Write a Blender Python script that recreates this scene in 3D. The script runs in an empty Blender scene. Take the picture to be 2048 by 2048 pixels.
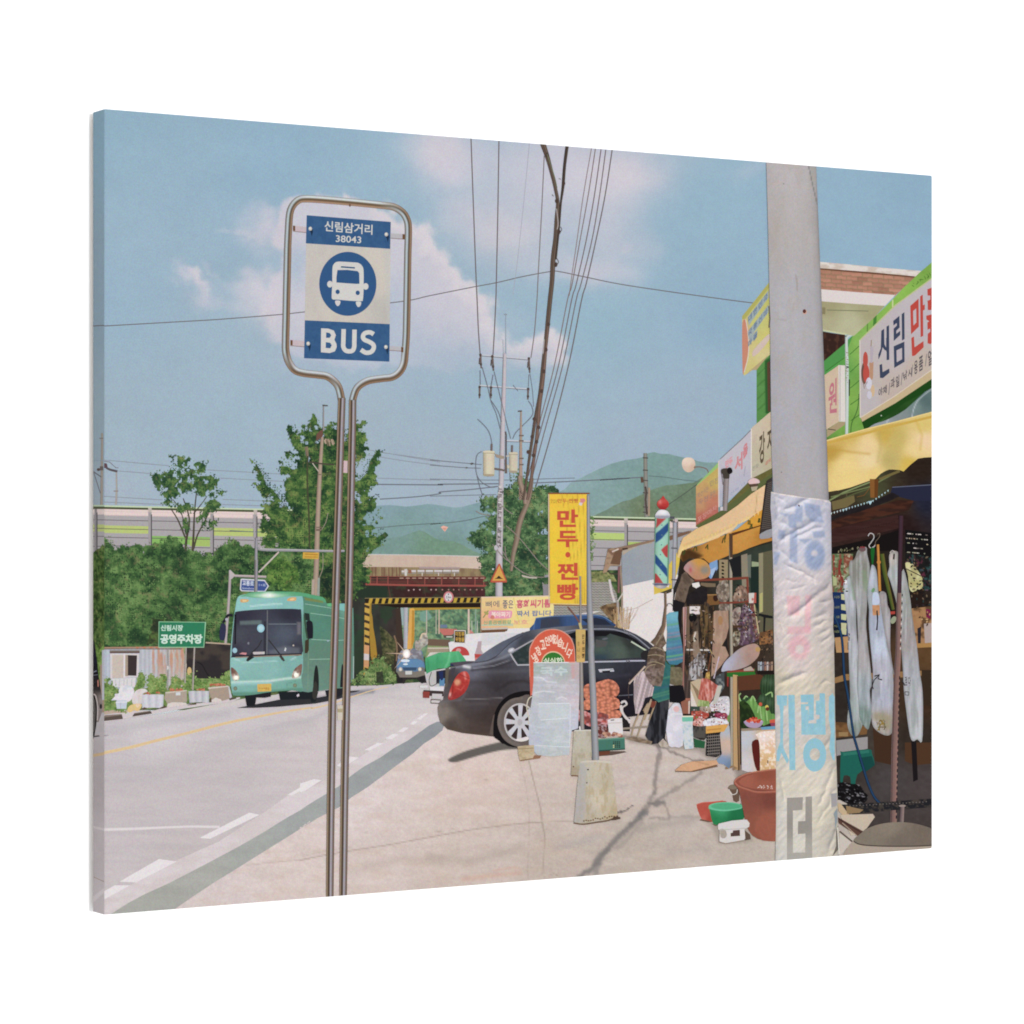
import bpy,math,random
import numpy as np
from mathutils import Vector
from mathutils.geometry import tessellate_polygon
# ------------------------------------------------------------------ the canvas print and the camera that looks at it
HC=0.762 # canvas height (m); width is 4:3
WC=HC*4/3
TC=0.0339*HC # depth of the stretched canvas
FPX,CX,CY=5760.0,1024.0,1024.0
TH=math.radians(32.04)
P0=np.array([-0.5062*HC,3.5743*HC,0.0]) # front left edge, at the height of the lens
NF=np.array([math.sin(TH),-math.cos(TH),0.0]) # outward normal of the front
NS=np.array([-math.cos(TH),-math.sin(TH),0.0]) # outward normal of the left edge
ZC=1.5
DZ=5.0e-6 # thickness of one pass of ink
FRONT=[(208.4,219.0),(209.6,218.0),(1861.8,351.0),(1863.8,353.2),(1863.8,1694.6),(1861.8,1696.9),(209.6,1829.5),(208.4,1828.6)]
SIDE=[(186.1,225.0),(208.4,218.2),(208.4,1829.4),(186.1,1823.0)]
GAIN_F=1.66 # light that reaches the front
GAIN_S=1.19 # light that reaches the left edge
def lin(c):
    c=np.clip(np.asarray(c,dtype=float)/255.0,0,1)
    ch=c.max(-1,keepdims=True)-c.min(-1,keepdims=True);g=(c*np.array([.3,.59,.11])).sum(-1,keepdims=True)
    t=np.clip((ch-.10)/.4,0,1);c=g+(c-g)*(1-.23*t*t*(3-2*t))
    return np.where(c<=0.04045,c/12.92,((c+0.055)/1.055)**2.4)
def C(x0,y0,s): # a magnified window of the picture -> print units
    def f(p,q=None):
        if q is not None:return(x0+p/s,y0+q/s)
        return[(x0+a/s,y0+b/s)for a,b in p]
    f.s=s
    return f
T1=C(160,200,4.83);T2=C(560,360,4.83);T3=C(860,260,4.83);T4=C(1460,300,4.391)
M1=C(180,800,4.83);M2=C(180,1180,6.44);M3=C(430,1120,6.44);M4=C(480,800,4.83);M5=C(700,1080,6.44);M6=C(860,600,4.83)
N1=C(840,960,4.83);N2=C(860,1200,4.83);N3=C(1200,880,5.367);N4=C(1220,1100,5.682);N5=C(1220,1300,5.084);N6=C(1480,560,4.83)
R1=C(1520,940,5.367);R2=C(1520,1340,4.83);R3=C(170,1380,4.2);R4=C(600,1360,3.864);R5=C(1050,1400,3.864);R6=C(360,380,4.83)
# ------------------------------------------------------------------ noise
def _h(ix,iy,seed):
    n=(ix.astype(np.int64)*374761393+iy.astype(np.int64)*668265263+seed*1442695041)&0xffffffff
    n=((n^(n>>13))*1274126177)&0xffffffff
    return((n^(n>>16))&0xffffff)/float(0xffffff)
def vnoise(x,y,seed=0):
    ix=np.floor(x);iy=np.floor(y);fx=x-ix;fy=y-iy
    fx=fx*fx*(3-2*fx);fy=fy*fy*(3-2*fy)
    a=_h(ix,iy,seed);b=_h(ix+1,iy,seed);c=_h(ix,iy+1,seed);d=_h(ix+1,iy+1,seed)
    return(a*(1-fx)+b*fx)*(1-fy)+(c*(1-fx)+d*fx)*fy
def fbm(x,y,seed=0,o=4):
    s=0;a=1.0;t=0
    for k in range(o):
        s=s+a*vnoise(x*2**k+17.3*k,y*2**k-9.1*k,seed+k);t+=a;a*=0.5
    return s/t
def worley(x,y,seed=0):
    ix=np.floor(x);iy=np.floor(y);d=np.full(x.shape,9.0)
    for a in(-1,0,1):
        for b in(-1,0,1):
            cx,cy=ix+a,iy+b;d=np.minimum(d,np.hypot(cx+_h(cx,cy,seed)-x,cy+_h(cx,cy,seed+7)-y))
    return d
def sst(t):
    t=np.clip(t,0,1);return t*t*(3-2*t)
def seg_dist(X,Y,pts,closed=False):
    d=np.full(X.shape,1e9);n=len(pts)
    for i in range(n if closed else n-1):
        x1,y1=pts[i][:2];x2,y2=pts[(i+1)%n][:2]
        dx,dy=x2-x1,y2-y1;L=dx*dx+dy*dy+1e-9
        t=np.clip(((X-x1)*dx+(Y-y1)*dy)/L,0,1)
        d=np.minimum(d,np.hypot(X-x1-t*dx,Y-y1-t*dy))
    return d
def inside(X,Y,pts):
    r=np.zeros(X.shape,bool);n=len(pts)
    for i in range(n):
        x1,y1=pts[i];x2,y2=pts[(i+1)%n]
        if y1==y2:continue
        c=((y1>Y)!=(y2>Y))&(X<(x2-x1)*(Y-y1)/(y2-y1)+x1)
        r^=c
    return r
def sdf(X,Y,pts):
    d=seg_dist(X,Y,pts,True)
    return np.where(inside(X,Y,pts),d,-d)
def sm(pts,n=6,closed=False): # smooth curve through the points
    pts=[tuple(p)for p in pts];out=[];m=len(pts)
    for i in range(m if closed else m-1):
        if closed:p=[pts[(i+k)%m]for k in(-1,0,1,2)]
        else:p=[pts[max(i-1,0)],pts[i],pts[i+1],pts[min(i+2,m-1)]]
        for k in range(n):
            t=k/n
            out.append(tuple(0.5*(2*b+(c-a)*t+(2*a-5*b+4*c-d)*t*t+(3*b-a-3*c+d)*t**3)for a,b,c,d in zip(*p)))
    if not closed:out.append(pts[-1])
    return out
# ------------------------------------------------------------------ pigment: a colour for each point of the print
class Ink:
    def __init__(s,base,p=3.0):s.base=base;s.ops=[];s.p=p
    def _a(s,k,*a):s.ops.append((k,a));return s
    def noise(s,amp,sx,sy=None,seed=1,col=None,o=3):return s._a('n',amp,sx,sy or sx,seed,col,o)
    def patch(s,col,a,sx,sy=None,seed=1,lo=.5,hi=.6,o=3):return s._a('t',col,a,sx,sy or sx,seed,lo,hi,o)
    def stroke(s,pts,w,blur,col,a=1.0):return s._a('s',pts,w,blur,col,a)
    def poly(s,pts,blur,col,a=1.0):return s._a('p',pts,blur,col,a)
    def ell(s,cx,cy,rx,ry,col,a=1.0,rot=0,k=2.0):return s._a('e',cx,cy,rx,ry,col,a,rot,k)
    def warp(s,amp,sc,seed=5):return s._a('w',amp,sc,seed)
    def fn(s,f):return s._a('f',f)
    def __call__(s,X,Y):
        if isinstance(s.base,list):
            W=0;A=0
            for x,y,c in s.base:
                w=1.0/(((X-x)**2+(Y-y)**2)+30)**(s.p/2);W=W+w;A=A+w[:,None]*np.array(c,float)[None,:]
            col=A/W[:,None]
        else:col=np.repeat(np.array(s.base,float)[None,:],len(X),0)
        x,y=X,Y
        def mix(col,c,a):
            a=np.asarray(a)[:,None];return col*(1-a)+np.array(c,float)[None,:]*a
        for k,a in s.ops:
            if k=='w':
                amp,sc,sd=a
                if amp==0:x,y=X,Y
                else:x=X+amp*2*(fbm(X/sc,Y/sc,sd)-.5);y=Y+amp*2*(fbm(X/sc+50,Y/sc,sd+9)-.5)
            elif k=='n':
                amp,sx,sy,sd,c,o=a;n=(fbm(X/sx,Y/sy,sd,o)-.5)*2
                if c is None:col=col+(amp*n)[:,None]
                else:col=mix(col,c,np.clip(amp*n,0,1))
            elif k=='t':
                c,al,sx,sy,sd,lo,hi,o=a;m_,h_=(lo+hi)/2,(hi-lo)*.5+.045;col=mix(col,c,al*.85*sst((fbm(X/sx,Y/sy,sd,o)-m_+h_)/(2*h_)))
            elif k=='s':
                pts,w,bl,c,al=a;col=mix(col,c,al*sst((w/2-seg_dist(x,y,pts))/max(bl,.01)+.5))
            elif k=='p':
                pts,bl,c,al=a;col=mix(col,c,al*sst(sdf(x,y,pts)/max(bl,.01)+.5))
            elif k=='e':
                cx,cy,rx,ry,c,al,ro,kk=a;cr,sr=math.cos(ro),math.sin(ro)
                u=((x-cx)*cr+(y-cy)*sr)/rx;v=(-(x-cx)*sr+(y-cy)*cr)/ry
                col=mix(col,c,al*np.exp(-(u*u+v*v)**(kk/2)))
            elif k=='f':col=a[0](X,Y,col)
        return np.clip(col,0,255)
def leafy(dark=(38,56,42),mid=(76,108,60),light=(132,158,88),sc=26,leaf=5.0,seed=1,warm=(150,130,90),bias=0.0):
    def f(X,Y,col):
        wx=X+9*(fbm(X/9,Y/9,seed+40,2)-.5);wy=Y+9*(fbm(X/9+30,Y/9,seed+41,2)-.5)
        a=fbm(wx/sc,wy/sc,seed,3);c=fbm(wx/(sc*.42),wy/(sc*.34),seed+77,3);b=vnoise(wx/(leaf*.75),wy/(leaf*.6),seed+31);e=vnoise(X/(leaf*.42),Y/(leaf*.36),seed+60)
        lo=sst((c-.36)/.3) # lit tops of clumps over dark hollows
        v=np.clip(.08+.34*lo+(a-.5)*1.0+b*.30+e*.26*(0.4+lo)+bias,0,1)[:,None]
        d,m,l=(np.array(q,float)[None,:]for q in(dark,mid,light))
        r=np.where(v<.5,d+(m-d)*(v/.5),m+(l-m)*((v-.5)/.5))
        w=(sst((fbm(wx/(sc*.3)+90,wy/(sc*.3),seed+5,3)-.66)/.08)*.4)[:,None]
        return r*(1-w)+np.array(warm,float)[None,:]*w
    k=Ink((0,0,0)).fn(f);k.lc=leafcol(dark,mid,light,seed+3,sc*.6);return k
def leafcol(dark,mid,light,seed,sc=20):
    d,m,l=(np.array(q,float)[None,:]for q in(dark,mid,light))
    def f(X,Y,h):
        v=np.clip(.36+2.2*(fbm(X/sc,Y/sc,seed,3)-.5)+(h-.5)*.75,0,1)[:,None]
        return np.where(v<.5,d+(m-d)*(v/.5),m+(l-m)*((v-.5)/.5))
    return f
def palcol(pal):
    pal=np.array(pal,float)
    return lambda X,Y,h:pal[np.minimum((h*len(pal)).astype(int),len(pal)-1)]
# ------------------------------------------------------------------ sheets of ink -> meshes
_H=np.zeros((260,260),int)
def level(xs,ys): # next free ink level over this patch of the print
    x0,x1,y0,y1=(int(max(0,min(2070,q))//8)for q in(min(xs)-1,max(xs)+1,min(ys)-1,max(ys)+1))
    v=_H[y0:y1+1,x0:x1+1];k=int(v.max())+1;v[:]=k
    return k*DZ
BUFS=[]
_tc={}
def clip5(poly,clip): # Sutherland-Hodgman with interpolated attributes
    n=len(clip)
    for i in range(n):
        ax,ay=clip[i];bx,by=clip[(i+1)%n]
        def sd(p):return(bx-ax)*(p[1]-ay)-(by-ay)*(p[0]-ax)
        out=[];m=len(poly)
        for j in range(m):
            p,q=poly[j],poly[(j+1)%m];sp,sq=sd(p),sd(q)
            if sp>=0:out.append(p)
            if(sp>=0)!=(sq>=0):
                t=sp/(sp-sq);out.append(p+(q-p)*t)
        poly=out
        if len(poly)<3:return[]
    return poly
class Sheet:
    def __init__(s,name,parent=None,label=None,plane='front'):
        s.name,s.parent,s.label,s.plane=name,parent,label,plane
        s.V=[];s.O=[];s.T=[];s.n=0;s.clip=FRONT if plane=='front'else SIDE;BUFS.append(s);s.obj=None
        s.cc=[np.array(c)for c in s.clip]
    def sub(s,name,label=None):return Sheet(name,s,label,s.plane)
    def add(s,V,T,off=None):
        V=np.asarray(V,float);T=np.asarray(T,int).reshape(-1,3)
        if len(T)==0:return s
        if off is None:off=level((V[:,0].min(),V[:,0].max()),(V[:,1].min(),V[:,1].max()))
        ok=np.ones(len(V),bool);n=len(s.clip)
        for i in range(n):
            ax,ay=s.clip[i];bx,by=s.clip[(i+1)%n]
            ok&=((bx-ax)*(V[:,1]-ay)-(by-ay)*(V[:,0]-ax))>=-1e-6
        full=ok[T].all(1)
        if not full.all():
            ex=[];et=[];base=len(V)
            for t in T[~full]:
                p=clip5([V[i]for i in t],s.clip)
                if len(p)<3:continue
                k=base+len(ex);ex+=p
                et+=[(k,k+i,k+i+1)for i in range(1,len(p)-1)]
            T=T[full]
            if ex:V=np.vstack([V,np.array(ex)]);T=np.vstack([T,np.array(et,int)])if len(T)else np.array(et,int)
        if len(T)==0:return s
        s.V.append(V);s.O.append(np.full(len(V),off));s.T.append(T+s.n);s.n+=len(V)
        return s
    def poly(s,pts,col,holes=()):
        loops=[pts]+list(holes)
        tr=tessellate_polygon([[Vector((x,y,0))for x,y in l]for l in loops])
        P=[p for l in loops for p in l];V=np.array([(x,y,*(col(np.array([x]),np.array([y]))[0]if callable(col)else col))for x,y in P])
        return s.add(V,tr)
    def ell(s,cx,cy,rx,ry,col,rot=0,n=28,a0=0,a1=2*math.pi):
        c,q=math.cos(rot),math.sin(rot);P=[]
        full=abs(a1-a0-2*math.pi)<1e-6
        for i in range(n if full else n+1):
            a=a0+(a1-a0)*i/n;u,v=rx*math.cos(a),ry*math.sin(a);P.append((cx+u*c-v*q,cy+u*q+v*c))
        return s.poly(P,col)
    def tube(s,path,w,prof): # a band along a path; prof = [(-1..1, colour), ...] across it, or a function of the way along
        path=[p for i,p in enumerate(path)if i==0 or math.dist(p[:2],path[i-1][:2])>1e-4]
        n=len(path)
        if n<2:return s
        ws=w if isinstance(w,(list,tuple))else[w,w]
        L=[0]
        for i in range(1,n):L.append(L[-1]+math.dist(path[i],path[i-1]))
        fp=prof if callable(prof)else(lambda t:prof)
        V=[];k=len(fp(0))
        for i in range(n):
            a,b=path[max(i-1,0)],path[min(i+1,n-1)];dx,dy=b[0]-a[0],b[1]-a[1];l=math.hypot(dx,dy)or 1
            t=L[i]/L[-1]*(len(ws)-1);j=min(int(t),len(ws)-2);wd=ws[j]+(ws[j+1]-ws[j])*(t-j)
            for u,c in fp(L[i]/L[-1]):V.append((path[i][0]-dy/l*wd/2*u,path[i][1]+dx/l*wd/2*u,*c))
        T=[]
        for i in range(n-1):
            for j in range(k-1):
                a=i*k+j;T+=[(a,a+1,a+k+1),(a,a+k+1,a+k)]
        return s.add(V,T)
    def line(s,path,w,col):return s.tube(path,w,[(-1,col),(1,col)])
    def lines(s,paths,w,col,off=None):
        off=level([q[0]for p in paths for q in p],[q[1]for p in paths for q in p])
        for p in paths:
            a,b=p;dx,dy=b[0]-a[0],b[1]-a[1];l=math.hypot(dx,dy)or 1;nx,ny=-dy/l*w/2,dx/l*w/2
            s.add([(a[0]+nx,a[1]+ny,*col),(b[0]+nx,b[1]+ny,*col),(b[0]-nx,b[1]-ny,*col),(a[0]-nx,a[1]-ny,*col)],[(0,1,2),(0,2,3)],off)
        return s
    def text(s,txt,quad,col,bold=0.0,shear=0.0): # quad TL, TR, BR, BL of the inked extent
        key=(txt,bold)
        if key not in _tc:
            c=bpy.data.curves.new('lettering','FONT');c.body=txt;c.offset=bold;c.size=1;c.resolution_u=3
            o=bpy.data.objects.new('lettering',c);bpy.context.scene.collection.objects.link(o)
            dg=bpy.context.evaluated_depsgraph_get();m=bpy.data.meshes.new_from_object(o.evaluated_get(dg));m.calc_loop_triangles()
            v=np.array([tuple(q.co[:2])for q in m.vertices]);t=[tuple(q.vertices)for q in m.loop_triangles]
            lo,hi=v.min(0),v.max(0);v=(v-lo)/(hi-lo);_tc[key]=(v,t)
            bpy.data.objects.remove(o);bpy.data.curves.remove(c);bpy.data.meshes.remove(m)
        v,t=_tc[key];u=v[:,0:1];w=1-v[:,1:2]
        q=[np.array(p,float)[None,:]for p in quad]
        P=(q[0]*(1-u)+q[1]*u)*(1-w)+(q[3]*(1-u)+q[2]*u)*w
        K=col(P[:,0],P[:,1])if callable(col)else np.repeat(np.array(col,float)[None,:],len(P),0)
        return s.add(np.hstack([P,K]),t)
    def paint(s,pts,ink,step=3.0,mask=None):
        pts=[tuple(map(float,p))for p in pts]
        xs=[p[0]for p in pts];ys=[p[1]for p in pts];cx=[p[0]for p in s.clip];cy=[p[1]for p in s.clip]
        x0,x1=max(min(xs),min(cx)),min(max(xs),max(cx));y0,y1=max(min(ys),min(cy)),min(max(ys),max(cy))
        if x1<=x0 or y1<=y0:return s
        nx=max(1,int(math.ceil((x1-x0)/step)));ny=max(1,int(math.ceil((y1-y0)/step)))
        gx=np.linspace(x0,x1,nx+1);gy=np.linspace(y0,y1,ny+1)
        GX,GY=np.meshgrid(gx,gy);mx,my=np.meshgrid((gx[:-1]+gx[1:])/2,(gy[:-1]+gy[1:])/2)
        d=sdf(mx.ravel(),my.ravel(),pts).reshape(mx.shape)
        r=math.hypot(gx[1]-gx[0],gy[1]-gy[0])/2+1e-3
        inn=d>=r;bnd=(np.abs(d)<r)
        if mask is not None:
            k=mask(mx.ravel(),my.ravel(),d.ravel()).reshape(mx.shape);inn=(inn|(bnd&(d>0)))&k;bnd&=False
        off=level((x0,x1),(y0,y1))
        iy,ix=np.nonzero(inn)
        if len(ix):
            a=iy*(nx+1)+ix;Q=np.stack([a,a+1,a+nx+2,a+nx+1],1)
            us,inv=np.unique(Q.ravel(),return_inverse=True);Q=inv.reshape(-1,4)
            X=GX.ravel()[us];Y=GY.ravel()[us];K=ink(X,Y)
            s.add(np.column_stack([X,Y,K]),np.vstack([Q[:,[0,1,2]],Q[:,[0,2,3]]]),off)
        iy,ix=np.nonzero(bnd)
        if len(ix):
            P=[];T=[]
            big=[np.array(p)for p in pts]
            for j,i in zip(iy,ix):
                c=[(gx[i],gy[j]),(gx[i+1],gy[j]),(gx[i+1],gy[j+1]),(gx[i],gy[j+1])]
                p=clip5(big,c)
                if len(p)<3:continue
                if len(p)<=4:tr=[(0,q,q+1)for q in range(1,len(p)-1)]
                else:tr=tessellate_polygon([[Vector((a[0],a[1],0))for a in p]])
                k=len(P);P+=p;T+=[(k+a,k+b,k+c2)for a,b,c2 in tr]
            if P:
                P=np.array(P);K=ink(P[:,0],P[:,1]);s.add(np.column_stack([P,K]),T,off)
        return s
    def flecks(s,outl,cell,colf,seed=1,grow=0.0,keep=1.0,asp=.5,size=.62,off=None): # separate little leaves or scraps, one per cell
        xs=[p[0]for p in outl];ys=[p[1]for p in outl];x0,x1,y0,y1=min(xs)-grow,max(xs)+grow,min(ys)-grow,max(ys)+grow
        gx,gy=np.meshgrid(np.arange(x0,x1,cell),np.arange(y0,y1,cell));ix=np.floor(gx/cell);iy=np.floor(gy/cell)
        h=[_h(ix,iy,seed+k)for k in range(6)];cx=(gx+(h[0]-.5)*cell*.34).ravel();cy=(gy+(h[1]-.5)*cell*.34).ravel();a=h[2].ravel()*math.pi;r=cell*size*(.55+.45*h[3].ravel());hk=h[4].ravel();hb=h[5].ravel()
        d=sdf(cx,cy,outl);ok=(d>-grow*hk**2)&(hb<keep);cx,cy,a,r,hk=(q[ok]for q in(cx,cy,a,r,hk));n=len(cx)
        if n==0:return s
        col=colf(cx,cy,hk);u=np.stack([np.cos(a),np.sin(a)],1)*r[:,None];v=np.stack([-np.sin(a),np.cos(a)],1)*(r*asp)[:,None];c=np.stack([cx,cy],1)
        P=np.stack([c+u,c+v,c-u,c-v],1).reshape(-1,2);K=np.repeat(col,4,0);i=np.arange(n)*4;T=np.concatenate([np.stack([i,i+1,i+2],1),np.stack([i,i+2,i+3],1)])
        return s.add(np.column_stack([P,K]),T)
    def blank(s):return s.n==0
    def build(s,mat,root,frame_inv):
        V=np.vstack(s.V);T=np.vstack(s.T);O=np.concatenate(s.O)
        dx=(V[:,0]-CX)/FPX;dz=-(V[:,1]-CY)/FPX
        nrm=NF if s.plane=='front'else NS;g=GAIN_F if s.plane=='front'else GAIN_S
        num=nrm[0]*P0[0]+nrm[1]*P0[1]+O;t=num/(nrm[0]*dx+nrm[1])
        P=np.column_stack([t*dx,t,t*dz+ZC])
        # drop degenerate triangles, face outward
        a,b,c=P[T[:,0]],P[T[:,1]],P[T[:,2]];cr=np.cross(b-a,c-a);ar=np.linalg.norm(cr,axis=1);keep=ar>1e-12
        T=T[keep];fl=(cr[keep]@nrm)<0;T[fl]=T[fl][:,::-1]
        P=P@frame_inv[:3,:3].T+frame_inv[:3,3]
        me=bpy.data.meshes.new(s.name);me.vertices.add(len(P));me.vertices.foreach_set('co',P.astype(np.float32).ravel())
        me.loops.add(len(T)*3);me.loops.foreach_set('vertex_index',T.astype(np.int32).ravel())
        me.polygons.add(len(T));me.polygons.foreach_set('loop_start',np.arange(0,len(T)*3,3,dtype=np.int32))
        me.update(calc_edges=True)
        at=me.color_attributes.new('pigment','FLOAT_COLOR','POINT')
        K=np.ones((len(P),4),np.float32);K[:,:3]=lin(V[:,2:5])/g;at.data.foreach_set('color',K.ravel())
        me.materials.append(mat)
        o=bpy.data.objects.new(s.name,me);bpy.context.scene.collection.objects.link(o)
        o.parent=s.parent.obj if s.parent is not None else root
        if s.label:o['label']=s.label
        if getattr(s,'kind',None):o['kind']=s.kind
        s.obj=o
def part(name,label=None):return Sheet(name,None,label)
def rect(x0,y0,x1,y1):return[(x0,y0),(x1,y0),(x1,y1),(x0,y1)]
def clr(c,f):return tuple(min(255,v*f)for v in c)
# ================================================================== sky, hills, barriers, ground
sky=part('printed_sky','pale blue sky with soft pinkish white clouds')
W1=(212,206,217)
def clouds():
    k=Ink([(208,220,(147,180,200)),(208,600,(153,182,202)),(208,850,(160,182,197)),(208,1010,(166,182,196)),(560,300,(147,180,202)),(800,300,(150,183,203)),
             (700,850,(163,182,196)),(900,940,(166,182,196)),(1100,850,(160,184,201)),(1200,640,(152,184,202)),(1250,900,(160,180,197)),(1400,400,(150,183,203)),
             (1440,640,(146,178,200)),(1400,800,(158,180,198)),(1700,450,(146,180,202)),(1850,380,(143,177,200)),(1860,520,(143,178,204)),(500,760,(160,184,200)),(1000,800,(156,184,201))],2.2)
    k.warp(26,70,3)
    def B(x,y,rx,ry,a,c=W1,rot=0):k.ell(x,y,rx,ry,c,a,rot,2.6)
    # upper centre veil
    B(1060,330,240,90,.62);B(900,330,60,50,.45);B(880,300,70,45,.4);B(1150,380,130,110,.5);B(1240,330,90,60,.4,W1,.3)
    B(1010,460,120,70,.55,(208,202,212));B(930,430,50,40,.35);B(1110,530,110,40,.4);B(1230,470,60,80,.45);B(1210,540,80,30,.35);B(1300,490,30,30,.25)
    B(1290,350,55,45,.3);B(1360,330,60,40,.14);B(1500,340,40,20,.2);k.warp(22,30,13);B(870,300,46,34,.5,(216,209,216));B(892,345,22,26,.35);B(1010,465,60,34,.4,(216,208,214));B(1210,365,60,40,.4,(217,209,215));B(1165,540,50,18,.35);B(1250,500,20,14,.35);B(1265,345,40,30,.35,(216,208,214));B(950,420,26,18,.25);B(1000,640,60,30,.1)
    # lower left wisps
    B(395,560,45,14,.62,W1,.75);B(375,545,18,12,.4);B(408,595,26,22,.45);B(365,565,22,10,.2);B(445,460,18,7,.3);B(520,455,45,40,.55);B(535,430,16,24,.4);B(490,462,30,10,.25)
    B(520,590,50,34,.62);B(500,550,20,20,.5,W1,.6);B(545,560,30,22,.4);B(520,625,50,20,.4);B(560,650,60,25,.35);B(450,610,60,18,.2);B(545,500,30,30,.22);B(395,555,26,9,.35,(222,212,216),.75);B(545,465,26,34,.35);B(515,580,26,20,.35,(220,212,217));B(470,575,22,12,.25);B(540,610,34,24,.35,(218,211,217));B(425,545,30,8,.25,W1,.9)
    # the big cumulus behind the sign
    big=[(560,410),(600,395),(700,398),(770,420),(800,440),(842,452),(862,488),(892,512),(912,540),(922,566),(952,585),(976,605),(984,640),(1000,672),(1020,692),(1045,700),
           (1070,688),(1100,668),(1130,690),(1128,712),(1100,735),(1020,742),(960,735),(900,740),(800,735),(700,735),(600,720),(540,680),(520,620),(545,560),(560,520),(548,470)]
    k.warp(20,22,4);k.poly(big,17,(209,204,214),.84);k.stroke(big[3:20],20,24,(222,214,218),.5);[k.ell(x-9,y+9,17+(i*7)%11,16,(222,215,219),.45,0,4)for i,(x,y)in enumerate(big[2:21])]
    k.warp(12,30,8)
    k.ell(600,520,22,30,(165,186,205),.5);k.ell(590,545,18,50,(160,186,206),.4);k.ell(800,600,45,55,(176,192,210),.5,.5,2.4);k.ell(770,640,60,60,(172,190,208),.55);k.ell(830,690,110,55,(170,187,205),.65)
    k.ell(640,720,120,40,(176,190,208),.6);k.ell(930,720,100,34,(166,186,204),.75);k.ell(860,610,50,60,(200,198,211),.4);k.ell(1050,745,120,24,(158,184,201),.8);k.ell(700,760,240,30,(162,184,201),.7)
    k.ell(575,660,30,30,(186,196,212),.4)
    k.warp(0,1)
    k.fn(lambda X,Y,c:c-np.array([[0.0,2.5,3.5]])).noise(3,90,60,3).noise(2.5,8,8,4)
    return k
sky.paint([(200,200),(1870,200),(1870,1130),(200,1130)],clouds(),3.2)
# hills
hl=part('printed_mountain','hazy blue green mountain range behind the railway bridge')
far=M4([(1180,1035),(1300,1022),(1450,1014),(1600,1030),(1720,1018),(1820,1004)])+N1([(60,232),(110,232),(180,242),(330,266),(400,262),(480,240),(600,210),(700,190)])+[(985,1125),(700,1125)]
hl.paint(far,Ink([(760,1015,(134,160,168)),(900,1015,(136,162,168)),(800,1060,(128,156,156)),(900,1095,(122,150,145)),(960,1040,(132,160,165))]).noise(4,14,8,2).noise(6,4.5,3.5,12,None,2),2.4)
hl.paint(N1([(-480,610),(-380,570),(-280,560),(-180,545),(-100,515),(-30,492),(0,488),(40,498),(90,530),(150,565),(200,585),(260,588),(330,594),(420,630),(500,680),(620,730),(620,780),(-560,780)]),Ink([(780,1080,(122,150,144)),(880,1095,(116,146,126)),(940,1105,(122,150,130))]).noise(6,12,7,5).noise(8,4,3,15,None,2),2.2)
hr=part('printed_mountain','green rounded mountain rising behind the utility pole and barber pole')
mt=N1([(1250,170),(1330,120),(1400,90),(1450,30)])+N3([(0,305),(60,280),(120,255),(200,232),(270,215),(380,202),(450,188),(490,158),(520,140),(580,130),(650,148),(740,150),(800,166),(900,188),(980,200),(1060,230),(1150,242),(1270,240),(1300,400),(1300,860),(-500,860)])
hr.paint(mt,Ink([(1150,960,(140,166,168)),(1250,920,(130,158,158)),(1310,915,(126,156,152)),(1390,940,(130,156,155)),(1200,1000,(134,161,161)),(1300,980,(124,151,147)),(1200,1040,(136,160,158))]).noise(5,14,9,8).noise(7,4.5,3.5,18,None,2),2.4)
hr.paint(N3([(-100,830),(0,782),(80,745),(150,702),(240,660),(330,640),(440,590),(560,532),(640,505),(700,488),(800,482),(900,470),(1010,455),(1100,400),(1100,860),(-100,860)]),Ink([(1220,1030,(118,138,122)),(1330,980,(116,138,118)),(1380,1000,(110,128,106)),(1300,1030,(112,126,100))]).noise(8,9,7,9).noise(10,4,3,19,None,2),2)
def barrier(name_label,xl,xr,yl,yr,posts,greens,depth):
    b=part('printed_noise_barrier',name_label)
    def y(x,k):return yl+(yr-yl)*(x-xl)/(xr-xl)+k
    def band(a,c,col,x0=xl,x1=xr,t=b):t.poly([(x0,y(x0,a)),(x1,y(x1,a)),(x1,y(x1,c)),(x0,y(x0,c))],col)
    pn=b.sub('panel')
    band(3,depth,(170,165,167),t=pn);band(7,20.5,(226,206,202),t=pn);band(11.5,12.3,(205,186,184),t=pn);band(19,20.5,(200,182,180),t=pn)
    for x0,x1,a,c,col in greens:band(a,c,col,x0,x1,pn)
    for k in(28.5,46,63,80,98):
        if k<depth:band(k,k+1.3,(98,92,96),t=pn)
    cp=b.sub('cap_rail');band(0,3,(196,212,178),t=cp);band(3,7.2,(78,84,60),t=cp)
    for x in posts:
        q=b.sub('post');q.poly([(x-3.4,y(x,5)),(x+3.2,y(x,5)),(x+3.2,y(x,depth)),(x-3.4,y(x,depth))],(160,154,156));q.poly([(x+1.8,y(x,16)),(x+4,y(x,16)),(x+4,y(x,depth)),(x+1.8,y(x,depth))],(84,80,84))
        q.poly([(x-4,y(x,3)),(x+3.6,y(x,3)),(x+3,y(x,12)),(x-3,y(x,12))],(190,180,172))
GY=(184,198,112)
barrier('grey noise barrier with pink top strip and lime panels along the left embankment',200,700,1010.5,1021,[300,424,511],[(208,297,40,55,GY),(302,420,59,75,(134,186,92)),(380,420,62,78,(164,192,96)),(428,508,40,56,GY),(514,600,40,56,(180,196,110))],110)
barrier('grey noise barrier section behind the yellow banner and the barber pole',1160,1400,1031.5,1037,[1252,1350],[(1160,1249,33,48,(182,206,110)),(1256,1345,50,60,(172,196,100))],150)
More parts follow.
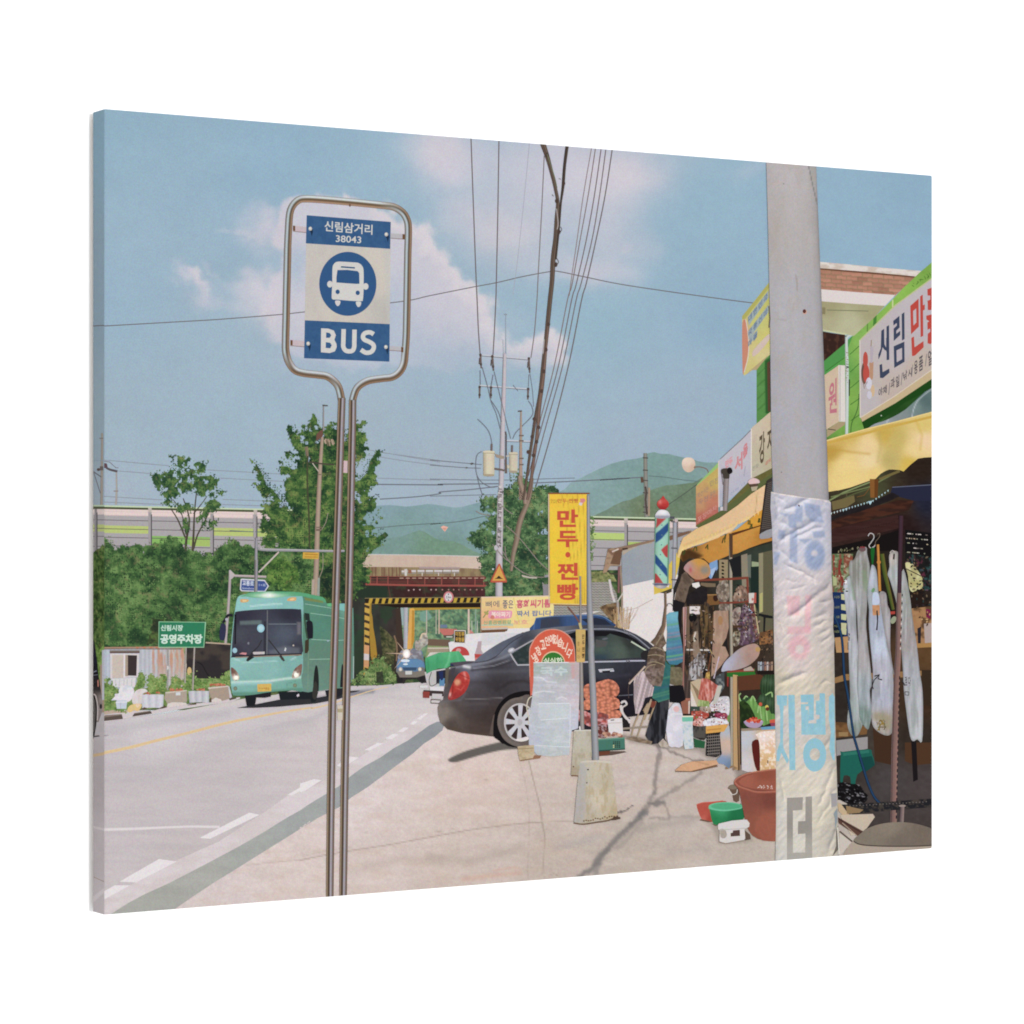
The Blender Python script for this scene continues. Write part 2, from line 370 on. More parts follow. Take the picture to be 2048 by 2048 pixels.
# ground
un_=part('printed_undergrowth','dark green growth and far road surface behind everything by the roadside')
un_.paint([(208,1140),(1500,1140),(1500,1420),(208,1420)],leafy((44,62,46),(66,88,56),(100,124,76),20,6,19),4)
un_.poly([(200,1452),(500,1395),(720,1372),(1870,1340),(1870,1840),(200,1840)],(206,197,196))
rd=part('printed_road','pale grey asphalt road with a yellow centre line')
edge_far=R3([(-50,300),(150,262),(330,240),(600,205),(1100,150),(1260,130)])+R4([(-60,80),(200,70),(400,46),(640,40),(760,28)])+[(880,1362),(905,1370)]
road=edge_far+[(905,1440)]+R4([(1050,320),(980,330),(720,520),(400,740),(200,870),(0,1000)])+R3([(1890,930),(1500,1190),(1000,1450),(500,1690),(180,1870),(130,1900),(-50,1910)])
rk=Ink([(210,1480,(198,190,194)),(300,1450,(206,199,202)),(500,1420,(202,195,198)),(700,1400,(206,197,199)),(860,1380,(212,204,203)),(300,1600,(197,188,190)),(450,1560,(196,187,189)),(250,1700,(202,192,194)),(600,1500,(203,193,194)),(700,1480,(206,196,196)),(350,1720,(198,188,188)),(800,1440,(210,201,200))])
rk.patch((184,178,182),.45,260,16,6,.5,.72).noise(5,60,9,3).noise(4,4,3,4)
rk.stroke(R3([(150,350),(500,290),(900,230),(1200,200)]),16,14,(184,179,184),.5).stroke(R3([(200,690),(700,640),(1400,400),(1890,300)]),22,30,(186,180,182),.4)
rk.stroke(R3([(1500,330),(1890,250)])+R4([(500,100),(760,60)]),10,9,(182,178,182),.45).stroke(R4([(380,110),(460,95),(560,85)]),9,6,(130,130,138),.8).stroke(R4([(120,150),(260,130)]),12,6,(130,130,138),.5)
rd.paint(road,rk,3)
ln=rd.sub('centre_line','faded yellow centre line')
ln.tube(sm(R3([(100,545),(160,528),(380,482),(600,425),(900,352),(1200,275),(1500,215),(1700,178),(1890,150)])+R4([(100,218),(240,185),(400,130),(560,80),(680,54)])),[6.5,6,5.5,3,1.5],[(-1,(222,196,158)),(0,(226,190,136)),(1,(220,196,160))])
gu=part('printed_gutter','pale concrete road edge with a darker asphalt strip')
gut=R4([(1110,180),(1050,190),(960,235),(860,320),(750,400),(640,480),(500,570),(385,650),(220,760),(0,870)])+R3([(1890,780),(1700,890),(1470,1050),(1130,1270),(750,1440),(420,1620),(160,1750),(150,1900)])+R3([(300,1900),(600,1740),(1000,1520),(1500,1260),(1890,1000)])+R4([(0,1050),(210,920),(400,780),(620,640),(800,520),(1000,375),(1060,345),(1110,330)])
gu.paint(gut,Ink((216,206,208)).patch((204,192,190),.6,60,20,2,.5,.62).noise(4,8,5,8),3)
dk=gu.sub('asphalt_strip','darker grey asphalt strip beside the kerb line')
dks=R3([(200,1893),(360,1790),(500,1715),(700,1625),(1000,1470),(1300,1310),(1500,1195),(1700,1070),(1890,965)])+R4([(0,1005),(110,935),(215,872),(300,820),(400,735),(500,665),(620,600),(720,530),(830,470),(930,400),(1000,350),(1060,322),(1120,318),(1130,385),(1040,440),(960,490),(870,570),(760,650),(620,755),(520,830),(400,905),(300,985),(150,1060),(0,1150)])+R3([(1890,1110),(1740,1210),(1450,1390),(1260,1510),(1080,1620),(900,1740),(700,1880),(150,1950)])
dk.paint(dks,Ink([(300,1780,(168,168,162)),(500,1690,(168,170,166)),(600,1640,(164,167,165)),(700,1560,(158,161,162)),(860,1450,(146,150,154)),(400,1730,(172,172,166))]).noise(7,40,14,3).noise(5,5,5,9),3)
mk=part('printed_lane_marking','worn white dashed lane markings and thin white line')
WM=(230,223,225)
for q in(R3([(960,1243),(1380,1030),(1468,1048),(1050,1250)]),R3([(290,1610),(620,1420),(770,1440),(430,1616)]),R3([(160,1690),(250,1640),(380,1640),(160,1760)]),R3([(1700,880),(1890,770),(1890,800),(1740,885)]),
          R4([(0,800),(110,765),(165,775),(30,860),(0,866)]),R4([(285,660),(380,590),(455,600),(330,680)]),R4([(497,540),(600,486),(645,490),(535,546)]),R4([(660,450),(718,416),(762,420),(708,458)]),R4([(755,400),(800,366),(842,368),(795,404)]),R4([(850,340),(880,316),(912,320),(880,346)]),R4([(905,300),(960,258),(990,256),(930,308)])):
    mk.sub('dash').poly(q,WM)
mk.sub('thin_line').tube(sm(R3([(60,1175),(160,1172),(400,1166),(700,1153),(900,1147),(1130,1150)])),[6.4,6,5,5.5],[(-1,(212,203,206)),(0,(226,218,220)),(1,(214,205,206))])
pv=part('printed_pavement','sunlit beige concrete forecourt crossed by cracks and wire shadows')
pav=R3([(740,1850),(900,1740),(1080,1620),(1260,1510),(1450,1390),(1740,1210),(1890,1110)])+R4([(0,1150),(150,1060),(300,985),(400,905),(520,830),(620,755),(760,650),(870,570),(960,490),(1040,440),(1100,390),(1130,300)])+[(900,1400),(1000,1380),(1300,1390),(1480,1470),(1870,1470),(1870,1760),(208,1860)]
pk=Ink([(420,1800,(208,196,192)),(600,1720,(210,196,189)),(700,1620,(214,202,198)),(850,1500,(214,200,194)),(950,1560,(210,192,182)),(1000,1700,(198,184,174)),(750,1740,(204,190,182)),(900,1740,(198,183,172)),(1250,1550,(198,184,176)),(1150,1480,(205,190,180)),(1350,1600,(188,176,166)),(1250,1700,(184,172,160)),
          (1100,1730,(188,174,162)),(1500,1680,(186,174,162)),(1350,1480,(200,188,180)),(1450,1540,(190,178,170)),(1700,1620,(180,170,160)),(1750,1690,(196,188,180)),(1840,1690,(150,140,128))])
pk.patch((188,174,163),.2,90,22,6,.5,.66).patch((218,204,196),.25,60,18,8,.52,.68).noise(5,26,12,3).noise(8,4.5,3.6,4,o=2)
pk.patch((196,172,150),.25,40,12,15,.58,.68)
SH=(150,142,136);CRK=(160,144,132)
pk.stroke(R4([(0,1392),(200,1352),(380,1320),(650,1280),(1000,1215),(1300,1160),(1600,1120),(1760,1105),(1870,1100)]),2.2,2.4,CRK,.75)
pk.stroke(R4([(20,1360),(200,1320),(400,1290)]),1.6,3,CRK,.4).stroke(R3([(1360,1470),(1500,1455),(1890,1420)]),1.6,3,CRK,.5)
pk.stroke(R4([(1770,625),(1790,720),(1830,880),(1860,1000),(1865,1090),(1890,1200),(1885,1350),(1875,1500)]),2.0,2.2,CRK,.7)
pk.stroke(R4([(1700,640),(1740,780),(1765,950),(1770,1100),(1760,1530)]),1.4,2.4,CRK,.45)
pk.stroke(R5([(30,470),(70,640),(120,830),(140,960),(160,1080)]),1.8,2,CRK,.6).stroke(R5([(20,945),(380,935)]),1.6,2,CRK,.55)
pk.stroke(R4([(1500,1470),(1640,1450),(1690,1452)]),4,5,(206,164,148),.5).stroke(R4([(1260,1540),(1500,1510),(1700,1490)]),8,12,(202,158,138),.5)
pk.stroke(R4([(1000,1370),(1300,1400),(1600,1330),(1700,1290)]),16,18,(168,155,143),.45).stroke(R4([(500,1440),(800,1380),(1100,1420)]),14,18,(180,165,153),.4).stroke(R4([(1200,930),(1500,880),(1800,850)]),16,22,(196,178,168),.5)
pk.ell(*R4(1440,772),4,1.6,CRK,.7);pk.ell(*R4(1070,1170),7,2,CRK,.6);pk.ell(*R4(1185,1150),4,1.5,CRK,.5);pk.ell(*R4(510,1178),4,1.5,CRK,.5)
# shadows of the wires and of the pole on the concrete
pk.warp(5,9,31)
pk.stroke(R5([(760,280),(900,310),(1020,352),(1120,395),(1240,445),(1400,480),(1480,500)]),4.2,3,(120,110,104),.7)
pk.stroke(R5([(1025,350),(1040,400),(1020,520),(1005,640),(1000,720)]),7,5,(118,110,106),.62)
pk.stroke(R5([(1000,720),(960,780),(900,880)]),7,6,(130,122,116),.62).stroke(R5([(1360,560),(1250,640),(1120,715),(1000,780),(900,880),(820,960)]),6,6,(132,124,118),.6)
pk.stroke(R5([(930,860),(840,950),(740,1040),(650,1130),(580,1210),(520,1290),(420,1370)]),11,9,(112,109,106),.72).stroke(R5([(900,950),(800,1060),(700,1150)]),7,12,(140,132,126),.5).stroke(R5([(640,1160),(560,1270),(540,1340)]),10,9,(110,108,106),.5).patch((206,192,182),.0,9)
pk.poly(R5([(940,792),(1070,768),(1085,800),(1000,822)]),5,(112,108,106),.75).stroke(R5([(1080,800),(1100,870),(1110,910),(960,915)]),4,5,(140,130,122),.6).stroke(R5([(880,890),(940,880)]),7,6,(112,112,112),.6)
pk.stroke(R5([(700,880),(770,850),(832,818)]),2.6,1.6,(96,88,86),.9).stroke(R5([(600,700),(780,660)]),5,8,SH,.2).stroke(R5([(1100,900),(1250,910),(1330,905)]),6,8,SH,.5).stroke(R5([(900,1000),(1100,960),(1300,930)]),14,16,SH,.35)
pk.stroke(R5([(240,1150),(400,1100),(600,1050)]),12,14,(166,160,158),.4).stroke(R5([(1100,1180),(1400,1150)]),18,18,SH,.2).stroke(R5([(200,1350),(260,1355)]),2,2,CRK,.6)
pk.warp(0,1)
pk.fn(lambda X,Y,c:c+np.array([[5.0,4.0,5.0]])*np.clip((1500-X)/700,0,1)[:,None]+np.array([[2.0,1.5,3.0]]))
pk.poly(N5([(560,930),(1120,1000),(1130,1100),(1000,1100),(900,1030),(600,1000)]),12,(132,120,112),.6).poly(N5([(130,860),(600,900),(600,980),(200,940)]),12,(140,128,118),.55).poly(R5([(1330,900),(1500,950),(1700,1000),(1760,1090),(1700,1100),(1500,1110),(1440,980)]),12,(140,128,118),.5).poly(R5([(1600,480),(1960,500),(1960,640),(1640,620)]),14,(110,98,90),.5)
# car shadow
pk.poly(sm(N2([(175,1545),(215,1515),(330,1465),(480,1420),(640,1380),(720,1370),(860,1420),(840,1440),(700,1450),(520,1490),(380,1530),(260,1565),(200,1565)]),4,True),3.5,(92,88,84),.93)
pk.poly([(1530,1480),(1870,1450),(1870,1640),(1780,1640),(1740,1660),(1720,1640),(1690,1610),(1560,1600)],6,(98,88,82),.0)
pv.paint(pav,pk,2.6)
rng=random.Random(3)
# ================================================================== wires, trees, poles, railway bridge
WC1=(104,98,100)
pl=part('printed_power_line','thin dark power lines crossing the sky')
def wire(pts,w,col,sh=pl):sh.line(sm(pts,6),w,col)
wire([(188,652)]+T1([(100,2190)])+R6([(-700,1312),(0,1272),(400,1248),(1000,1200),(1200,1178)])+T3([(-300,1660),(0,1600),(400,1520),(640,1475),(900,1415),(1160,1368),(1250,1368),(1500,1420),(1932,1505)])+T4([(0,1318),(340,1358)]),1.9,(112,106,108))
wire(T3([(396,80),(418,700),(440,1300),(453,1600)])+M6([(455,0),(468,300),(485,530)]),2.3,(112,102,102))
wire(T3([(666,100),(655,800),(640,1500)])+M6([(636,0),(622,300),(608,540)]),2.3,(112,102,102))
wire(T3([(1103,250),(1080,750),(1045,1400),(1038,1560)])+M6([(1033,0),(1010,300),(975,560)]),2.0,(124,114,114))
wire(T3([(960,130),(930,450),(890,850),(840,1300),(800,1600)]),1.2,(168,168,180))
for q,w,c in((T3([(1560,175),(1480,640),(1415,1100),(1368,1420),(1345,1600)]),1.8,(140,124,124)),
                (T3([(1598,180),(1530,620),(1450,1060),(1370,1500)])+M6([(1328,0),(1200,640),(1060,1180),(990,1480)]),2.0,(128,112,110)),
                (T3([(1652,185),(1590,620),(1510,1060),(1410,1500)])+M6([(1368,0),(1240,640),(1090,1180),(950,1700)]),2.1,(116,102,102)),
                (T3([(1698,190),(1640,620),(1565,1060),(1455,1500)])+M6([(1412,0),(1280,640),(1120,1220),(985,1720)]),2.1,(118,106,106)),
                (T3([(1760,190),(1690,640),(1600,1080),(1510,1480)])+M6([(1464,0),(1345,600),(1185,1240),(1015,1830)]),2.3,(112,102,102))):
    wire(q,w,c)
LW=(142,148,158)
for q in(M1([(140,580),(760,635)]),M1([(1130,675),(1932,720)]),M1([(270,685),(600,712)]),M1([(1260,755),(1932,790)]),M1([(130,930),(700,965)]),M1([(130,985),(700,1010)]),M1([(1280,960),(1932,985)]),M1([(1280,1010),(1640,1022)]),
          M4([(1230,480),(1600,545),(1932,600)]),M4([(1230,530),(1600,590),(1932,632)]),M4([(1330,755),(1932,775)]),M4([(1380,510),(1932,585)])):
    wire(q,1.5,LW)
for q,w in((M4([(1320,815),(1932,820)])+M6([(100,1780),(660,1775)]),2.4),(M4([(1350,958),(1700,935),(1932,905)])+M6([(100,1855),(400,1830),(660,1800)]),2.2),(M6([(0,1895),(640,1880)]),1.4),(M6([(0,1730),(660,1740),(1200,1725),(1400,1720)]),1.4),(M6([(1000,1768),(1400,1750),(1932,1720)])+N3([(0,430),(450,400)]),2.2),
             (M6([(0,1545),(380,1580),(500,1590)]),1.6),(M6([(0,1595),(340,1620),(490,1625)]),1.6)):
    wire(q,w,(112,116,126))
wire(N3([(520,385),(700,400),(900,430),(1060,445)]),1.6,(100,120,118));wire(N3([(740,690),(900,580),(1050,470)]),1.6,(84,92,84))
wire(M4([(-100,1262),(300,1275),(900,1245),(1300,1235),(1600,1210),(1932,1190)])+N1([(100,428),(300,410),(450,390),(600,355),(740,340)]),1.7,(104,118,118))
pl.poly([M6(380,1582),M6(405,1570),M6(428,1578),M6(402,1594)],(90,88,84));pl.poly([M6(335,1620),M6(355,1612),M6(372,1620),M6(352,1630)],(96,94,90))
# little heart shaped marker on the wire
hm=part('printed_wire_marker','small orange marker hanging on the wire in front of the hills')
hm.poly(N1([(200,455),(225,440),(272,455),(240,500)]),(236,178,160));hm.poly(N1([(215,462),(260,462),(240,490)]),(214,150,130))
# background behind the bridge and under the trees
bk=part('printed_distant_shrubs','green growth and huts seen through the underpass')
bk.paint(M5([(600,820),(1800,820),(1800,1500),(600,1500)]),leafy((70,96,84),(104,136,106),(140,168,128),12,4,3),2.2)
bk.poly(M5([(640,860),(700,860),(720,1100),(640,1100)]),(150,172,170));bk.paint(M5([(900,930),(1000,900),(1060,1000),(960,1060),(900,1030)]),Ink((120,156,140)).noise(6,5,5),3)
for x0,x1,c in((982,992,(190,178,166)),(1140,1156,(190,170,152)),(1518,1540,(212,190,176)),(1105,1114,(176,176,160)),(1612,1624,(140,160,150)),(1566,1574,(190,190,178)),(1636,1644,(190,190,178))):
    bk.poly(M5([(x0,890 if x1-x0>8 else 1040),(x1,890 if x1-x0>8 else 1040),(x1+2,1210),(x0-3,1210)]),c)
bk.sub('roof','red roof of a distant hut').poly(M5([(1150,1140),(1375,1145),(1390,1180),(1300,1225),(1200,1225),(1160,1180)]),(206,108,98)).poly(M5([(1540,1150),(1600,1200),(1540,1210)]),(206,130,122))
bk.poly(M5([(1200,1225),(1340,1225),(1340,1262),(1210,1262)]),(90,84,76)).poly(M5([(1240,1240),(1320,1240),(1320,1255),(1240,1255)]),(196,196,188)).poly(M5([(1165,1090),(1250,1090),(1250,1130),(1165,1130)]),(110,122,150))
bk.poly(M5([(1000,1275),(1290,1285),(1290,1370),(1000,1360)]),(112,92,78)).poly(M5([(1000,1360),(1290,1370),(1290,1560),(960,1560)]),(136,148,104)).poly(M5([(1000,1385),(1290,1385),(1290,1400),(1000,1400)]),(206,196,180)).poly(M5([(1030,1450),(1280,1430),(1280,1500),(980,1520)]),(214,206,198))
bk.poly(M5([(1000,1400),(1280,1400),(1280,1440),(1000,1450)]),(160,146,126))
# railway bridge
br=part('printed_railway_bridge','rusty red railway bridge with concrete parapet over the road')
wallp=Ink([(740,1260,(54,58,54)),(800,1250,(62,54,52)),(720,1330,(56,50,48)),(780,1340,(60,54,46))]).noise(7,9,14,3).patch((46,70,50),.7,18,22,6,.5,.58)
ab=br.sub('abutment','dark shaded abutment wall with creeping plants');ab.paint(M5([(-160,560),(640,700),(600,860),(670,1180),(700,1560),(600,1780),(-100,1860),(-160,1700)]),wallp,2.4)
ab.paint(M5([(380,1100),(480,1180),(600,1320),(560,1600),(430,1600),(400,1300)]),leafy((44,50,38),(72,76,52),(110,104,74),9,4,8),2.2)
ab.poly(M5([(588,880),(650,870),(665,1040),(680,1250),(700,1390),(600,1500)]),(66,54,48));ab.line(M5([(570,1230),(600,1330),(605,1420),(600,1560)]),3,(134,108,86))
pp=br.sub('parapet','pinkish beige concrete parapet');pp.paint(M5([(-100,205),(230,185),(800,190),(1100,195),(1500,205),(1750,215),(1760,380),(1300,355),(100,345),(-100,330)]),Ink([(720,1115,(196,178,160)),(850,1120,(202,180,164)),(960,1122,(206,186,172)),(860,1133,(198,172,156))]).noise(6,3,30,2).noise(4,12,6,3),2.6)
pp.line(M5([(230,186),(800,192),(1500,207),(1740,215)]),2,(196,194,192))
gd=br.sub('girder_wall');gd.paint(M5([(150,345),(1300,355),(1760,375),(1760,480),(150,480)]),Ink((150,130,98)).noise(12,2.2,40,3).patch((120,96,78),.6,8,20,4),2)
for x in(285,330,410,440,500,545,600,640,1290):gd.lines([(M5(x,350),M5(x,470))],1.3,(112,70,62))
pi=br.sub('pipe_bundle','white pipes lying on the deck')
for x0,x1,y in((665,700,405),(740,850,400),(870,960,398),(975,1070,398),(1085,1190,398),(1200,1300,396),(1310,1405,396)):pi.line(M5([(x0,y),(x1,y)]),4,(206,200,200));pi.line(M5([(x0,y+28),(x1,y+26)]),2,(150,146,142))
pi.poly(M5([(700,375),(735,372),(735,460),(705,462)]),(204,200,196));pi.poly(M5([(890,345),(1415,350),(1415,372),(890,370)]),(170,150,150));pi.poly(M5([(745,385),(790,385),(795,430),(750,430)]),(150,96,70))
for x in(930,1140,1345):pi.line(M5([(x,420),(x,462)]),2,(206,196,186))
be=br.sub('beam','dark red steel beam');be.paint(M5([(140,470),(1780,470),(1780,740),(190,745),(140,570)]),Ink([(740,1190,(56,46,44)),(850,1185,(62,40,40)),(960,1190,(74,44,46))]).noise(5,12,5,3).patch((60,84,60),.5,10,8,9,.55,.62),2.4)
be.poly(M5([(140,575),(480,600),(480,745),(60,745)]),(44,56,46))
for x in(755,822,900,1045,1108,1190,1270,1335,1405,1480,1550,1632,1700):be.ell(*M5(x,640+(8 if x<800 else 0)),1.7,1.5,(170,126,118)if x>1150 else(190,164,158),n=8)
be.line(M5([(490,575),(520,740)]),1.6,(96,60,56));be.line(M5([(950,590),(975,735)]),1.2,(84,56,54));be.line(M5([(1410,600),(1420,735)]),1.2,(90,56,54))
rl=br.sub('railing','rusty red handrail');
for y0,y1,w,c in((470,480,1.8,(128,66,62)),(500,500,1.5,(134,72,66)),(530,527,1.5,(128,66,62)),(570,590,4,(162,78,70)),(548,552,2,(110,60,56))):rl.line(M5([(200,y0),(900,y0+(y1-y0)*.7),(1760,y1)]),w,c)
for x in(265,350,490,745,965,1182,1402,1612,1725):rl.line(M5([(x,475),(x-3,585)]),1.9,(158,80,72))
for i in range(14):rl.poly(M5([(640+i*80,486),(690+i*80,486),(690+i*80,496),(640+i*80,496)]),(176,156,140))
ws=br.sub('warning_stripe','yellow and black diagonal warning stripe');ws.poly(M5([(190,750),(1750,735),(1750,800),(200,826)]),(44,38,34))
for i in range(19):
    x=250+i*84;y=748-(x-200)*.006;h=826-(x-200)*.012
    if x<1720:ws.poly(M5([(x,y+5),(x+46,y+5),(x+24,h-3),(x-14,h-3)]),(196,156,40))
ws.line(M5([(190,750),(1000,742),(1750,735)]),1.1,(150,134,96));ws.line(M5([(200,826),(1000,814),(1700,806)]),1.1,(136,118,72))
ws.poly(M5([(290,826),(1700,812),(1690,868),(600,872),(480,850)]),(42,32,28));ws.poly(M5([(790,874),(1690,868),(1690,885),(1180,895),(790,910)]),(186,142,38))
fr=br.sub('striped_post','yellow and black striped corner post of the height limit frame')
fr.poly(M5([(190,815),(255,815),(240,1755),(175,1740)]),(206,160,58))
for y in(830,930,1025,1120,1215,1310,1640):fr.poly(M5([(188,y),(252,y+22),(250,y+58),(186,y+36)]),(70,58,48))
fr.poly(M5([(180,1462),(246,1470),(244,1550),(178,1545)]),(206,196,196));fr.poly(M5([(182,1350),(248,1360),(247,1465),(181,1458)]),(216,150,96));fr.poly(M5([(178,1550),(244,1555),(243,1640),(177,1635)]),(210,146,92))
fr.poly(M5([(255,825),(275,815),(275,930),(290,1000),(300,1130),(330,1300),(350,1480),(330,1620),(270,1560),(250,1200)]),(172,128,36));fr.poly(M5([(262,1480),(290,1560),(300,1620),(270,1600)]),(84,74,52))
co2=br.sub('steel_column','pale grey round column');co2.tube(M5([(720,870),(718,1400)]),8.5,[(-1,(160,158,166)),(-.3,(186,184,192)),(1,(150,150,158))])
oc=br.sub('frame_post','orange painted frame post');oc.poly(M5([(765,890),(832,890),(830,1240),(800,1420),(735,1420)]),(228,164,68));oc.poly(M5([(800,905),(826,905),(828,1300),(790,1400),(790,1380)]),(196,136,40));oc.poly(M5([(770,880),(820,880),(820,905),(770,905)]),(236,170,60))
cs=br.sub('height_limit_sign','round white height limit sign with a red rim');x,y=M5(1268,736);cs.ell(x,y,10.2,11.6,(206,120,126));cs.ell(x,y,7.2,8.6,(214,208,208));cs.text('3.5m',[(x-5,y-2.6),(x+5,y-2.6),(x+5,y+2.6),(x-5,y+2.6)],(96,96,104),.02)
cs.poly([(x-2,y-7),(x+2,y-7),(x,y-4)],(50,46,50));cs.poly([(x-2,y+7),(x+2,y+7),(x,y+4)],(50,46,50))
# small utility poles far left, lattice pole on the right
up=part('printed_utility_pole','thin dark utility pole behind the left noise barrier');up.tube(M1([(254,680),(258,850),(252,1012)]),[3,3.4,4.4],[(-1,(140,138,140)),(0,(176,168,160)),(1,(150,146,146))]);up.line(M1([(228,880),(272,880)]),2,(140,130,124));up.line(M1([(132,620),(150,625),(165,660),(200,675),(265,690)]),4.5,(92,84,88));up.line(M1([(135,590),(190,600),(250,655),(275,655)]),1.4,(120,116,120));up.ell(*M1(148,634),4.2,5,(98,76,82))
up2=part('printed_utility_pole','weathered utility pole in front of the green mountain');up2.tube(N3([(486,140),(490,420),(500,830)]),[7.5,8.5,9.5],[(-1,(112,116,112)),(-.2,(150,146,138)),(1,(104,106,100))]);up2.tube(N3([(527,512),(524,815)]),4.5,[(-1,(150,128,112)),(0,(176,154,134)),(1,(130,112,100))])
for y in(190,322,432,565,718,775):up2.line(N3([(460,y),(516,y+4)]),2.2,(84,80,76))
up2.poly(N3([(435,400),(462,395),(470,455),(440,460)]),(98,74,62));up2.line(N3([(486,500),(498,560),(490,640),(504,800)]),4,(82,72,68))
# trees
tr=part('printed_tree','dense green tree behind the concrete utility pole')
cr=tr.sub('crown')
out=N1([(570,200),(610,165),(680,175),(740,130),(800,80),(870,40),(930,0),(880,-60),(900,-110),(1000,-30),(1100,80),(1180,60),(1300,50),(1330,110),(1280,200),(1300,1150),(1180,1130),(720,1130),(650,1120),(640,1020),(620,930),(590,860),(560,760),(600,700),(520,640),(490,580),(500,520),(560,470),(620,400),(680,350),(600,300)])
def lmask(seed,a=7,sc=4.5,thr=0.0,gaps=.30,gs=13):
    def m(X,Y,d):
        e=d+a*2*(fbm(X/sc,Y/sc,seed,3)-.5)
        return(e>thr)&((fbm(X/gs,Y/gs,seed+3,3)>gaps)|(d>26))
    return m
def fol(sh,outl,ink,seed,grow=8,a=14,sc=5,gaps=.30,gs=13,step=2.0):
    cx=sum(p[0]for p in outl)/len(outl);cy=sum(p[1]for p in outl)/len(outl)
    big=[]
    for x,y in outl:
        l=math.hypot(x-cx,y-cy)or 1;big.append((x+(x-cx)/l*grow,y+(y-cy)/l*grow))
    def m(X,Y,d):
        e=sdf(X,Y,outl)+a*2*(fbm(X/sc,Y/sc,seed,3)-.5)
        return(e>0)&((fbm(X/gs,Y/gs,seed+3,3)>gaps)|(e>30))
    sh.paint(big,ink,step,m)
    c=ink.lc if hasattr(ink,'lc')else leafcol((44,66,46),(86,118,66),(146,170,100),seed)
    inner=[(cx+(x-cx)*.97,cy+(y-cy)*.97)for x,y in outl]
    sh.flecks(inner,4.6,c,seed+200,8,.55);sh.flecks(inner,3.7,c,seed+300,5,.42)
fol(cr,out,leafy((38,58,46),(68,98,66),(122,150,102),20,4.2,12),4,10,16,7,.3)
fol(cr,N1([(1640,360),(1700,400),(1680,520),(1665,780),(1640,800)]),leafy((70,90,60),(100,130,80),(150,176,110),14,4,15),9,6,10,5)
# middle utility poles with transformers
mp=part('printed_utility_pole','tall pale concrete utility pole with crossarms and grey transformers')
cap=M6
for x0,x1,y0,y1,w in((480,965,530,572,3.6),(480,965,825,860,2.6),(735,975,1358,1366,3)):
    a=mp.sub('crossarm');a.line([cap(x0,y0),cap(x1,y1)],w,(196,198,206));a.line([cap(x0,y0+9),cap(x1,y1+9)],1.3,(110,110,118))
pt=M6([(722,510),(716,800),(706,1100),(698,1400),(690,1700),(684,1932)])+N1([(780,100),(775,400),(765,700),(762,1130)])
mp.tube(sm(pt,4),[6.5,8.5,9.5,10,11.5,13.5,14.5],[(-1,(172,166,172)),(-.5,(198,190,196)),(.2,(192,184,190)),(.7,(158,152,158)),(1,(112,106,110))])
mp.tube(M6([(734,145),(733,520)]),[1.4,3],[(-1,(176,188,200)),(1,(140,150,164))]);mp.line(M6([(706,380),(710,520)]),1.3,(170,176,190));mp.line(M6([(716,138),(745,140)]),2,(146,150,160))
wp=mp.sub('pole_wrap','bird-streaked lower pole');wp.tube(N1([(778,130),(772,400),(768,650)]),[11,12,13],[(-1,(176,168,172)),(-.6,(196,188,192)),(-.3,(150,142,142)),(.2,(190,182,184)),(.6,(140,134,134)),(1,(176,170,174))])
for i in range(46):
    y=60+i*13;x=776-i*.2;wp.lines([(N1(x-22+rng.random()*20,y),N1(x-6+rng.random()*26,y+rng.random()*8))],1.4+rng.random(),rng.choice([(98,94,96),(120,110,108),(214,206,208)]))
for x,y,l,d in((487,530,130,8),(602,545,140,12),(955,565,140,8),(480,840,110,-2),(590,845,105,-3),(948,858,105,-3)):
    q=mp.sub('insulator');P=M6([(x,y),(x+d*.5,y+l*.45),(x+d,y+l)]);q.tube(P,[4,3.2,4.2,3],[(-1,(92,76,72)),(0,(124,106,100)),(1,(80,68,66))]);q.ell(*M6(x,y),2.8,2.8,(84,72,68),n=10);q.ell(*M6(x+d*.6,y+l*.7),2.6,3.2,(84,72,68),n=10)
    if y<700:q.line(M6([(x-8,y+30),(x-12,y+90)]),2.4,(92,80,78))
for q in([(505,650),(560,850),(590,980),(640,1100),(680,1250)],[(620,690),(650,820),(690,980),(740,1190),(780,1340)],[(610,720),(590,830)],[(484,680),(486,820)],[(590,970),(660,1080),(690,1180)],[(965,710),(990,880),(1000,1030)],[(955,720),(950,840)],[(950,975),(985,1030),(990,1110),(900,1210),(830,1280),(800,1340)],[(460,1150),(540,1230),(580,1300),(598,1390)],
          [(500,1465),(460,1490),(443,1560),(450,1680),(500,1760),(590,1808),(650,1800)],[(455,1700),(480,1800),(510,1890)],[(770,1660),(775,1740)],[(800,820),(850,880)]):wire(M6(q),1.5,(112,112,122),mp)
def trans(x,y,w,h,cols,bx):
    t=mp.sub('transformer','cream cylindrical transformer');t.tube(M6([(x+w/2,y),(x+w/2,y+h)]),w/4.83,[(-1,cols[0]),(-.4,cols[1]),(.3,cols[1]),(1,cols[2])])
    t.ell(*M6(x+w/2,y+h),w/9.66,2.2,cols[2]);t.ell(*M6(x+w/2,y+4),w/9.66+.8,2.6,cols[1]);t.line(M6([(x-4,y+16),(x+w+4,y+18)]),1.3,cols[2]);t.line(M6([(x+4,y+h-10),(x+w-4,y+h-8)]),1.4,cols[2])
    t.tube(M6([(bx,y-72),(bx-2,y-4)]),[4,5.4,4],[(-1,(96,80,78)),(0,(128,112,110)),(1,(80,70,70))])
trans(515,1462,108,232,((196,186,164),(212,202,178),(170,156,132)),596);trans(764,1475,82,186,((198,192,178),(204,194,172),(164,154,136)),793)
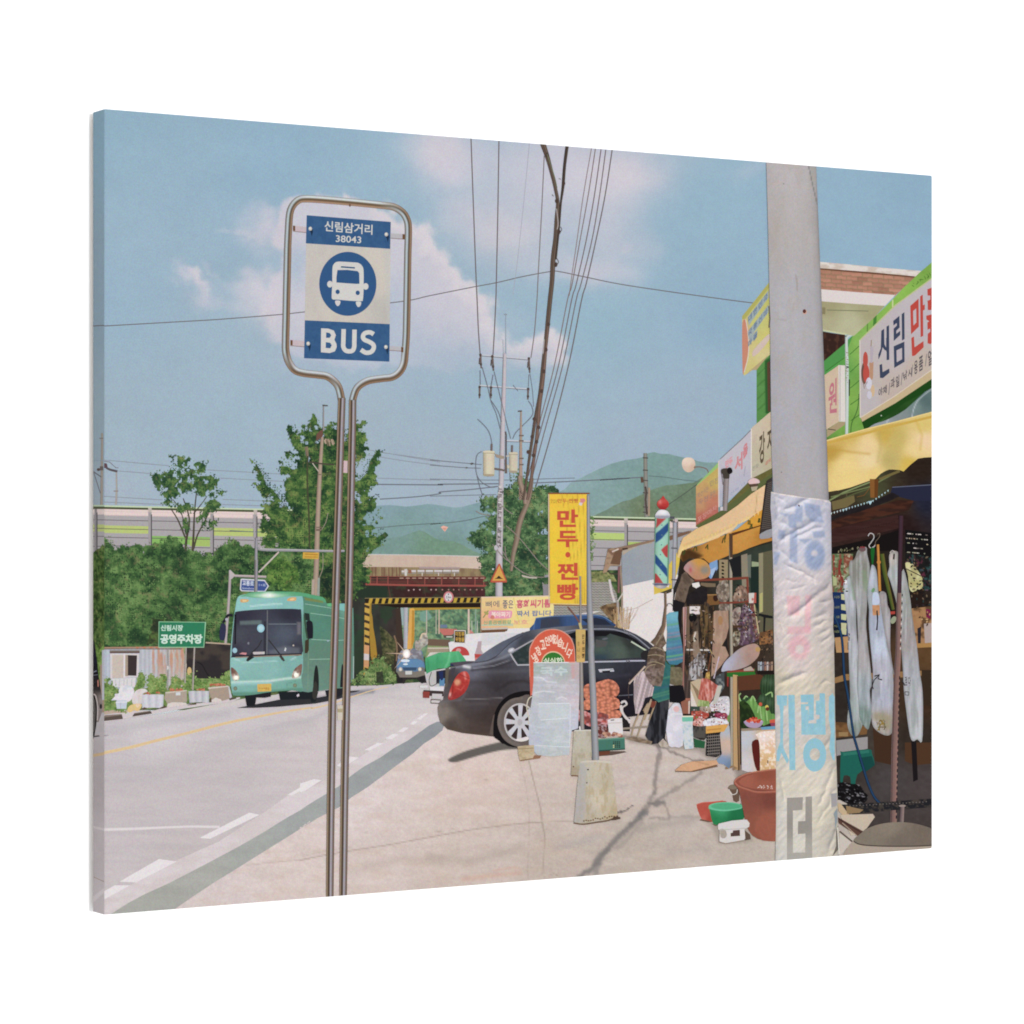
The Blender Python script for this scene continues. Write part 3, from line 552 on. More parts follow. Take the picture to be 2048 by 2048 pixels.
mp.poly(M6([(625,1485),(680,1500),(720,1510),(720,1532),(690,1535),(640,1520)]),(160,146,130));mp.line(M6([(620,1630),(690,1640),(720,1648)]),4,(110,98,92));mp.line(M6([(728,1270),(735,1300),(735,1540)]),3,(92,82,84));mp.line(M6([(738,1600),(765,1620)]),6,(196,188,176));mp.line(M6([(732,1540),(735,1675)]),4.6,(110,96,90));mp.line(M6([(735,1510),(765,1505)]),3,(190,184,176))
wb=part('printed_utility_pole','shorter brown wooden utility pole behind the bundle of cables')
wb.tube(sm(M6([(880,1070),(878,1300),(876,1600),(880,1932)])+N1([(985,60),(990,130)]),3),[3,5.5,7.5,9],[(-1,(150,126,112)),(-.2,(182,158,142)),(1,(130,108,98))]);wb.line(M6([(850,1075),(888,1072)]),2.6,(86,76,74))
for y in(1310,1360,1530,1590):wb.line(M6([(860,y),(905,y)]),2.6,(112,98,92))
tk=tr.sub('dead_limb','bare brown limb wrapped in vines')
tk.tube(sm(N1([(1080,-20),(1060,120),(1030,240),(980,360),(950,470),(930,600),(905,700),(880,880)]),4),[8,10,10,11,11,9,6],[(-1,(120,106,92)),(-.3,(156,138,122)),(.4,(128,110,96)),(1,(96,84,72))])
tk.tube(sm(N1([(960,-40),(975,40),(1010,140),(1020,230)]),3),[8,10,9],[(-1,(134,116,104)),(0,(164,142,128)),(1,(110,94,84))])
for q in([(790,250),(850,300),(900,330)],[(830,440),(900,500),(960,560),(1060,680),(1150,790),(1240,870)],[(800,690),(860,780),(960,870),(1060,920),(1160,940),(1240,930)],[(820,640),(840,760),(920,840),(1000,900)],[(540,300),(600,330),(680,340)],[(700,620),(800,740),(880,800)]):tk.line(sm(N1(q),4),1.8,(140,130,122))
tk.poly(N1([(980,915),(1060,935),(1130,940),(1130,952),(1060,950),(990,935)]),(190,180,170))
# bundle of cables
cb=part('printed_cable_bundle','thick twisted bundle of dark brown cables descending to the poles')
CP=[(-1,(74,62,56)),(-.35,(116,100,88)),(.1,(78,66,60)),(.5,(104,88,76)),(1,(66,54,50))]
cb.tube(sm(T3([(1090,130),(1140,280),(1180,430),(1215,580),(1235,700),(1225,850),(1215,1050),(1190,1250),(1180,1450)])+M6([(1160,0),(1140,200),(1120,400),(1095,620),(1065,900),(1020,1130),(990,1330),(960,1530),(935,1720),(900,1932)]),4),[11,8,6.5,7,9,10,9.5,9,9,8.5,8,8,7.5,6.5,6,5.5,5,5],CP)
cb.tube(sm(T3([(1325,155),(1300,350),(1285,550),(1265,700),(1250,900),(1235,1050),(1215,1250)]),4),[6.5,6,6,4,4,4.5,4],[(-1,(84,72,64)),(0,(72,62,56)),(1,(60,52,48))])
cb.tube(sm(M6([(1140,250),(1120,500),(1095,750),(1060,1000),(1045,1200),(1025,1380),(995,1600),(970,1800),(940,1932)]),4),[3.5,4,6,8,7,6.5,6,6,6],[(-1,(98,80,72)),(0,(132,108,96)),(1,(84,68,62))])
for x,y in((1145,235),(1120,480),(1100,690),(1078,880),(1050,1230),(1030,1370),(1008,1150),(988,1320),(1000,1500),(950,1468)):cb.ell(*M6(x,y),3.6,4.2,(84,68,62),n=10)
for x,y in((1130,240),(1290,515),(1225,685),(1245,985),(1215,1300)):cb.ell(*T3(x,y),3.6,5,(76,62,56),n=10)
cb.line(sm(T3([(1262,935),(1272,965),(1250,1000)]),5),1.3,(96,88,88));cb.line(sm(T3([(1225,1240),(1242,1275),(1222,1310)]),5),1.3,(96,88,88));cb.line(sm(T3([(1245,470),(1265,475)]),3),1.3,(96,88,88));cb.line(sm(T3([(1180,625),(1195,640)]),3),1.3,(96,88,88))
cb.line(sm(T3([(1222,760),(1238,900),(1228,960)]),4),2,(170,160,158));cb.line(M6([(1105,380),(1092,520)]),1.6,(176,168,166));cb.line(sm(T3([(1130,230),(1200,440),(1228,560)]),4),1.4,(112,120,92))
# left hand trees
st_=part('printed_tree','small round leafy tree standing in front of the left noise barrier')
tk=st_.sub('trunk')
for q,w in(([(925,1460),(930,1350),(960,1150),(900,950)],[5.5,4.5,3,2]),([(990,1480),(1000,1300),(1010,1080),(1030,880)],[5,4,3,2]),([(920,1330),(850,1160),(780,1050)],[3.5,3,2]),([(1000,1440),(1040,1300),(1120,1150),(1160,1050)],[3.5,3,2]),([(930,1300),(880,1080),(800,960)],[3,2,1.5]),([(1000,1100),(1080,1000),(1130,930)],[2.5,2,1.5])):tk.tube(sm(M1(q),3),w,[(-1,(92,84,72)),(1,(62,58,50))])
c=st_.sub('crown');lf=leafy((36,62,50),(66,98,58),(112,138,80),13,4.5,21)
for i,q in enumerate(([(775,550),(860,545),(970,570),(950,620),(880,660),(800,620)],[(1020,600),(1070,580),(1130,610),(1125,700),(1060,720),(1020,650)],[(590,720),(640,700),(720,720),(780,650),(840,690),(900,660),(1000,670),(1040,740),(1120,740),(1180,710),(1250,780),(1210,850),(1140,870),(1100,940),(1020,900),(960,880),(900,900),(850,950),(780,960),(700,920),(650,880),(610,810)],[(690,990),(760,960),(840,1010),(930,1000),(1010,1040),(960,1090),(880,1080),(800,1050)],
                         [(1230,875),(1310,875),(1290,920),(1230,930)],[(1110,990),(1200,960),(1270,1020),(1230,1070),(1160,1080),(1120,1150),(1040,1190),(1010,1150),(1080,1080)],[(1080,1180),(1160,1160),(1240,1160),(1230,1210),(1130,1260),(1080,1250)],[(890,1150),(950,1130),(960,1280),(900,1290)],[(1165,890),(1210,910),(1200,930),(1170,930)])):
    fol(c,M1(q),lf,30+i,6,9,6,.34,9)
bt=part('printed_tree','tall spreading green tree behind the bus stop sign posts')
tk=bt.sub('trunk');tk.tube(M4([(680,1450),(665,1200),(650,900),(640,500)]),[3,3,3.5,3],[(-1,(84,80,66)),(1,(60,60,50))])
c=bt.sub('crown');lf=leafy((32,54,42),(64,96,54),(118,142,76),22,5,44)
out=M4([(440,235),(490,245),(560,290),(600,380),(610,230),(680,190),(700,150),(760,190),(780,280),(830,250),(890,180),(930,260),(1000,330),(1110,230),(1160,180),(1235,200),(1180,290),(1210,330),(1240,385),(1190,440),(1230,480),(1200,560),(1130,600),(1120,780),(1190,720),(1230,600),(1290,510),(1390,475),(1330,600),(1290,700),(1335,760),(1290,860),(1220,890),(1260,950),(1360,905),(1310,990),(1310,1060),(1210,1110),(1180,1180),(1250,1190),(1300,1130),(1370,1060),(1340,1150),(1280,1210),(1230,1270),(1300,1300),(1390,1240),(1400,1310),(1380,1400),(1300,1450),(1230,1470),(1240,1540),(1190,1580),(1280,1630),(1260,1700),(1180,1800),(1100,1932),(560,1932),(330,1932),(250,1800),(200,1600),(240,1480),(190,1390),(240,1290),(150,1240),(200,1190),(250,1120),(200,1080),(280,1050),(200,1000),(240,960),(190,880),(110,810),(180,800),(150,700),(110,570),(190,620),(240,700),(300,830),(380,880),(430,960),(460,870),(400,820),(470,760),(360,670),(400,640),(385,575),(450,630),(530,660),(440,520),(500,510),(560,560),(500,400)])
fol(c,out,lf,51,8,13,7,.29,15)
fol(c,M4([(560,1700),(640,1650),(760,1700),(1000,1500),(1100,1600),(1100,1932),(560,1932)]),leafy((32,48,40),(52,74,48),(84,108,60),16,5,47,bias=-.12),52,4,10,7,.2)
sb=part('printed_shrub_bank','thick bank of green shrubs below the left noise barrier')
out=M1([(-40,1480),(60,1440),(110,1380),(160,1330),(210,1390),(270,1440),(340,1390),(400,1430),(450,1390),(520,1410),(600,1410),(680,1360),(760,1320),(830,1330),(880,1380),(960,1450),(1060,1480),(1180,1480),(1250,1420),(1310,1380),(1340,1330),(1410,1370),(1450,1400),(1540,1400),(1620,1450),(1750,1440),(1932,1400)])+M4([(560,1460),(700,1480),(740,1800),(760,1932)])+M2([(1932,700),(1932,1180),(1500,720),(-40,740)])
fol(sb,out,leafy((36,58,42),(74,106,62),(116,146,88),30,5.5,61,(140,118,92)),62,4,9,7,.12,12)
sb.paint(M2([(780,300),(950,360),(1000,560),(880,700),(700,740),(760,520)]),Ink((58,66,52)).fn(lambda X,Y,c:leafy((42,50,42),(60,74,48),(96,116,64),16,5,70)(X,Y)),2.4,lambda X,Y,d:d+10*(fbm(X/8,Y/8,5)-.5)>4)
fol(sb,M4([(230,1560),(420,1520),(560,1640),(580,1780),(440,1830),(300,1780)]),leafy((44,68,42),(80,116,56),(118,150,70),18,5,72),72,4,10)
rp=part('printed_utility_pole','leaning concrete utility pole behind the bus stop sign posts')
rp.tube(M4([(808,45),(806,300)]),[2.6,3.4],[(-1,(170,168,170)),(1,(110,104,104))]);rp.poly(M4([(795,45),(850,50),(850,60),(800,60)]),(90,86,86))
rp.tube(sm(M4([(795,360),(775,650),(760,950),(748,1250),(738,1600),(722,1932)]),3),[6,8,9,10,10.5,11],[(-1,(140,124,112)),(-.3,(178,158,140)),(.5,(160,140,124)),(1,(118,102,92))])
rp.line(M4([(665,600),(780,615),(910,625)]),3,(76,70,62));rp.line(M4([(700,610),(760,690)]),2,(190,180,168));rp.tube(M4([(640,450),(655,560)]),[7,4],[(-1,(140,122,104)),(1,(120,106,90))]);rp.line(sm(M4([(655,540),(650,800),(665,1100),(672,1430)]),3),3.2,(72,74,56))
rp.poly(M4([(740,330),(770,300),(800,285),(800,350),(750,390),(735,390)]),(112,80,70));
for i in range(9):rp.lines([(M4(815+i*10,370+rng.random()*30),M4(830+i*10,400+rng.random()*55))],3,rng.choice([(160,140,120),(112,100,84),(178,160,140)]))
for y in(720,1230,1250,1260):rp.line(M4([(735 if y>800 else 750,y),(785,y)]),2.2,(120,104,92))
rp.poly(M4([(695,1735),(720,1730),(715,1880),(690,1880)]),(176,160,148));rp.poly(M4([(752,1715),(772,1720),(768,1895),(745,1890)]),(150,158,150));rp.line(sm(M4([(800,1480),(800,1620),(765,1720)]),3),1.6,(150,140,124));rp.line(sm(M4([(850,1090),(830,1180),(790,1250)]),3),1.5,(150,140,124))
rp.sub('lamp_box','small pink box between the sign posts').poly(M4([(990,585),(1040,588),(1038,705),(988,702)]),(206,180,184))
tl=part('printed_sign_gantry','grey mast arm with a small amber sign over the road')
tl.tube(M4([(158,1330),(155,1600),(150,1870)]),[4.5,7,7.5],[(-1,(122,122,128)),(-.2,(168,164,170)),(1,(96,98,102))]);tl.tube(sm(M4([(180,1425),(220,1445),(500,1452),(900,1460),(1010,1458)]),4),[6,5,4.2],[(-1,(186,182,186)),(1,(130,130,134))]);tl.line(M4([(375,1468),(180,1665)]),3.2,(196,184,176));tl.line(M4([(135,1110),(140,1330)]),3.4,(168,162,166))
tl.sub('amber_sign','small amber hanging sign').poly(M4([(608,1470),(762,1475),(758,1538),(605,1532)]),(218,164,50)).line(M4([(625,1488),(750,1495)]),1.6,(176,120,30)).line(M4([(625,1515),(750,1518)]),1.6,(180,126,34))
bs=part('printed_road_sign','blue arrow shaped road sign on a pale post beside the bus')
bs.tube(sm(M3([(195,150),(185,400),(165,700),(140,1000),(110,1560)]),3),[5,5.5,5.5,5.5,4.6],[(-1,(158,148,150)),(0,(188,176,178)),(1,(140,130,132))]);bs.poly(M3([(180,135),(195,125),(250,180),(255,205),(220,240),(190,255)]),(190,178,180));bs.tube(M3([(240,203),(660,218)]),4.6,[(-1,(204,190,190)),(1,(150,138,140))])
pnl=bs.sub('panel');pnl.poly(M3([(330,245),(350,240),(640,256),(695,335),(645,412),(340,402),(320,380)]),(206,208,216));pnl.poly(M3([(345,258),(636,272),(678,335),(638,398),(348,390),(335,372)]),(62,84,152))
pnl.text('교통로',M3([(352,262),(500,272),(500,338),(352,330)]),(196,204,220),.04);pnl.text('Goodong',M3([(348,348),(505,356),(505,386),(348,380)]),(180,190,214),.02);pnl.text('1+로',M3([(566,305),(655,308),(655,340),(566,336)]),(170,182,212),.02)
tl.sub('front_mast').tube(M3([(532,0),(525,412)]),6.8,[(-1,(122,122,128)),(-.2,(164,160,166)),(.3,(130,126,122)),(1,(88,92,90))])
# ================================================================== left roadside: shed, planters, sign, bus, van
bg=part('printed_verge','weedy verge along the far side of the road')
vg=leafy((70,94,54),(112,138,78),(150,166,104),16,5,81)
bg.paint(M2([(-30,900),(140,740),(1900,740),(1932,1300),(1500,1420),(1000,1500),(500,1570),(160,1600),(-30,1600)]),vg,2.2)
bg.sub('roadside_edge').poly(M2([(-20,1600),(160,1560),(330,1545),(560,1545),(800,1560),(1000,1500),(1240,1470),(1560,1445),(1800,1400),(1932,1380),(1932,1400),(1800,1440),(1200,1530),(800,1600),(430,1660),(160,1710),(-20,1730)]),(208,198,200)).poly(M2([(160,1560),(330,1545),(480,1560),(480,1580),(300,1590),(160,1610)]),(186,164,150))
dkw=part('printed_dark_shed','black sheeting covered shed behind the road sign');dkw.paint(M2([(1240,700),(1490,690),(1810,700),(1815,1100),(1690,1140),(1380,1140),(1240,1060)]),Ink((52,48,50)).patch((82,72,64),.8,24,18,3,.5,.6),3);dkw.poly(M2([(1490,668),(1810,690),(1810,706),(1490,686)]),(186,164,146))
dkw.ell(*M2(1280,1045),4.5,8,(212,178,110));dkw.line(sm(M2([(1380,930),(1440,960),(1510,1080),(1560,1140)])),2,(36,34,36))
sh=part('printed_metal_shed','low corrugated metal shed with rust streaks and a small window')
def corr(X,Y,c):
    w=np.sin((X-205)/8.7*2*math.pi);c=c+(w*9)[:,None]
    r=sst((fbm(X/5.2,Y/40,8,3)-.50)/.1)*sst((X-288)/10)*sst((1372-Y)/60);return c*(1-.75*r[:,None])+np.array([[196,134,104]])*.75*r[:,None]
sh.paint(M2([(135,740),(1200,745),(1245,960),(1225,1250),(135,1280)]),Ink([(205,1330,(182,188,200)),(240,1320,(176,184,198)),(300,1330,(184,186,194)),(340,1340,(186,182,184)),(365,1330,(190,178,168))]).fn(corr).noise(6,6,20,4),2.2)
sh.sub('roof_edge').line(M2([(135,745),(600,740),(880,735),(1200,745)]),3,(168,134,112)).line(M2([(150,760),(640,758),(1180,760)]),2,(120,106,96)).line(M2([(255,785),(640,785)]),3,(130,122,116)).line(M2([(255,804),(640,802)]),3.4,(104,84,76))
for q in(610,700,790,860):sh.ell(*M2(q,742),4,1.6,(196,120,84),n=8)
wi=sh.sub('window','aluminium window with one open dark pane');wi.poly(M2([(258,818),(630,822),(625,1120),(262,1140)]),(212,204,206));wi.poly(M2([(285,838),(432,838),(430,1130),(288,1135)]),(200,186,176));wi.poly(M2([(488,838),(606,842),(598,1105),(488,1102)]),(62,54,54));wi.poly(M2([(455,838),(488,838),(488,1110),(452,1110)]),(168,150,134));wi.poly(M2([(432,820),(455,820),(452,1130),(430,1130)]),(222,216,218))
wi.poly(M2([(270,1145),(590,1130),(580,1250),(290,1250)]),(216,212,214));
for x in(330,380,440,480,540):wi.line(M2([(x,1150),(x-4,1240)]),1.5,(190,190,190))
sh.sub('corner_post').poly(M2([(135,745),(158,745),(158,1250),(130,1280)]),(196,182,178))
wd2=bg.sub('weeds','patches of green weeds and small shrubs')
for q,s_ in(([(150,1230),(215,1130),(260,1140),(290,1220),(350,1250),(330,1400),(340,1530),(170,1560),(150,1420)],82),([(580,1240),(620,1110),(650,1060),(700,1090),(710,1200),(690,1280),(570,1290)],83),([(740,1300),(740,1110),(800,1080),(870,1130),(920,1080),(990,1120),(990,1290),(900,1330),(740,1330)],84),([(1030,1280),(1050,1130),(1120,1110),(1200,1160),(1280,1100),(1350,1060),(1380,1160),(1480,1180),(1560,1110),(1600,1200),(1560,1290),(1400,1300),(1200,1290)],85),([(1690,1120),(1760,1040),(1830,1010),(1810,1230),(1700,1200)],86),([(300,1430),(480,1450),(520,1500),(480,1560),(320,1560)],87)):
    fol(wd2,M2(q),leafy((78,106,54),(120,152,82),(160,176,112),10,4,s_,(190,150,96)),s_,4,6)
pt_=part('printed_planter','row of white fluted planters holding orange flowers')
def planter(x0,x1,y0,y1,x2,x3,n,cols=((214,212,220),(190,190,200))):
    p=pt_.sub('fluted_pot')
    for i in range(n):
        a,b,c,d=x0+(x1-x0)*i/n,x0+(x1-x0)*(i+1)/n,x3+(x2-x3)*i/n,x3+(x2-x3)*(i+1)/n
        p.tube(M2([((a+b)/2,y0),((c+d)/2,y1-(4 if i%2 else 0))]),(b-a)/6.44,[(-1,cols[1]),(-.3,cols[0]),(1,cols[1])])
planter(655,950,1345,1520,935,680,3);planter(1268,1535,1300,1450,1530,1285,3,((206,204,210),(176,176,184)))
tp=pt_.sub('stone_trough','grey brown rectangular trough');tp.poly(M2([(970,1320),(1245,1295),(1250,1440),(1000,1470),(960,1400)]),(172,158,146));tp.poly(M2([(970,1315),(1245,1288),(1248,1302),(975,1332)]),(204,192,180));tp.poly(M2([(1105,1320),(1165,1315),(1165,1355),(1105,1358)]),(206,210,214))
tp2=pt_.sub('stone_trough','brown trough beside the bus');tp2.poly(M2([(1525,1260),(1780,1240),(1800,1400),(1700,1430),(1560,1420)]),(168,150,136));tp2.poly(M2([(1520,1255),(1780,1230),(1785,1246),(1525,1275)]),(208,196,186));tp2.poly(M2([(1780,1240),(1795,1240),(1830,1380),(1800,1400)]),(196,196,200));tp2.poly(M2([(1790,1395),(1880,1385),(1885,1400),(1800,1420)]),(92,78,72))
fl=pt_.sub('flowers','orange red flowers')
for x0,x1,y,n in((1030,1190,1280,26),(1545,1740,1215,34),(690,780,1325,8),(1370,1480,1275,10),(860,900,1320,4)):
    for i in range(n):fl.ell(*M2(x0+(x1-x0)*rng.random(),y-(x1>1500)*(x0-1545)*.1+rng.random()*26-8),1.6+rng.random(),1.3,rng.choice([(206,106,74),(190,90,66),(216,130,96)]),n=7)
for q in([(1000,1465),(1060,1445),(1240,1450),(1245,1475),(1040,1510),(990,1500)],[(1560,1420),(1620,1385),(1690,1410),(1700,1435),(1570,1445)]):pt_.sub('kerb_stone').poly(M2(q),(216,206,200))
for q in([(870,1530),(960,1490),(995,1510),(930,1528)],[(1250,1480),(1370,1455),(1370,1475),(1260,1485)],[(640,1540),(700,1510),(740,1520),(700,1545)],[(1540,1400),(1565,1385),(1565,1440),(1545,1450)]):pt_.sub('gap_shadow').poly(M2(q),(92,76,64))
gb=part('printed_rubbish_bags','heap of white bags, a white crate and yellow litter by the kerb')
b1=gb.sub('white_bag');b1.paint(sm(M2([(370,1290),(400,1245),(470,1225),(540,1250),(570,1310),(540,1400),(490,1440),(400,1440),(330,1420),(275,1420),(320,1370),(320,1340),(370,1330)]),4,True),Ink((226,222,226)).patch((196,198,210),.8,9,9,3,.5,.6),2.2)
b2=gb.sub('white_sack');b2.paint(sm(M2([(580,1310),(640,1275),(710,1275),(740,1310),(680,1340),(660,1470),(560,1470),(540,1400)]),4,True),Ink((220,212,212)).patch((200,190,188),.6,9,12,3,.5,.6),2.4)
b3=gb.sub('crate');b3.poly(M2([(330,1440),(360,1420),(470,1420),(480,1440),(465,1530),(345,1530)]),(196,202,216));b3.line(M2([(390,1450),(395,1525)]),1.6,(176,182,198));b3.line(M2([(335,1445),(478,1442)]),2,(222,224,232))
b4=gb.sub('litter','yellow litter');b4.poly(sm(M2([(480,1560),(500,1500),(560,1470),(650,1465),(665,1500),(620,1560),(570,1550),(520,1575)]),3,True),(226,192,124));b4.poly(sm(M2([(590,1475),(645,1475),(610,1520)]),3,True),(232,206,180))
kb=part('printed_kerb_block','dark rubber parking block beside the road');kb.poly(M2([(165,1630),(410,1600),(425,1660),(165,1690)]),(92,80,74));kb.poly(M2([(165,1628),(200,1612),(400,1598),(412,1610),(180,1642)]),(132,118,108))
kb=part('printed_kerb_block','dark block further along the road edge');kb.poly(M2([(545,1630),(570,1590),(780,1558),(800,1590)]),(84,72,66));kb.line(M2([(570,1592),(782,1560)]),1.8,(126,112,102))
sg=part('printed_direction_sign','green rectangular sign reading parking lot in white Korean letters')
for x0,x1,y0,y1 in((1235,1222,735,1200),(1345,1322,735,1290)):sg.sub('leg').tube(M2([(x0,y0),(x1,y1)]),3.2,[(-1,(186,178,172)),(1,(140,132,124))])
sg.sub('leg').line(M2([(1005,760),(1008,980),(1000,1290)]),3,(158,154,150)).ell(*M2(1002,1000),1.8,4,(216,212,214))
p=sg.sub('panel');p.poly(M2([(884,405),(1495,412),(1470,742),(880,742)]),(150,196,158));p.poly(M2([(893,414),(1480,420),(1462,732),(888,732)]),(44,128,90));p.text('신림시장',M2([(910,450),(1200,450),(1195,528),(910,528)]),(196,222,206),.035);p.text('공영주차장',M2([(906,568),(1450,570),(1445,692),(906,694)]),(206,226,212),.045)
# ---- the bus
bu=part('printed_bus','teal green coach with headlights on driving towards the viewer')
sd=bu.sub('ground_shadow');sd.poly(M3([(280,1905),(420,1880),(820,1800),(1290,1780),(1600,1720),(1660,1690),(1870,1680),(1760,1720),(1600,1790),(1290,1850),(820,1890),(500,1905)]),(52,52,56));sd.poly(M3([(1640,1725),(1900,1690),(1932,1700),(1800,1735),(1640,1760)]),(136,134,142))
un=bu.sub('chassis');un.poly(M3([(385,1700),(720,1690),(720,1760),(640,1775),(420,1770)]),(38,38,42));un.poly(M3([(820,1700),(1260,1690),(1330,1700),(1310,1780),(1290,1830),(1240,1830),(1230,1790),(840,1800)]),(34,38,42));un.poly(M3([(1050,1740),(1080,1720),(1088,1750),(1060,1765)]),(206,200,204));un.poly(M3([(1420,1680),(1640,1640),(1660,1720),(1600,1760),(1440,1770)]),(40,40,46))
w_=bu.sub('wheel','front wheel');w_.poly(M3([(385,1730),(535,1740),(525,1830),(510,1880),(410,1880),(395,1800)]),(34,36,40))
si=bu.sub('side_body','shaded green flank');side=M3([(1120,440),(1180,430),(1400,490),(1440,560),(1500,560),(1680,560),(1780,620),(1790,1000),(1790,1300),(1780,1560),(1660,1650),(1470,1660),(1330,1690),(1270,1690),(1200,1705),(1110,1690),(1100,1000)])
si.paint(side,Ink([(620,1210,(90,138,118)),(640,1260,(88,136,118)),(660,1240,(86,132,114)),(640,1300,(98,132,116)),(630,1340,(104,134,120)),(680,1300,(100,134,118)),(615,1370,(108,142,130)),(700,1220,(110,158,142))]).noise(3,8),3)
for a,b in(((1160,565),(1500,620)),((1230,685),(1500,722)),((1590,740),(1680,758)),((1240,1022),(1500,1036)),((1590,1035),(1680,1030)),((1215,1280),(1480,1275))):si.line([M3(*a),M3(*b)],1.4,(146,182,164))
si.ell(*M3(1455,1040),2.2,1.8,(150,178,190),n=10);si.line(M3([(1205,1050),(1200,1400),(1195,1680)]),1.2,(124,150,128));si.poly(M3([(1160,1040),(1210,1010),(1208,1160),(1190,1200),(1155,1200)]),(66,58,46))
si.poly(M3([(1590,560),(1680,560),(1680,660),(1590,640)]),(126,186,180));si.line(M3([(1785,1240),(1782,1560)]),1.8,(170,186,180));si.line(M3([(1330,1690),(1480,1668)]),1.4,(150,160,158))
wa=bu.sub('wheel_arch','dark arch with the side wheel');wa.poly(sm(M3([(1262,1700),(1268,1560),(1280,1430),(1300,1355),(1325,1400),(1338,1560),(1335,1690)]),4),(40,42,42));wa.poly(sm(M3([(1255,1760),(1262,1640),(1290,1560),(1320,1620),(1320,1740),(1290,1800)]),3,True),(58,58,54));wa.poly(sm(M3([(1610,1640),(1618,1500),(1635,1340),(1655,1400),(1660,1640)]),3),(40,40,44))
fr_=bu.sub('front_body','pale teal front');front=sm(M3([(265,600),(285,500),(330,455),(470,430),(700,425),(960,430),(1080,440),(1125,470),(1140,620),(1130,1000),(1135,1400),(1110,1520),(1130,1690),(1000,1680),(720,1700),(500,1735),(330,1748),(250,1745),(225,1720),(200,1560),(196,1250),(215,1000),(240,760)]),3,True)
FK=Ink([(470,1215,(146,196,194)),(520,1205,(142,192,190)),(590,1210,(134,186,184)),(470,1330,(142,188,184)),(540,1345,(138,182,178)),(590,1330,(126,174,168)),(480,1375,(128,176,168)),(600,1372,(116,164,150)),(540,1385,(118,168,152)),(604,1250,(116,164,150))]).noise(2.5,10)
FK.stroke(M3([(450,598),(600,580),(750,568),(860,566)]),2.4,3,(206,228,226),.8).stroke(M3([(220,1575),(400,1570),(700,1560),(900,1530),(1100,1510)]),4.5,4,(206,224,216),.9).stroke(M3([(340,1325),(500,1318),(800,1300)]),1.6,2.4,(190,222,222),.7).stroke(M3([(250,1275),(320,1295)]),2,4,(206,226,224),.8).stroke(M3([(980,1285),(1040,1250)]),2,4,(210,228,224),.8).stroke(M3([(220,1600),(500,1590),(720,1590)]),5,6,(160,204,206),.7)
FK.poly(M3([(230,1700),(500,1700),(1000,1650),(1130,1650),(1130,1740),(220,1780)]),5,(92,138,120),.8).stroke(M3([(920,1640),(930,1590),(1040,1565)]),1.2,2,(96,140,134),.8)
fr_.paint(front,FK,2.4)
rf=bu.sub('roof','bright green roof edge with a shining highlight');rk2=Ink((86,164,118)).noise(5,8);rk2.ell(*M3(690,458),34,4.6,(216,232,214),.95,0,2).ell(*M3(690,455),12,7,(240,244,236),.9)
rf.paint(sm(M3([(320,470),(400,440),(470,415),(700,405),(980,408),(1120,420),(1240,445),(1390,480),(1432,545),(1380,530),(1150,470),(920,470),(800,485),(600,490),(460,482),(400,470)]),3,True),rk2,2)
rf.poly(M3([(1150,480),(1385,525),(1400,555),(1160,520)]),(120,134,84));rf.poly(M3([(1440,560),(1500,555),(1500,600),(1450,595)]),(98,186,130))
for q in([(330,505),(425,508),(432,530),(400,545),(335,545)],[(930,525),(950,490),(1040,480),(1045,515),(1020,528)]):bu.sub('marker_lamp','amber roof lamp').poly(sm(M3(q),3,True),(222,164,98)).poly(sm(M3([(a*.5+sum(p[0]for p in q)/len(q)*.5,b*.5+sum(p[1]for p in q)/len(q)*.5)for a,b in q]),3,True),(238,196,140))
ws_=bu.sub('windscreen','dark two part windscreen');wsp=sm(M3([(255,690),(300,660),(600,635),(900,628),(1080,635),(1112,670),(1120,1000),(1118,1220),(900,1225),(600,1235),(230,1255),(215,1230),(225,1000),(245,780)]),3,True)
ws_.paint(wsp,Ink([(480,1230,(54,52,66)),(580,1225,(52,52,64)),(480,1270,(74,76,86)),(570,1270,(84,90,104)),(500,1290,(70,70,82)),(570,1300,(78,84,98)),(470,1305,(62,60,72)),(590,1300,(60,60,70))]).poly(M3([(700,1170),(900,1110),(1090,1130),(1090,1210),(700,1215)]),8,(110,114,124),.7).poly(M3([(320,785),(600,775),(600,830),(320,835)]),3,(108,124,122),.8).poly(M3([(1055,800),(1105,800),(1105,960),(1060,960)]),3,(120,116,122),.8).noise(3,4,4,2),2)
ws_.line(M3([(690,825),(1050,825)]),1.6,(116,124,130));ws_.line(M3([(675,645),(668,1230)]),2,(110,112,116));ws_.line(M3([(645,790),(640,1230)]),5,(54,54,64));ws_.ell(*M3(590,880),7.4,8.2,(152,200,216));ws_.ell(*M3(592,878),4.6,5.2,(178,212,222));ws_.ell(*M3(255,1165),4.8,5.2,(160,196,210))
ws_.poly(M3([(480,1185),(640,1180),(640,1212),(500,1218)]),(200,190,192));ws_.poly(M3([(310,1210),(350,1190),(410,1195),(400,1222)]),(206,140,144));ws_.line(M3([(262,1255),(700,1238),(1118,1222)]),2.2,(150,130,116));ws_.line(M3([(228,1240),(600,1222),(1118,1208)]),2,(38,36,40));ws_.poly(M3([(250,700),(275,700),(270,1080),(250,1090)]),(36,34,42));ws_.ell(*M3(430,1072),2,2.6,(124,128,138),n=10);ws_.ell(*M3(1010,1100),1.8,1.8,(196,190,176),n=8);ws_.poly(M3([(890,1170),(905,1125),(920,1140),(910,1175)]),(206,208,212))
for q in([(600,1030),(560,1110),(480,1190),(410,1300)],[(690,1030),(770,1130),(840,1220),(890,1300)]):bu.sub('wiper').tube(M3(q),[2.6,2,2.4,4.2],[(-1,(40,38,42)),(1,(66,64,66))])
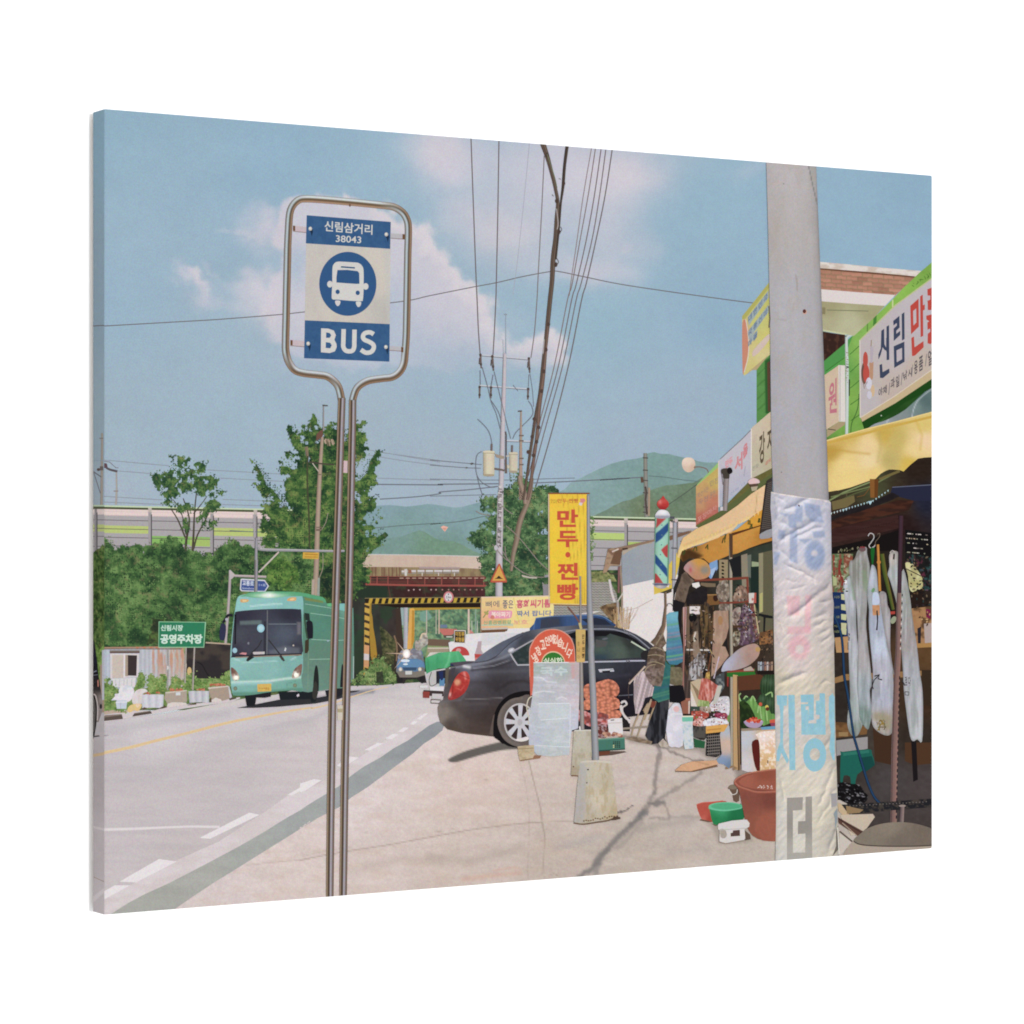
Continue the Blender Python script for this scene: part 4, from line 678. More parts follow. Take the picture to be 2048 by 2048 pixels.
bu.poly(M3([(410,1265),(470,1235),(510,1250),(420,1310)]),(44,44,46));bu.poly(M3([(820,1230),(880,1255),(900,1300),(860,1290)]),(70,66,62))
for q,c,r in(([(205,1390),(240,1395),(290,1450),(315,1520),(290,1550),(240,1550),(215,1500)],(272,1515),7),([(1120,1340),(1050,1380),(1010,1430),(988,1510),(1030,1525),(1090,1500),(1115,1440)],(1042,1480),7.4)):
    h=bu.sub('headlight','lit headlight in a brown housing');h.paint(sm(M3(q),3,True),Ink((134,104,94)).ell(*M3(*c),r*1.15,r*1.15,(250,244,230),1,0,3).patch((100,70,64),.7,4,6,3),1.3);h.ell(*M3(*c),r*.55,r*.6,(255,252,242))
for x,y in((262,1655),(1030,1615)):bu.sub('fog_lamp').ell(*M3(x,y),4,4.2,(112,126,110)).ell(*M3(x,y),2.2,2.4,(136,140,118))
pb=bu.sub('number_plate','yellow number plate');pb.poly(M3([(545,1598),(725,1592),(725,1690),(548,1698)]),(222,176,74));pb.line(M3([(600,1612),(680,1608)]),1.6,(190,130,40));pb.text('1234',M3([(560,1628),(708,1622),(708,1675),(560,1682)]),(196,138,44),.0)
BUFS.remove(pb);pb=bu.sub('number_plate','yellow number plate');pb.poly(M3([(545,1598),(725,1592),(725,1690),(548,1698)]),(222,176,74))
for i in range(12):pb.lines([(M3(565+i*12,1635+rng.random()*30),M3(572+i*12,1650+rng.random()*28))],1.3,(196,138,46))
mr=bu.sub('mirror','black wing mirror on a curved arm');mr.line(sm(M3([(228,715),(170,712),(130,770),(100,810)]),4),5,(38,38,46));mr.ell(*M3(150,765),3,3,(180,176,184),n=10);mr.poly(sm(M3([(75,830),(140,845),(125,1020),(60,1015)]),3,True),(52,54,78))
mr=bu.sub('mirror','black wing mirror over the green flank');mr.poly(M3([(1150,680),(1215,690),(1225,790),(1160,770)]),(44,52,50));mr.poly(sm(M3([(1180,790),(1255,800),(1262,990),(1240,1010),(1185,1005),(1180,860)]),3,True),(36,36,44));mr.line(M3([(1150,700),(1170,900),(1190,1010)]),3.2,(62,80,64))
# small things near the underpass
gs=part('printed_grass_clump','shrub and tall grass at the foot of the underpass wall');fol(gs,M5([(30,1860),(60,1760),(120,1700),(230,1660),(290,1560),(360,1480),(380,1560),(430,1480),(480,1600),(540,1660),(590,1760),(600,1840),(300,1850)]),leafy((60,84,52),(104,130,76),(150,166,110),12,4,91),91,4,9)
gs.paint(M5([(340,1700),(420,1690),(440,1840),(340,1840)]),Ink((58,64,50)).noise(14,4,4,3),2)
su=part('printed_suv','small blue off-road car with a blazing sun glint on its windscreen')
su.poly(M5([(600,1700),(960,1700),(985,1840),(930,1840),(860,1790),(720,1800),(700,1850),(610,1845)]),(50,46,46));su.paint(sm(M5([(610,1560),(640,1470),(660,1430),(820,1400),(920,1420),(950,1550),(965,1660),(900,1720),(620,1720),(600,1640)]),3,True),Ink([(800,1320,(126,138,156)),(815,1330,(86,124,164)),(840,1310,(120,118,124)),(800,1345,(120,116,110)),(840,1345,(118,110,104))]).noise(16,3.5,3,4).patch((84,128,172),.9,10,5,6,.48,.55),2)
su.sub('windscreen').paint(sm(M5([(620,1530),(650,1440),(700,1410),(900,1420),(915,1510),(800,1530)]),3,True),Ink((124,120,128)).patch((176,180,190),.7,5,4,3),2);su.sub('bonnet','blue bonnet').poly(sm(M5([(620,1590),(650,1555),(900,1540),(940,1600),(920,1640),(640,1640)]),3,True),(96,138,178)).poly(M5([(680,1640),(860,1640),(850,1680),(690,1680)]),(60,82,110))
for x in(650,900):su.sub('headlight').ell(*M5(x,1665),3.6,4.2,(196,184,168)).ell(*M5(x,1665),2,2.4,(226,220,210))
for x in(650,930):su.sub('wheel').ell(*M5(x,1800),4.8,7.4,(42,40,42))
su.sub('number_plate').poly(M5([(712,1688),(798,1686),(798,1732),(714,1734)]),(204,204,200));su.sub('bumper').poly(M5([(600,1690),(710,1700),(710,1735),(800,1735),(800,1700),(960,1680),(965,1740),(860,1770),(640,1770)]),(128,120,112))
dr=part('printed_passers','blurred grey shapes of people standing behind the little car');dr.paint(sm(M5([(840,1300),(890,1290),(900,1240),(940,1195),(990,1205),(1005,1320),(980,1360),(930,1390),(900,1430),(840,1400)]),3,True),Ink((160,156,150)).patch((206,196,186),.8,5,5,3).patch((110,96,84),.6,4,4,9,.56,.6),1.8);dr.line(sm(M5([(910,1270),(930,1210),(985,1215)]),4),3,(214,192,166))
gl=su.sub('sun_glint','white star shaped glint')
x,y=M5(728,1465);
for a,l,w in((-2.25,30,.6),(math.pi*1.01,42,.5),(2.25,38,.5),(-.75,18,.6),(1.6,20,1.2),(.1,12,1.2)):gl.tube([(x,y),(x+l*math.cos(a),y+l*math.sin(a))],[3.6,w*1.5,w],[(-1,(150,120,98)),(0,(214,190,168)),(1,(150,120,98))])
gl.ell(x,y,8,9.5,(214,198,190));gl.ell(x,y,6.4,8,(240,230,224));gl.ell(x,y+1,4.4,6,(255,253,250));gl.ell(*M5(712,1555),9,3,(214,226,238));gl.ell(*M5(715,1600),5,1.8,(220,230,238))
# van on the left edge
def van(s,Q):
    pass
ed=Sheet('printed_left_edge',None,'picture wrapped round the left edge: sky, barrier, shrubs, dark van and road','side')
def sc_(c,f=.86):return tuple(v*f for v in c)
ed.paint(rect(180,210,210,1080),Ink([(197,230,(122,148,164)),(197,600,(125,143,156)),(197,850,(132,148,158)),(197,1010,(138,150,160))]).noise(3,8,8,3),4)
ed.line([(186,652),(208.5,650.6)],2,(96,92,94))
ed.tube([(204.3,866),(203,1010)],[4,5],[(-1,(128,120,112)),(0,(152,142,132)),(1,(110,104,98))]);ed.line(M1([(30,690),(110,745)]),2,(90,86,90));ed.line(M1([(32,690),(100,900)]),1.6,(96,92,96));ed.ell(*M1(82,672),3.4,3,(82,70,68));ed.poly(M1([(95,640),(128,640),(128,680),(95,680)]),(96,88,86));ed.line(M1([(90,370),(130,370)]),2,(110,104,100));ed.line(M1([(28,585),(130,582)]),1.2,(120,134,146))
ed.poly(rect(180,1010,212,1014),(160,176,150));ed.poly(rect(180,1013,212,1018),(76,80,62));ed.poly(rect(180,1018,212,1029),(196,180,176));ed.poly(rect(180,1029,212,1110),(150,146,148));ed.poly(rect(180,1049,212,1063),(160,168,108))
for y in(1039,1056,1072,1092):ed.poly(rect(180,y,212,y+1.4),(92,88,90))
ed.poly(rect(189,1018,194,1110),(128,124,126));ed.poly(rect(193,1025,195,1110),(72,70,72))
def eleaf(X,Y,c):return leafy((30,42,26),(60,84,44),(98,116,66),14,4,101)(X*2.4,Y*.9)
ed.paint([(184,1108),(192,1100),(200,1096),(205,1088),(210,1094),(210,1330),(184,1330)],Ink((0,0,0)).fn(eleaf),1.8)
ed.paint([(184,1285),(195,1290),(199,1300),(210,1285),(210,1420),(196,1420),(184,1400)],Ink((0,0,0)).fn(lambda X,Y,c:leafy((60,84,36),(92,124,56),(128,150,84),10,4,103)(X*2,Y)),1.8)
ed.poly([(200,1330),(210,1325),(210,1450),(200,1450)],(146,128,112));ed.poly([(204,1300),(210,1300),(210,1400),(204,1400)],(168,168,176))
ed.paint(rect(180,1425,212,1835),Ink([(197,1440,(164,158,160)),(197,1550,(156,148,150)),(197,1700,(166,158,160)),(197,1810,(172,164,166))]).noise(4,10,10,3),4)
ed.poly(R3([(60,540),(165,520),(165,545),(60,565)]),(178,152,118));ed.poly(R3([(60,1140),(165,1162),(165,1184),(60,1158)]),(180,172,174));ed.line(R3([(60,1565),(165,1612)]),1.5,(140,128,118));ed.poly(R3([(60,1740),(165,1660),(165,1700),(60,1790)]),(184,176,178))
vn=ed.sub('printed_van','front of a dark van cut off by the left edge');v=M2([(30,640),(55,660),(78,820),(95,940),(110,1100),(130,1220),(158,1420),(160,1560),(130,1640),(110,1700),(80,1700),(60,1880),(30,1900)])
vn.paint(v,Ink([(186,1320,(34,34,44)),(192,1340,(26,26,32)),(195,1370,(36,34,34)),(200,1400,(140,128,126)),(192,1400,(60,54,50)),(203,1420,(130,120,118))]).noise(12,6,4,4),1.8);vn.poly(sm(M2([(36,1380),(70,1400),(90,1500),(85,1700),(60,1850),(36,1880)]),3,True),(34,32,32));vn.line(sm(M2([(45,1340),(75,1370),(98,1500),(95,1680)]),4),2.6,(170,160,158))
vn.line(M2([(40,1060),(85,1040)]),1.6,(130,134,146));vn.line(M2([(40,1100),(100,1090)]),1.3,(110,112,120));vn.ell(*M2(140,1500),2.4,5,(40,38,40));vn.poly(M2([(95,1170),(108,1150),(112,1240),(100,1250)]),(190,120,106));vn.poly(M2([(40,1880),(110,1870),(130,1885),(40,1900)]),(70,66,68));vn.poly(M2([(40,1385),(62,1420),(75,1560),(60,1800),(40,1840)]),(84,80,78))
vf=part('printed_van_shadow','sliver of dark shadow under the van');vf.poly(M2([(178,1868),(250,1868),(178,1885)]),(160,152,156));vf.poly(M2([(178,1100),(150,1250),(178,1260)]),(150,150,160))
# ================================================================== middle: banners, house, trucks
hz_=part('printed_roof','grey tiled roof beyond the yellow banner')
def tile(X,Y,c):
    w=np.sin(Y/5.2*2*math.pi+np.sin(X/7*2*math.pi)*1.1);return c+(w*24)[:,None]
hz_.paint(N1([(1180,985),(1300,1100),(1640,985),(1830,970),(1900,1100),(1932,1330),(1500,1330),(1100,1330),(1200,1150)]),Ink((146,142,136)).fn(tile).noise(8,8,8,3),1.6)
hz_.paint(N1([(1650,890),(1760,880),(1860,900),(1900,980),(1640,990)]),leafy((76,88,58),(126,130,84),(160,160,110),8,4,110),2);hz_.poly(N1([(1190,1010),(1245,1005),(1245,1120),(1190,1120)]),(140,136,140));hz_.line(N1([(1830,960),(1850,1080),(1880,1180)]),4.4,(206,198,196));hz_.line(N1([(1205,930),(1245,925)]),5,(150,146,150))
pn_=hz_.sub('gable_wall','olive strip of wall and scrap');pn_.paint(N1([(1730,1230),(1800,1200),(1932,1180),(1932,1440),(1880,1420),(1820,1330)]),Ink((112,88,64)).patch((60,50,42),.8,7,7,4).patch((170,146,110),.6,5,5,8,.56,.62),2);pn_.poly(N1([(1300,1330),(1700,1265),(1750,1265),(1640,1300)]),(206,202,200))
ho=part('printed_house','white plastered house wall with an overhanging rusty roof')
ho.paint(N3([(235,1200),(600,1060),(760,1010),(860,1010),(860,1500),(850,1932),(235,1932)])+N4([(820,600),(820,1150),(140,1150)]),Ink([(1250,1120,(152,158,166)),(1290,1100,(156,160,166)),(1250,1160,(150,156,166))]).noise(3,20),3)
ho.paint(N3([(235,1570),(560,1500),(860,1440),(870,1932)])+N4([(820,1150),(140,1150),(140,410)]),Ink((226,218,216)).noise(3,18),3)
ho.paint(N3([(240,1170),(560,1070),(560,1110),(420,1130),(300,1200),(240,1240)]),Ink((176,162,146)).noise(8,4,4),2);ho.poly(N3([(120,1170),(580,1068),(880,1000),(980,970),(980,990),(760,1040),(300,1165),(240,1180)]),(142,116,98));ho.poly(N3([(240,1160),(300,1155),(300,1172),(240,1186)]),(78,60,52));ho.poly(N3([(740,1030),(960,975),(960,1000),(750,1080)]),(120,92,76))
eave=ho.sub('eave','rusty sheet eave');eave.paint(N3([(85,1170),(130,1160),(240,1170),(200,1350),(110,1350),(70,1420),(30,1430)]),Ink((166,138,114)).patch((110,80,62),.8,12,9,3,.48,.56),2.2);eave.poly(N3([(160,1190),(240,1175),(215,1340),(110,1330)]),(112,84,66));eave.line(N3([(80,1400),(110,1435),(200,1440)]),2.6,(70,66,56));eave.line(N3([(200,1170),(130,1200)]),3,(206,190,176))
ho.sub('drainpipe').line(N3([(220,1350),(235,1600),(240,1932)]),4,(150,132,116)).line(N3([(205,1360),(200,1640)]),4,(130,92,92)).line(N3([(190,1720),(195,1932)]),4.4,(166,160,156)).line(N3([(250,1640),(190,1730)]),2.6,(196,188,180))
dg=part('printed_dry_grass','dry yellow grass stalks beside the house wall')
for i in range(40):x=60+rng.random()*170;dg.lines([(N4(x,900),N4(x+rng.random()*60-30,640+rng.random()*200))],1.3,rng.choice([(196,160,112),(176,140,96),(206,176,132)]))
for i in range(10):dg.lines([(N4(130+i*8,880),N4(90+i*26,620+rng.random()*120))],.9,(196,180,172))
dg.line(N4([(120,700),(300,660),(490,560)]),1,(190,170,160))
tc=part('printed_truck','blue pickup truck roof and cage behind the black car');tc.paint(sm(N1([(1080,1470),(1090,1380),(1130,1325),(1300,1310),(1500,1300),(1700,1300),(1790,1320),(1850,1370),(1890,1410),(1700,1430),(1400,1480)]),3,True),Ink([(1070,1250,(56,84,134)),(1100,1245,(58,66,86)),(1150,1240,(60,86,132)),(1220,1242,(50,72,112))]).noise(6,3,20,3),2)
tc.poly(N1([(1170,1350),(1340,1340),(1350,1400),(1160,1440)]),(62,66,80));tc.poly(N1([(1560,1345),(1700,1330),(1790,1350),(1850,1400),(1640,1400)]),(44,48,62));tc.poly(N1([(1042,1325),(1068,1320),(1072,1470),(1045,1475)]),(54,76,124));tc.line(sm(N1([(1120,1335),(1300,1315),(1600,1308),(1750,1315),(1850,1370)]),4),1.5,(104,132,172));tc.line(N1([(1110,1340),(1095,1470)]),3,(74,106,156))
vw=part('printed_white_van','white delivery vehicle with a red drinks emblem behind the black car');vw.poly(sm(N1([(275,1570),(300,1560),(440,1560),(445,1490),(560,1480),(840,1460),(850,1430),(1060,1430),(1060,1480),(980,1560),(760,1640),(640,1760),(300,1760)]),1,True),(224,220,222));vw.poly(N1([(600,1490),(980,1476),(980,1560),(900,1580),(580,1600)]),(212,210,214));vw.poly(N1([(960,1490),(990,1470),(1040,1475),(1010,1500),(970,1510)]),(120,92,72));vw.poly(N1([(600,1440),(840,1430),(820,1465),(600,1475)]),(112,82,60))
em=vw.sub('emblem','red half round drinks emblem and bottle picture');em.ell(*N1(385,1692),19,17.5,(208,64,62),0,24,math.pi,2*math.pi);em.poly(N1([(296,1690),(478,1690),(470,1695),(300,1697)]),(208,64,62));em.ell(*N1(372,1645),5,4,(206,150,150));em.poly(N1([(548,1620),(560,1560),(596,1556),(590,1640),(620,1690),(612,1740),(530,1740),(530,1680)]),(180,160,166));em.poly(N1([(526,1680),(616,1684),(606,1712),(560,1745),(530,1740)]),(204,66,60));em.poly(N1([(530,1715),(600,1716),(560,1745),(530,1742)]),(222,120,110))
wsg=part('printed_warning_sign','black notice with amber letters in a white frame');wsg.poly(N1([(330,1450),(442,1452),(440,1580),(328,1575)]),(214,206,202));wsg.poly(N1([(336,1458),(434,1460),(432,1572),(334,1568)]),(56,46,40));wsg.text('미정류',N1([(342,1464),(430,1466),(430,1512),(342,1510)]),(206,160,60),.03);wsg.text('위험물',N1([(342,1518),(430,1520),(428,1564),(342,1562)]),(206,160,60),.03)
gt=part('printed_small_truck','small white flatbed truck covered by a green tarpaulin')
gt.poly(M5([(960,1700),(1300,1640),(1300,1932),(1000,1900)]),(196,192,192));gt.poly(M5([(1110,1690),(1240,1670),(1240,1850),(1110,1850)]),(44,44,54));gt.poly(M5([(1060,1720),(1110,1700),(1100,1880),(1000,1880),(1000,1740)]),(190,186,184));gt.line(sm(M5([(1050,1700),(1020,1800),(1040,1880),(1120,1850),(1230,1780)]),4),1.5,(80,78,76));gt.poly(M5([(1155,1790),(1220,1780),(1215,1880),(1150,1880)]),(90,140,180));gt.poly(M5([(1140,1700),(1200,1690),(1200,1800),(1170,1810)]),(40,50,90));gt.poly(M5([(1240,1680),(1320,1640),(1300,1932),(1220,1932)]),(110,106,96))
gt.poly(N2([(0,835),(135,840),(130,880),(0,878)]),(222,218,220));gt.poly(M5([(895,1875),(1000,1870),(1000,1905),(900,1905)]),(220,214,214));gt.poly(N2([(-60,870),(130,880),(130,930),(-60,925)]),(66,56,56));gt.sub('tail_lamp','small red tail lamp').poly(R4([(950,88),(1002,90),(1000,140),(950,138)]),(150,62,56));gt.sub('number_plate').poly(R4([(1022,105),(1098,108),(1094,145),(1018,142)]),(198,194,196));gt.line(R4([(1015,150),(1090,155),(1085,182),(1010,178),(1015,150)]),1.8,(96,80,76))
tp_=gt.sub('tarpaulin','green tarpaulin');TK=Ink([(860,1310,(72,178,118)),(900,1305,(76,182,116)),(860,1335,(62,160,104)),(920,1320,(70,174,112)),(890,1330,(66,168,106))]).noise(6,10,24,3);TK.stroke(M5([(1290,1450),(1270,1560),(1230,1640)]),3,4,(128,206,158),.7).stroke(M5([(1000,1540),(1010,1660)]),3,5,(46,140,88),.6).stroke(M5([(1130,1500),(1120,1640)]),3,5,(52,148,94),.6).stroke(M5([(1370,1450),(1400,1560)]),3,5,(110,198,146),.5)
tp_.paint(M5([(970,1520),(1150,1450),(1280,1440),(1400,1430),(1460,1500),(1500,1560),(1300,1585),(1290,1620),(1250,1650),(1130,1655),(1030,1700),(985,1725),(970,1600)]),TK,2)
# hand lettered banner
hb=part('printed_paper_banner','wide yellow banner with hand drawn coloured Korean lettering')
hb.paint(N1([(588,1135),(1250,1120),(1295,1170),(1290,1310),(1120,1330),(1100,1390),(1060,1430),(590,1440)]),Ink([(965,1205,(236,198,130)),(1000,1250,(238,176,110)),(1030,1240,(240,214,128)),(1090,1215,(240,216,130)),(965,1240,(236,170,120)),(1040,1200,(242,218,142)),(1080,1250,(240,206,124))]).noise(6,14),2.5)
hb.line(N1([(590,1133),(1250,1120)]),2,(220,200,180));hb.line(N1([(590,1135),(588,1470)]),1.8,(170,146,126));hb.poly(N1([(595,1395),(900,1385),(900,1410),(597,1412)]),(190,196,168));hb.line(N1([(596,1440),(850,1432)]),4,(196,186,176));hb.poly(N1([(592,1450),(850,1440),(820,1468),(592,1478)]),(110,78,58))
hb.text('뼈에',N1([(635,1170),(765,1165),(765,1228),(635,1232)]),(84,84,108),.0);hb.text('좋은',N1([(798,1163),(902,1162),(902,1240),(798,1242)]),(80,80,120),.01);hb.text('홍화씨기름',N1([(932,1156),(1262,1150),(1262,1232),(932,1240)]),(226,84,116),.035)
hb.poly(sm(N1([(660,1300),(680,1262),(780,1262),(880,1262),(888,1300),(870,1335),(760,1338),(670,1335)]),4,True),(234,150,172));hb.text('볶아짜기',N1([(690,1272),(872,1272),(868,1325),(690,1325)]),(244,228,214),.02);hb.text('짜서 팝니다',N1([(932,1262),(1272,1258),(1270,1312),(932,1320)]),(92,112,172),.02)
hb.text('신흥관병원앞',N1([(612,1358),(882,1350),(882,1392),(612,1400)]),(120,166,130),.02);hb.text('보호',N1([(905,1352),(1040,1350),(1040,1390),(905,1394)]),(232,150,140),.02);hb.line(N1([(905,1140),(960,1400)]),1.6,(232,206,90));hb.line(N1([(660,1260),(610,1330)]),2,(120,140,90));hb.ell(*N1(640,1285),5,3,(170,160,90),.5);hb.ell(*N1(700,1325),4,4,(222,120,110))
# speed hump sign
ts=part('printed_warning_triangle','yellow triangular speed hump sign with a red border');ts.poly(N1([(758,810),(772,808),(840,975),(836,990),(684,990),(680,978)]),(206,84,60));ts.poly(N1([(765,826),(826,972),(698,972)]),(226,160,64));ts.poly(sm(N1([(716,955),(740,945),(762,924),(784,945),(808,955)]),3),(60,52,44));ts.ell(*N1(733,655),3.4,5.4,(190,184,190))
# the tall yellow banner
yb=part('printed_shop_banner','tall yellow hanging banner with big red Korean letters')
YK=Ink([(1110,1000,(246,196,36)),(1110,1100,(246,198,30)),(1110,1190,(242,192,36)),(1165,1100,(246,200,40))]).noise(4,12)
for k in range(5):YK.stroke(N1([(1370+k*50,135),(1410+k*44,400),(1460+k*34,800),(1500+k*22,1190)][:4]),1.1,1.8,(150,116,40),.5)
yb.paint(N1([(1250,135),(1612,138),(1608,1200),(1256,1192)]),YK,2.4);yb.line(N1([(1243,135),(1247,1192)]),2.2,(214,190,160));yb.line(N1([(1240,130),(1640,130)]),2.6,(140,78,52));yb.line(N1([(1258,1196),(1610,1204)]),2,(224,196,130));yb.line(N1([(1290,1206),(1610,1214)]),2,(140,92,56))
def vq(x0,x1,y0,y1,yy=0):return N1([(x0,y0),(x1,y0+yy),(x1,y1+yy),(x0,y1)])
RB=(222,76,50)
for ch,a,b in(('만',285,455),('두',490,650),('찐',800,965),('빵',1000,1160)):yb.text(ch,vq(1325,1528,a,b),RB,.035)
yb.ell(*N1(1428,722),5,5.6,RB);yb.text('맛있는',vq(1262,1330,185,225),(150,110,40),.0);yb.text('만두·찐빵',vq(1328,1530,180,222),(206,92,50),.02);yb.poly(N1([(1545,180),(1590,178),(1600,200),(1575,225),(1560,248),(1535,235),(1550,205)]),(222,132,132));yb.poly(N1([(1540,215),(1572,220),(1560,248),(1535,240)]),(216,206,200))
# ---- barber pole, globe lamp
bp=part('printed_barber_pole','barber pole with red onion top and red, white and blue spiral on a grey post')
bp.paint(N3([(735,1350),(850,1170),(860,1300),(820,1450),(780,1600),(640,1640),(580,1660),(578,1560),(740,1580)]),Ink((222,186,56)).noise(8,6),2);bp.poly(N3([(640,1640),(770,1590),(770,1630),(720,1650)]),(70,66,54))
po=bp.sub('post');po.tube(N3([(806,870),(803,1100),(795,1300),(790,1600)]),[8,8,7.4,6],[(-1,(130,130,138)),(-.2,(176,176,184)),(.6,(150,150,158)),(1,(104,104,112))]);po.line(N3([(835,880),(830,1100),(835,1250)]),1.6,(120,110,104))
for y in(875,1160,1498):po.line(N3([(765,y),(835,y+4)]),3,(104,100,104))
po.poly(N3([(735,820),(800,820),(800,850),(740,850)]),(84,84,92));po.ell(*N3(818,862),3.4,4,(196,180,180))
gl2=bp.sub('glass_cylinder','glass cylinder with a spiral stripe')
A=(590,820,752,1540) # in N3 units
def cyl(X,Y,c):
    L0=1200+592/5.367;L1=1200+748/5.367;t=(X-L0)/(L1-L0)*2-1;sh_=1-.16*np.abs(t)**3;return c*sh_[:,None]
BL=N3([(592,830),(748,830),(735,1540),(578,1540)])
K=Ink((158,204,184))
for q in([(610,838),(712,840),(650,900),(600,950)],[(735,1110),(690,1145),(655,1180),(700,1250),(735,1270)],[(600,1430),(640,1480),(680,1540),(580,1540),(580,1440)]):K.poly(N3(q),1.5,(200,66,66))
for q in([(738,880),(738,970),(660,1060),(590,1110),(588,1010),(650,960)],[(590,1220),(640,1280),(720,1380),(728,1480),(660,1400),(590,1320)]):K.poly(N3(q),1.5,(44,84,146))
K.fn(cyl).noise(4,6)
gl2.paint(BL,K,1.6);gl2.line(N3([(596,830),(582,1540)]),2,(110,148,128));gl2.line(N3([(742,830),(728,1540)]),3,(104,146,120))
for y,x in((915,665),(1020,665),(1125,660),(1230,650),(1340,655),(1445,645)):gl2.ell(*N3(x,y),1.2,1.6,(96,130,130),n=8)
cp_=bp.sub('cap','white domed cap');cp_.paint(sm(N3([(592,815),(600,790),(630,755),(672,748),(720,760),(745,790),(752,815),(740,835),(670,845),(600,835)]),3,True),Ink((206,204,210)).ell(*N3(672,775),9,5,(244,242,244),.9).poly(N3([(590,812),(752,812),(752,850),(590,850)]),3,(150,150,164),.9),1.6)
kn=bp.sub('finial','shiny red onion finial');kn.paint(sm(N3([(680,600),(700,630),(735,668),(735,710),(700,745),(655,745),(617,710),(617,665),(655,630)]),4,True),Ink((208,52,48)).ell(*N3(645,665),4,5,(230,130,120),.9).ell(*N3(690,655),6,4,(226,90,80),.6).ell(*N3(670,735),12,5,(166,36,40),.8),1.5)
bp.sub('base_cup','chrome cup').paint(sm(N3([(572,1535),(730,1540),(770,1548),(730,1560),(700,1590),(650,1595),(600,1580),(575,1555)]),3,True),Ink((150,150,158)).stroke(N3([(590,1550),(720,1552)]),3,2,(66,70,100),.9).ell(*N3(640,1575),7,3,(206,196,190),.9),1.5)
gll=part('printed_globe_lamp','round cream globe lamp on a thin bracket');gll.paint(sm(N3([(945,187),(990,195),(1018,230),(1022,280),(1000,325),(950,347),(905,325),(882,280),(882,230),(905,197)]),4,True),Ink([(1370,920,(232,210,194)),(1385,935,(206,176,154)),(1368,938,(210,186,168)),(1378,925,(228,204,188))]),2);gll.poly(N3([(1005,300),(1015,275),(1030,285),(1022,310)]),(140,116,100));gll.line(sm(N3([(1025,290),(1080,290),(1140,310),(1160,340),(1165,370)]),4),2,(124,96,92));gll.line(sm(N3([(1150,400),(1150,430)]),3),1.3,(150,110,80))
# ================================================================== right side: shop row, upper part
gb_=part('printed_green_shop_wall','green clad shop facade under the signs')
GK=Ink([(1520,820,(84,140,70)),(1500,750,(92,152,78)),(1650,740,(72,158,70)),(1700,800,(124,178,66)),(1740,700,(132,186,74)),(1800,600,(134,190,64)),(1860,530,(120,172,60)),(1700,850,(112,168,60)),(1600,880,(58,92,52)),(1860,780,(40,78,36)),(1780,810,(36,70,32))]).noise(6,8,8,3)
gb_.poly(N3([(1030,930),(1270,780),(1480,600),(1626,410),(1850,300),(1850,640),(1700,620),(1400,820),(1100,960)]),(92,100,62))
gb_.poly(N6([(800,790),(1015,600),(1095,530),(1095,620),(1015,770),(790,950)]),(76,150,72))
gb_.paint(N3([(1040,480),(1270,240),(1270,300),(1040,520)]),Ink((148,190,108)),2)
gb_.paint(N6([(160,720),(290,700),(300,1400),(160,1400)]),Ink((88,142,74)).noise(6,6).stroke(N6([(165,1030),(240,960)]),1.4,1,(56,100,48),.9).stroke(N6([(165,1150),(240,1080)]),1.4,1,(56,100,48),.9).stroke(N6([(170,1260),(240,1190)]),1.4,1,(56,100,48),.9).stroke(N6([(168,920),(240,850)]),1.2,1,(56,100,48),.7).poly(N6([(240,780),(300,740),(300,1290),(246,1290)]),2,(44,86,46),.9),2);gb_.poly(N6([(262,800),(292,780),(292,1270),(270,1270)]),(92,66,52))
gb_.paint(N6([(790,930),(1010,740),(1090,540),(1330,330),(1480,180),(1650,0)])+T4([(1773,985),(1773,1280)])+N6([(1855,1180),(1300,1500),(1060,1530),(800,1560)]),GK,2.6)
for q in([(1060,720),(1160,630)],[(1065,890),(1160,800)],[(1065,1045),(1160,965)],[(1065,1205),(1160,1140)],[(1070,1360),(1230,1250)],[(830,880),(1010,750)]):gb_.line(N6(q),1.4,(56,112,44))
gb_.line(sm(N6([(1150,1100),(1135,1250),(1080,1380),(1070,1480)]),3),1.4,(48,84,44));gb_.poly(N6([(1165,1335),(1330,1280),(1855,950),(1855,1050),(1600,1180),(1300,1400),(1240,1440),(1200,1440)]),(32,70,28));gb_.ell(*N6(1365,1310),1.4,1.4,(190,196,180),n=8)
for i in range(12):x=1590+rng.random()*180;gb_.lines([(T4(x,1230-(x-1590)*.7-rng.random()*50),T4(x+rng.random()*30,1180-(x-1590)*.6+rng.random()*30))],1.3,(74,120,40))
pt3=gb_.sub('pipe','white painted downpipe');pt3.tube(sm(N6([(1085,530),(1040,545),(1028,600),(1035,850),(1035,1100),(1030,1500)]),4),[5,6.4,6.6,6.6,6],[(-1,(180,196,192)),(0,(206,212,208)),(1,(156,166,160))]);pt3.line(N6([(1028,842),(1050,842)]),3,(60,60,60));pt3.poly(N6([(1050,960),(1062,960),(1060,1120),(1050,1120)]),(40,44,34))
for i in range(14):pt3.lines([(N6(1018+rng.random()*26,700+i*22),N6(1024+rng.random()*26,706+i*22))],1.6,rng.choice([(120,118,112),(150,120,100)]))
gb_.sub('conduit_hood').tube(sm(N6([(1250,330),(1275,295),(1310,285),(1345,295)]),4),[5,7,5],[(-1,(220,190,170)),(1,(160,130,110))]);gb_.line(sm(N6([(1262,340),(1235,400),(1230,500)]),4),2,(90,130,60));gb_.poly(N6([(1290,350),(1320,335),(1318,420),(1285,450)]),(70,130,50));gb_.line(N6([(1475,190),(1475,300)]),3,(196,206,150))
hs=part('printed_brick_house','brick parapet and white concrete eave of the building above the shops')
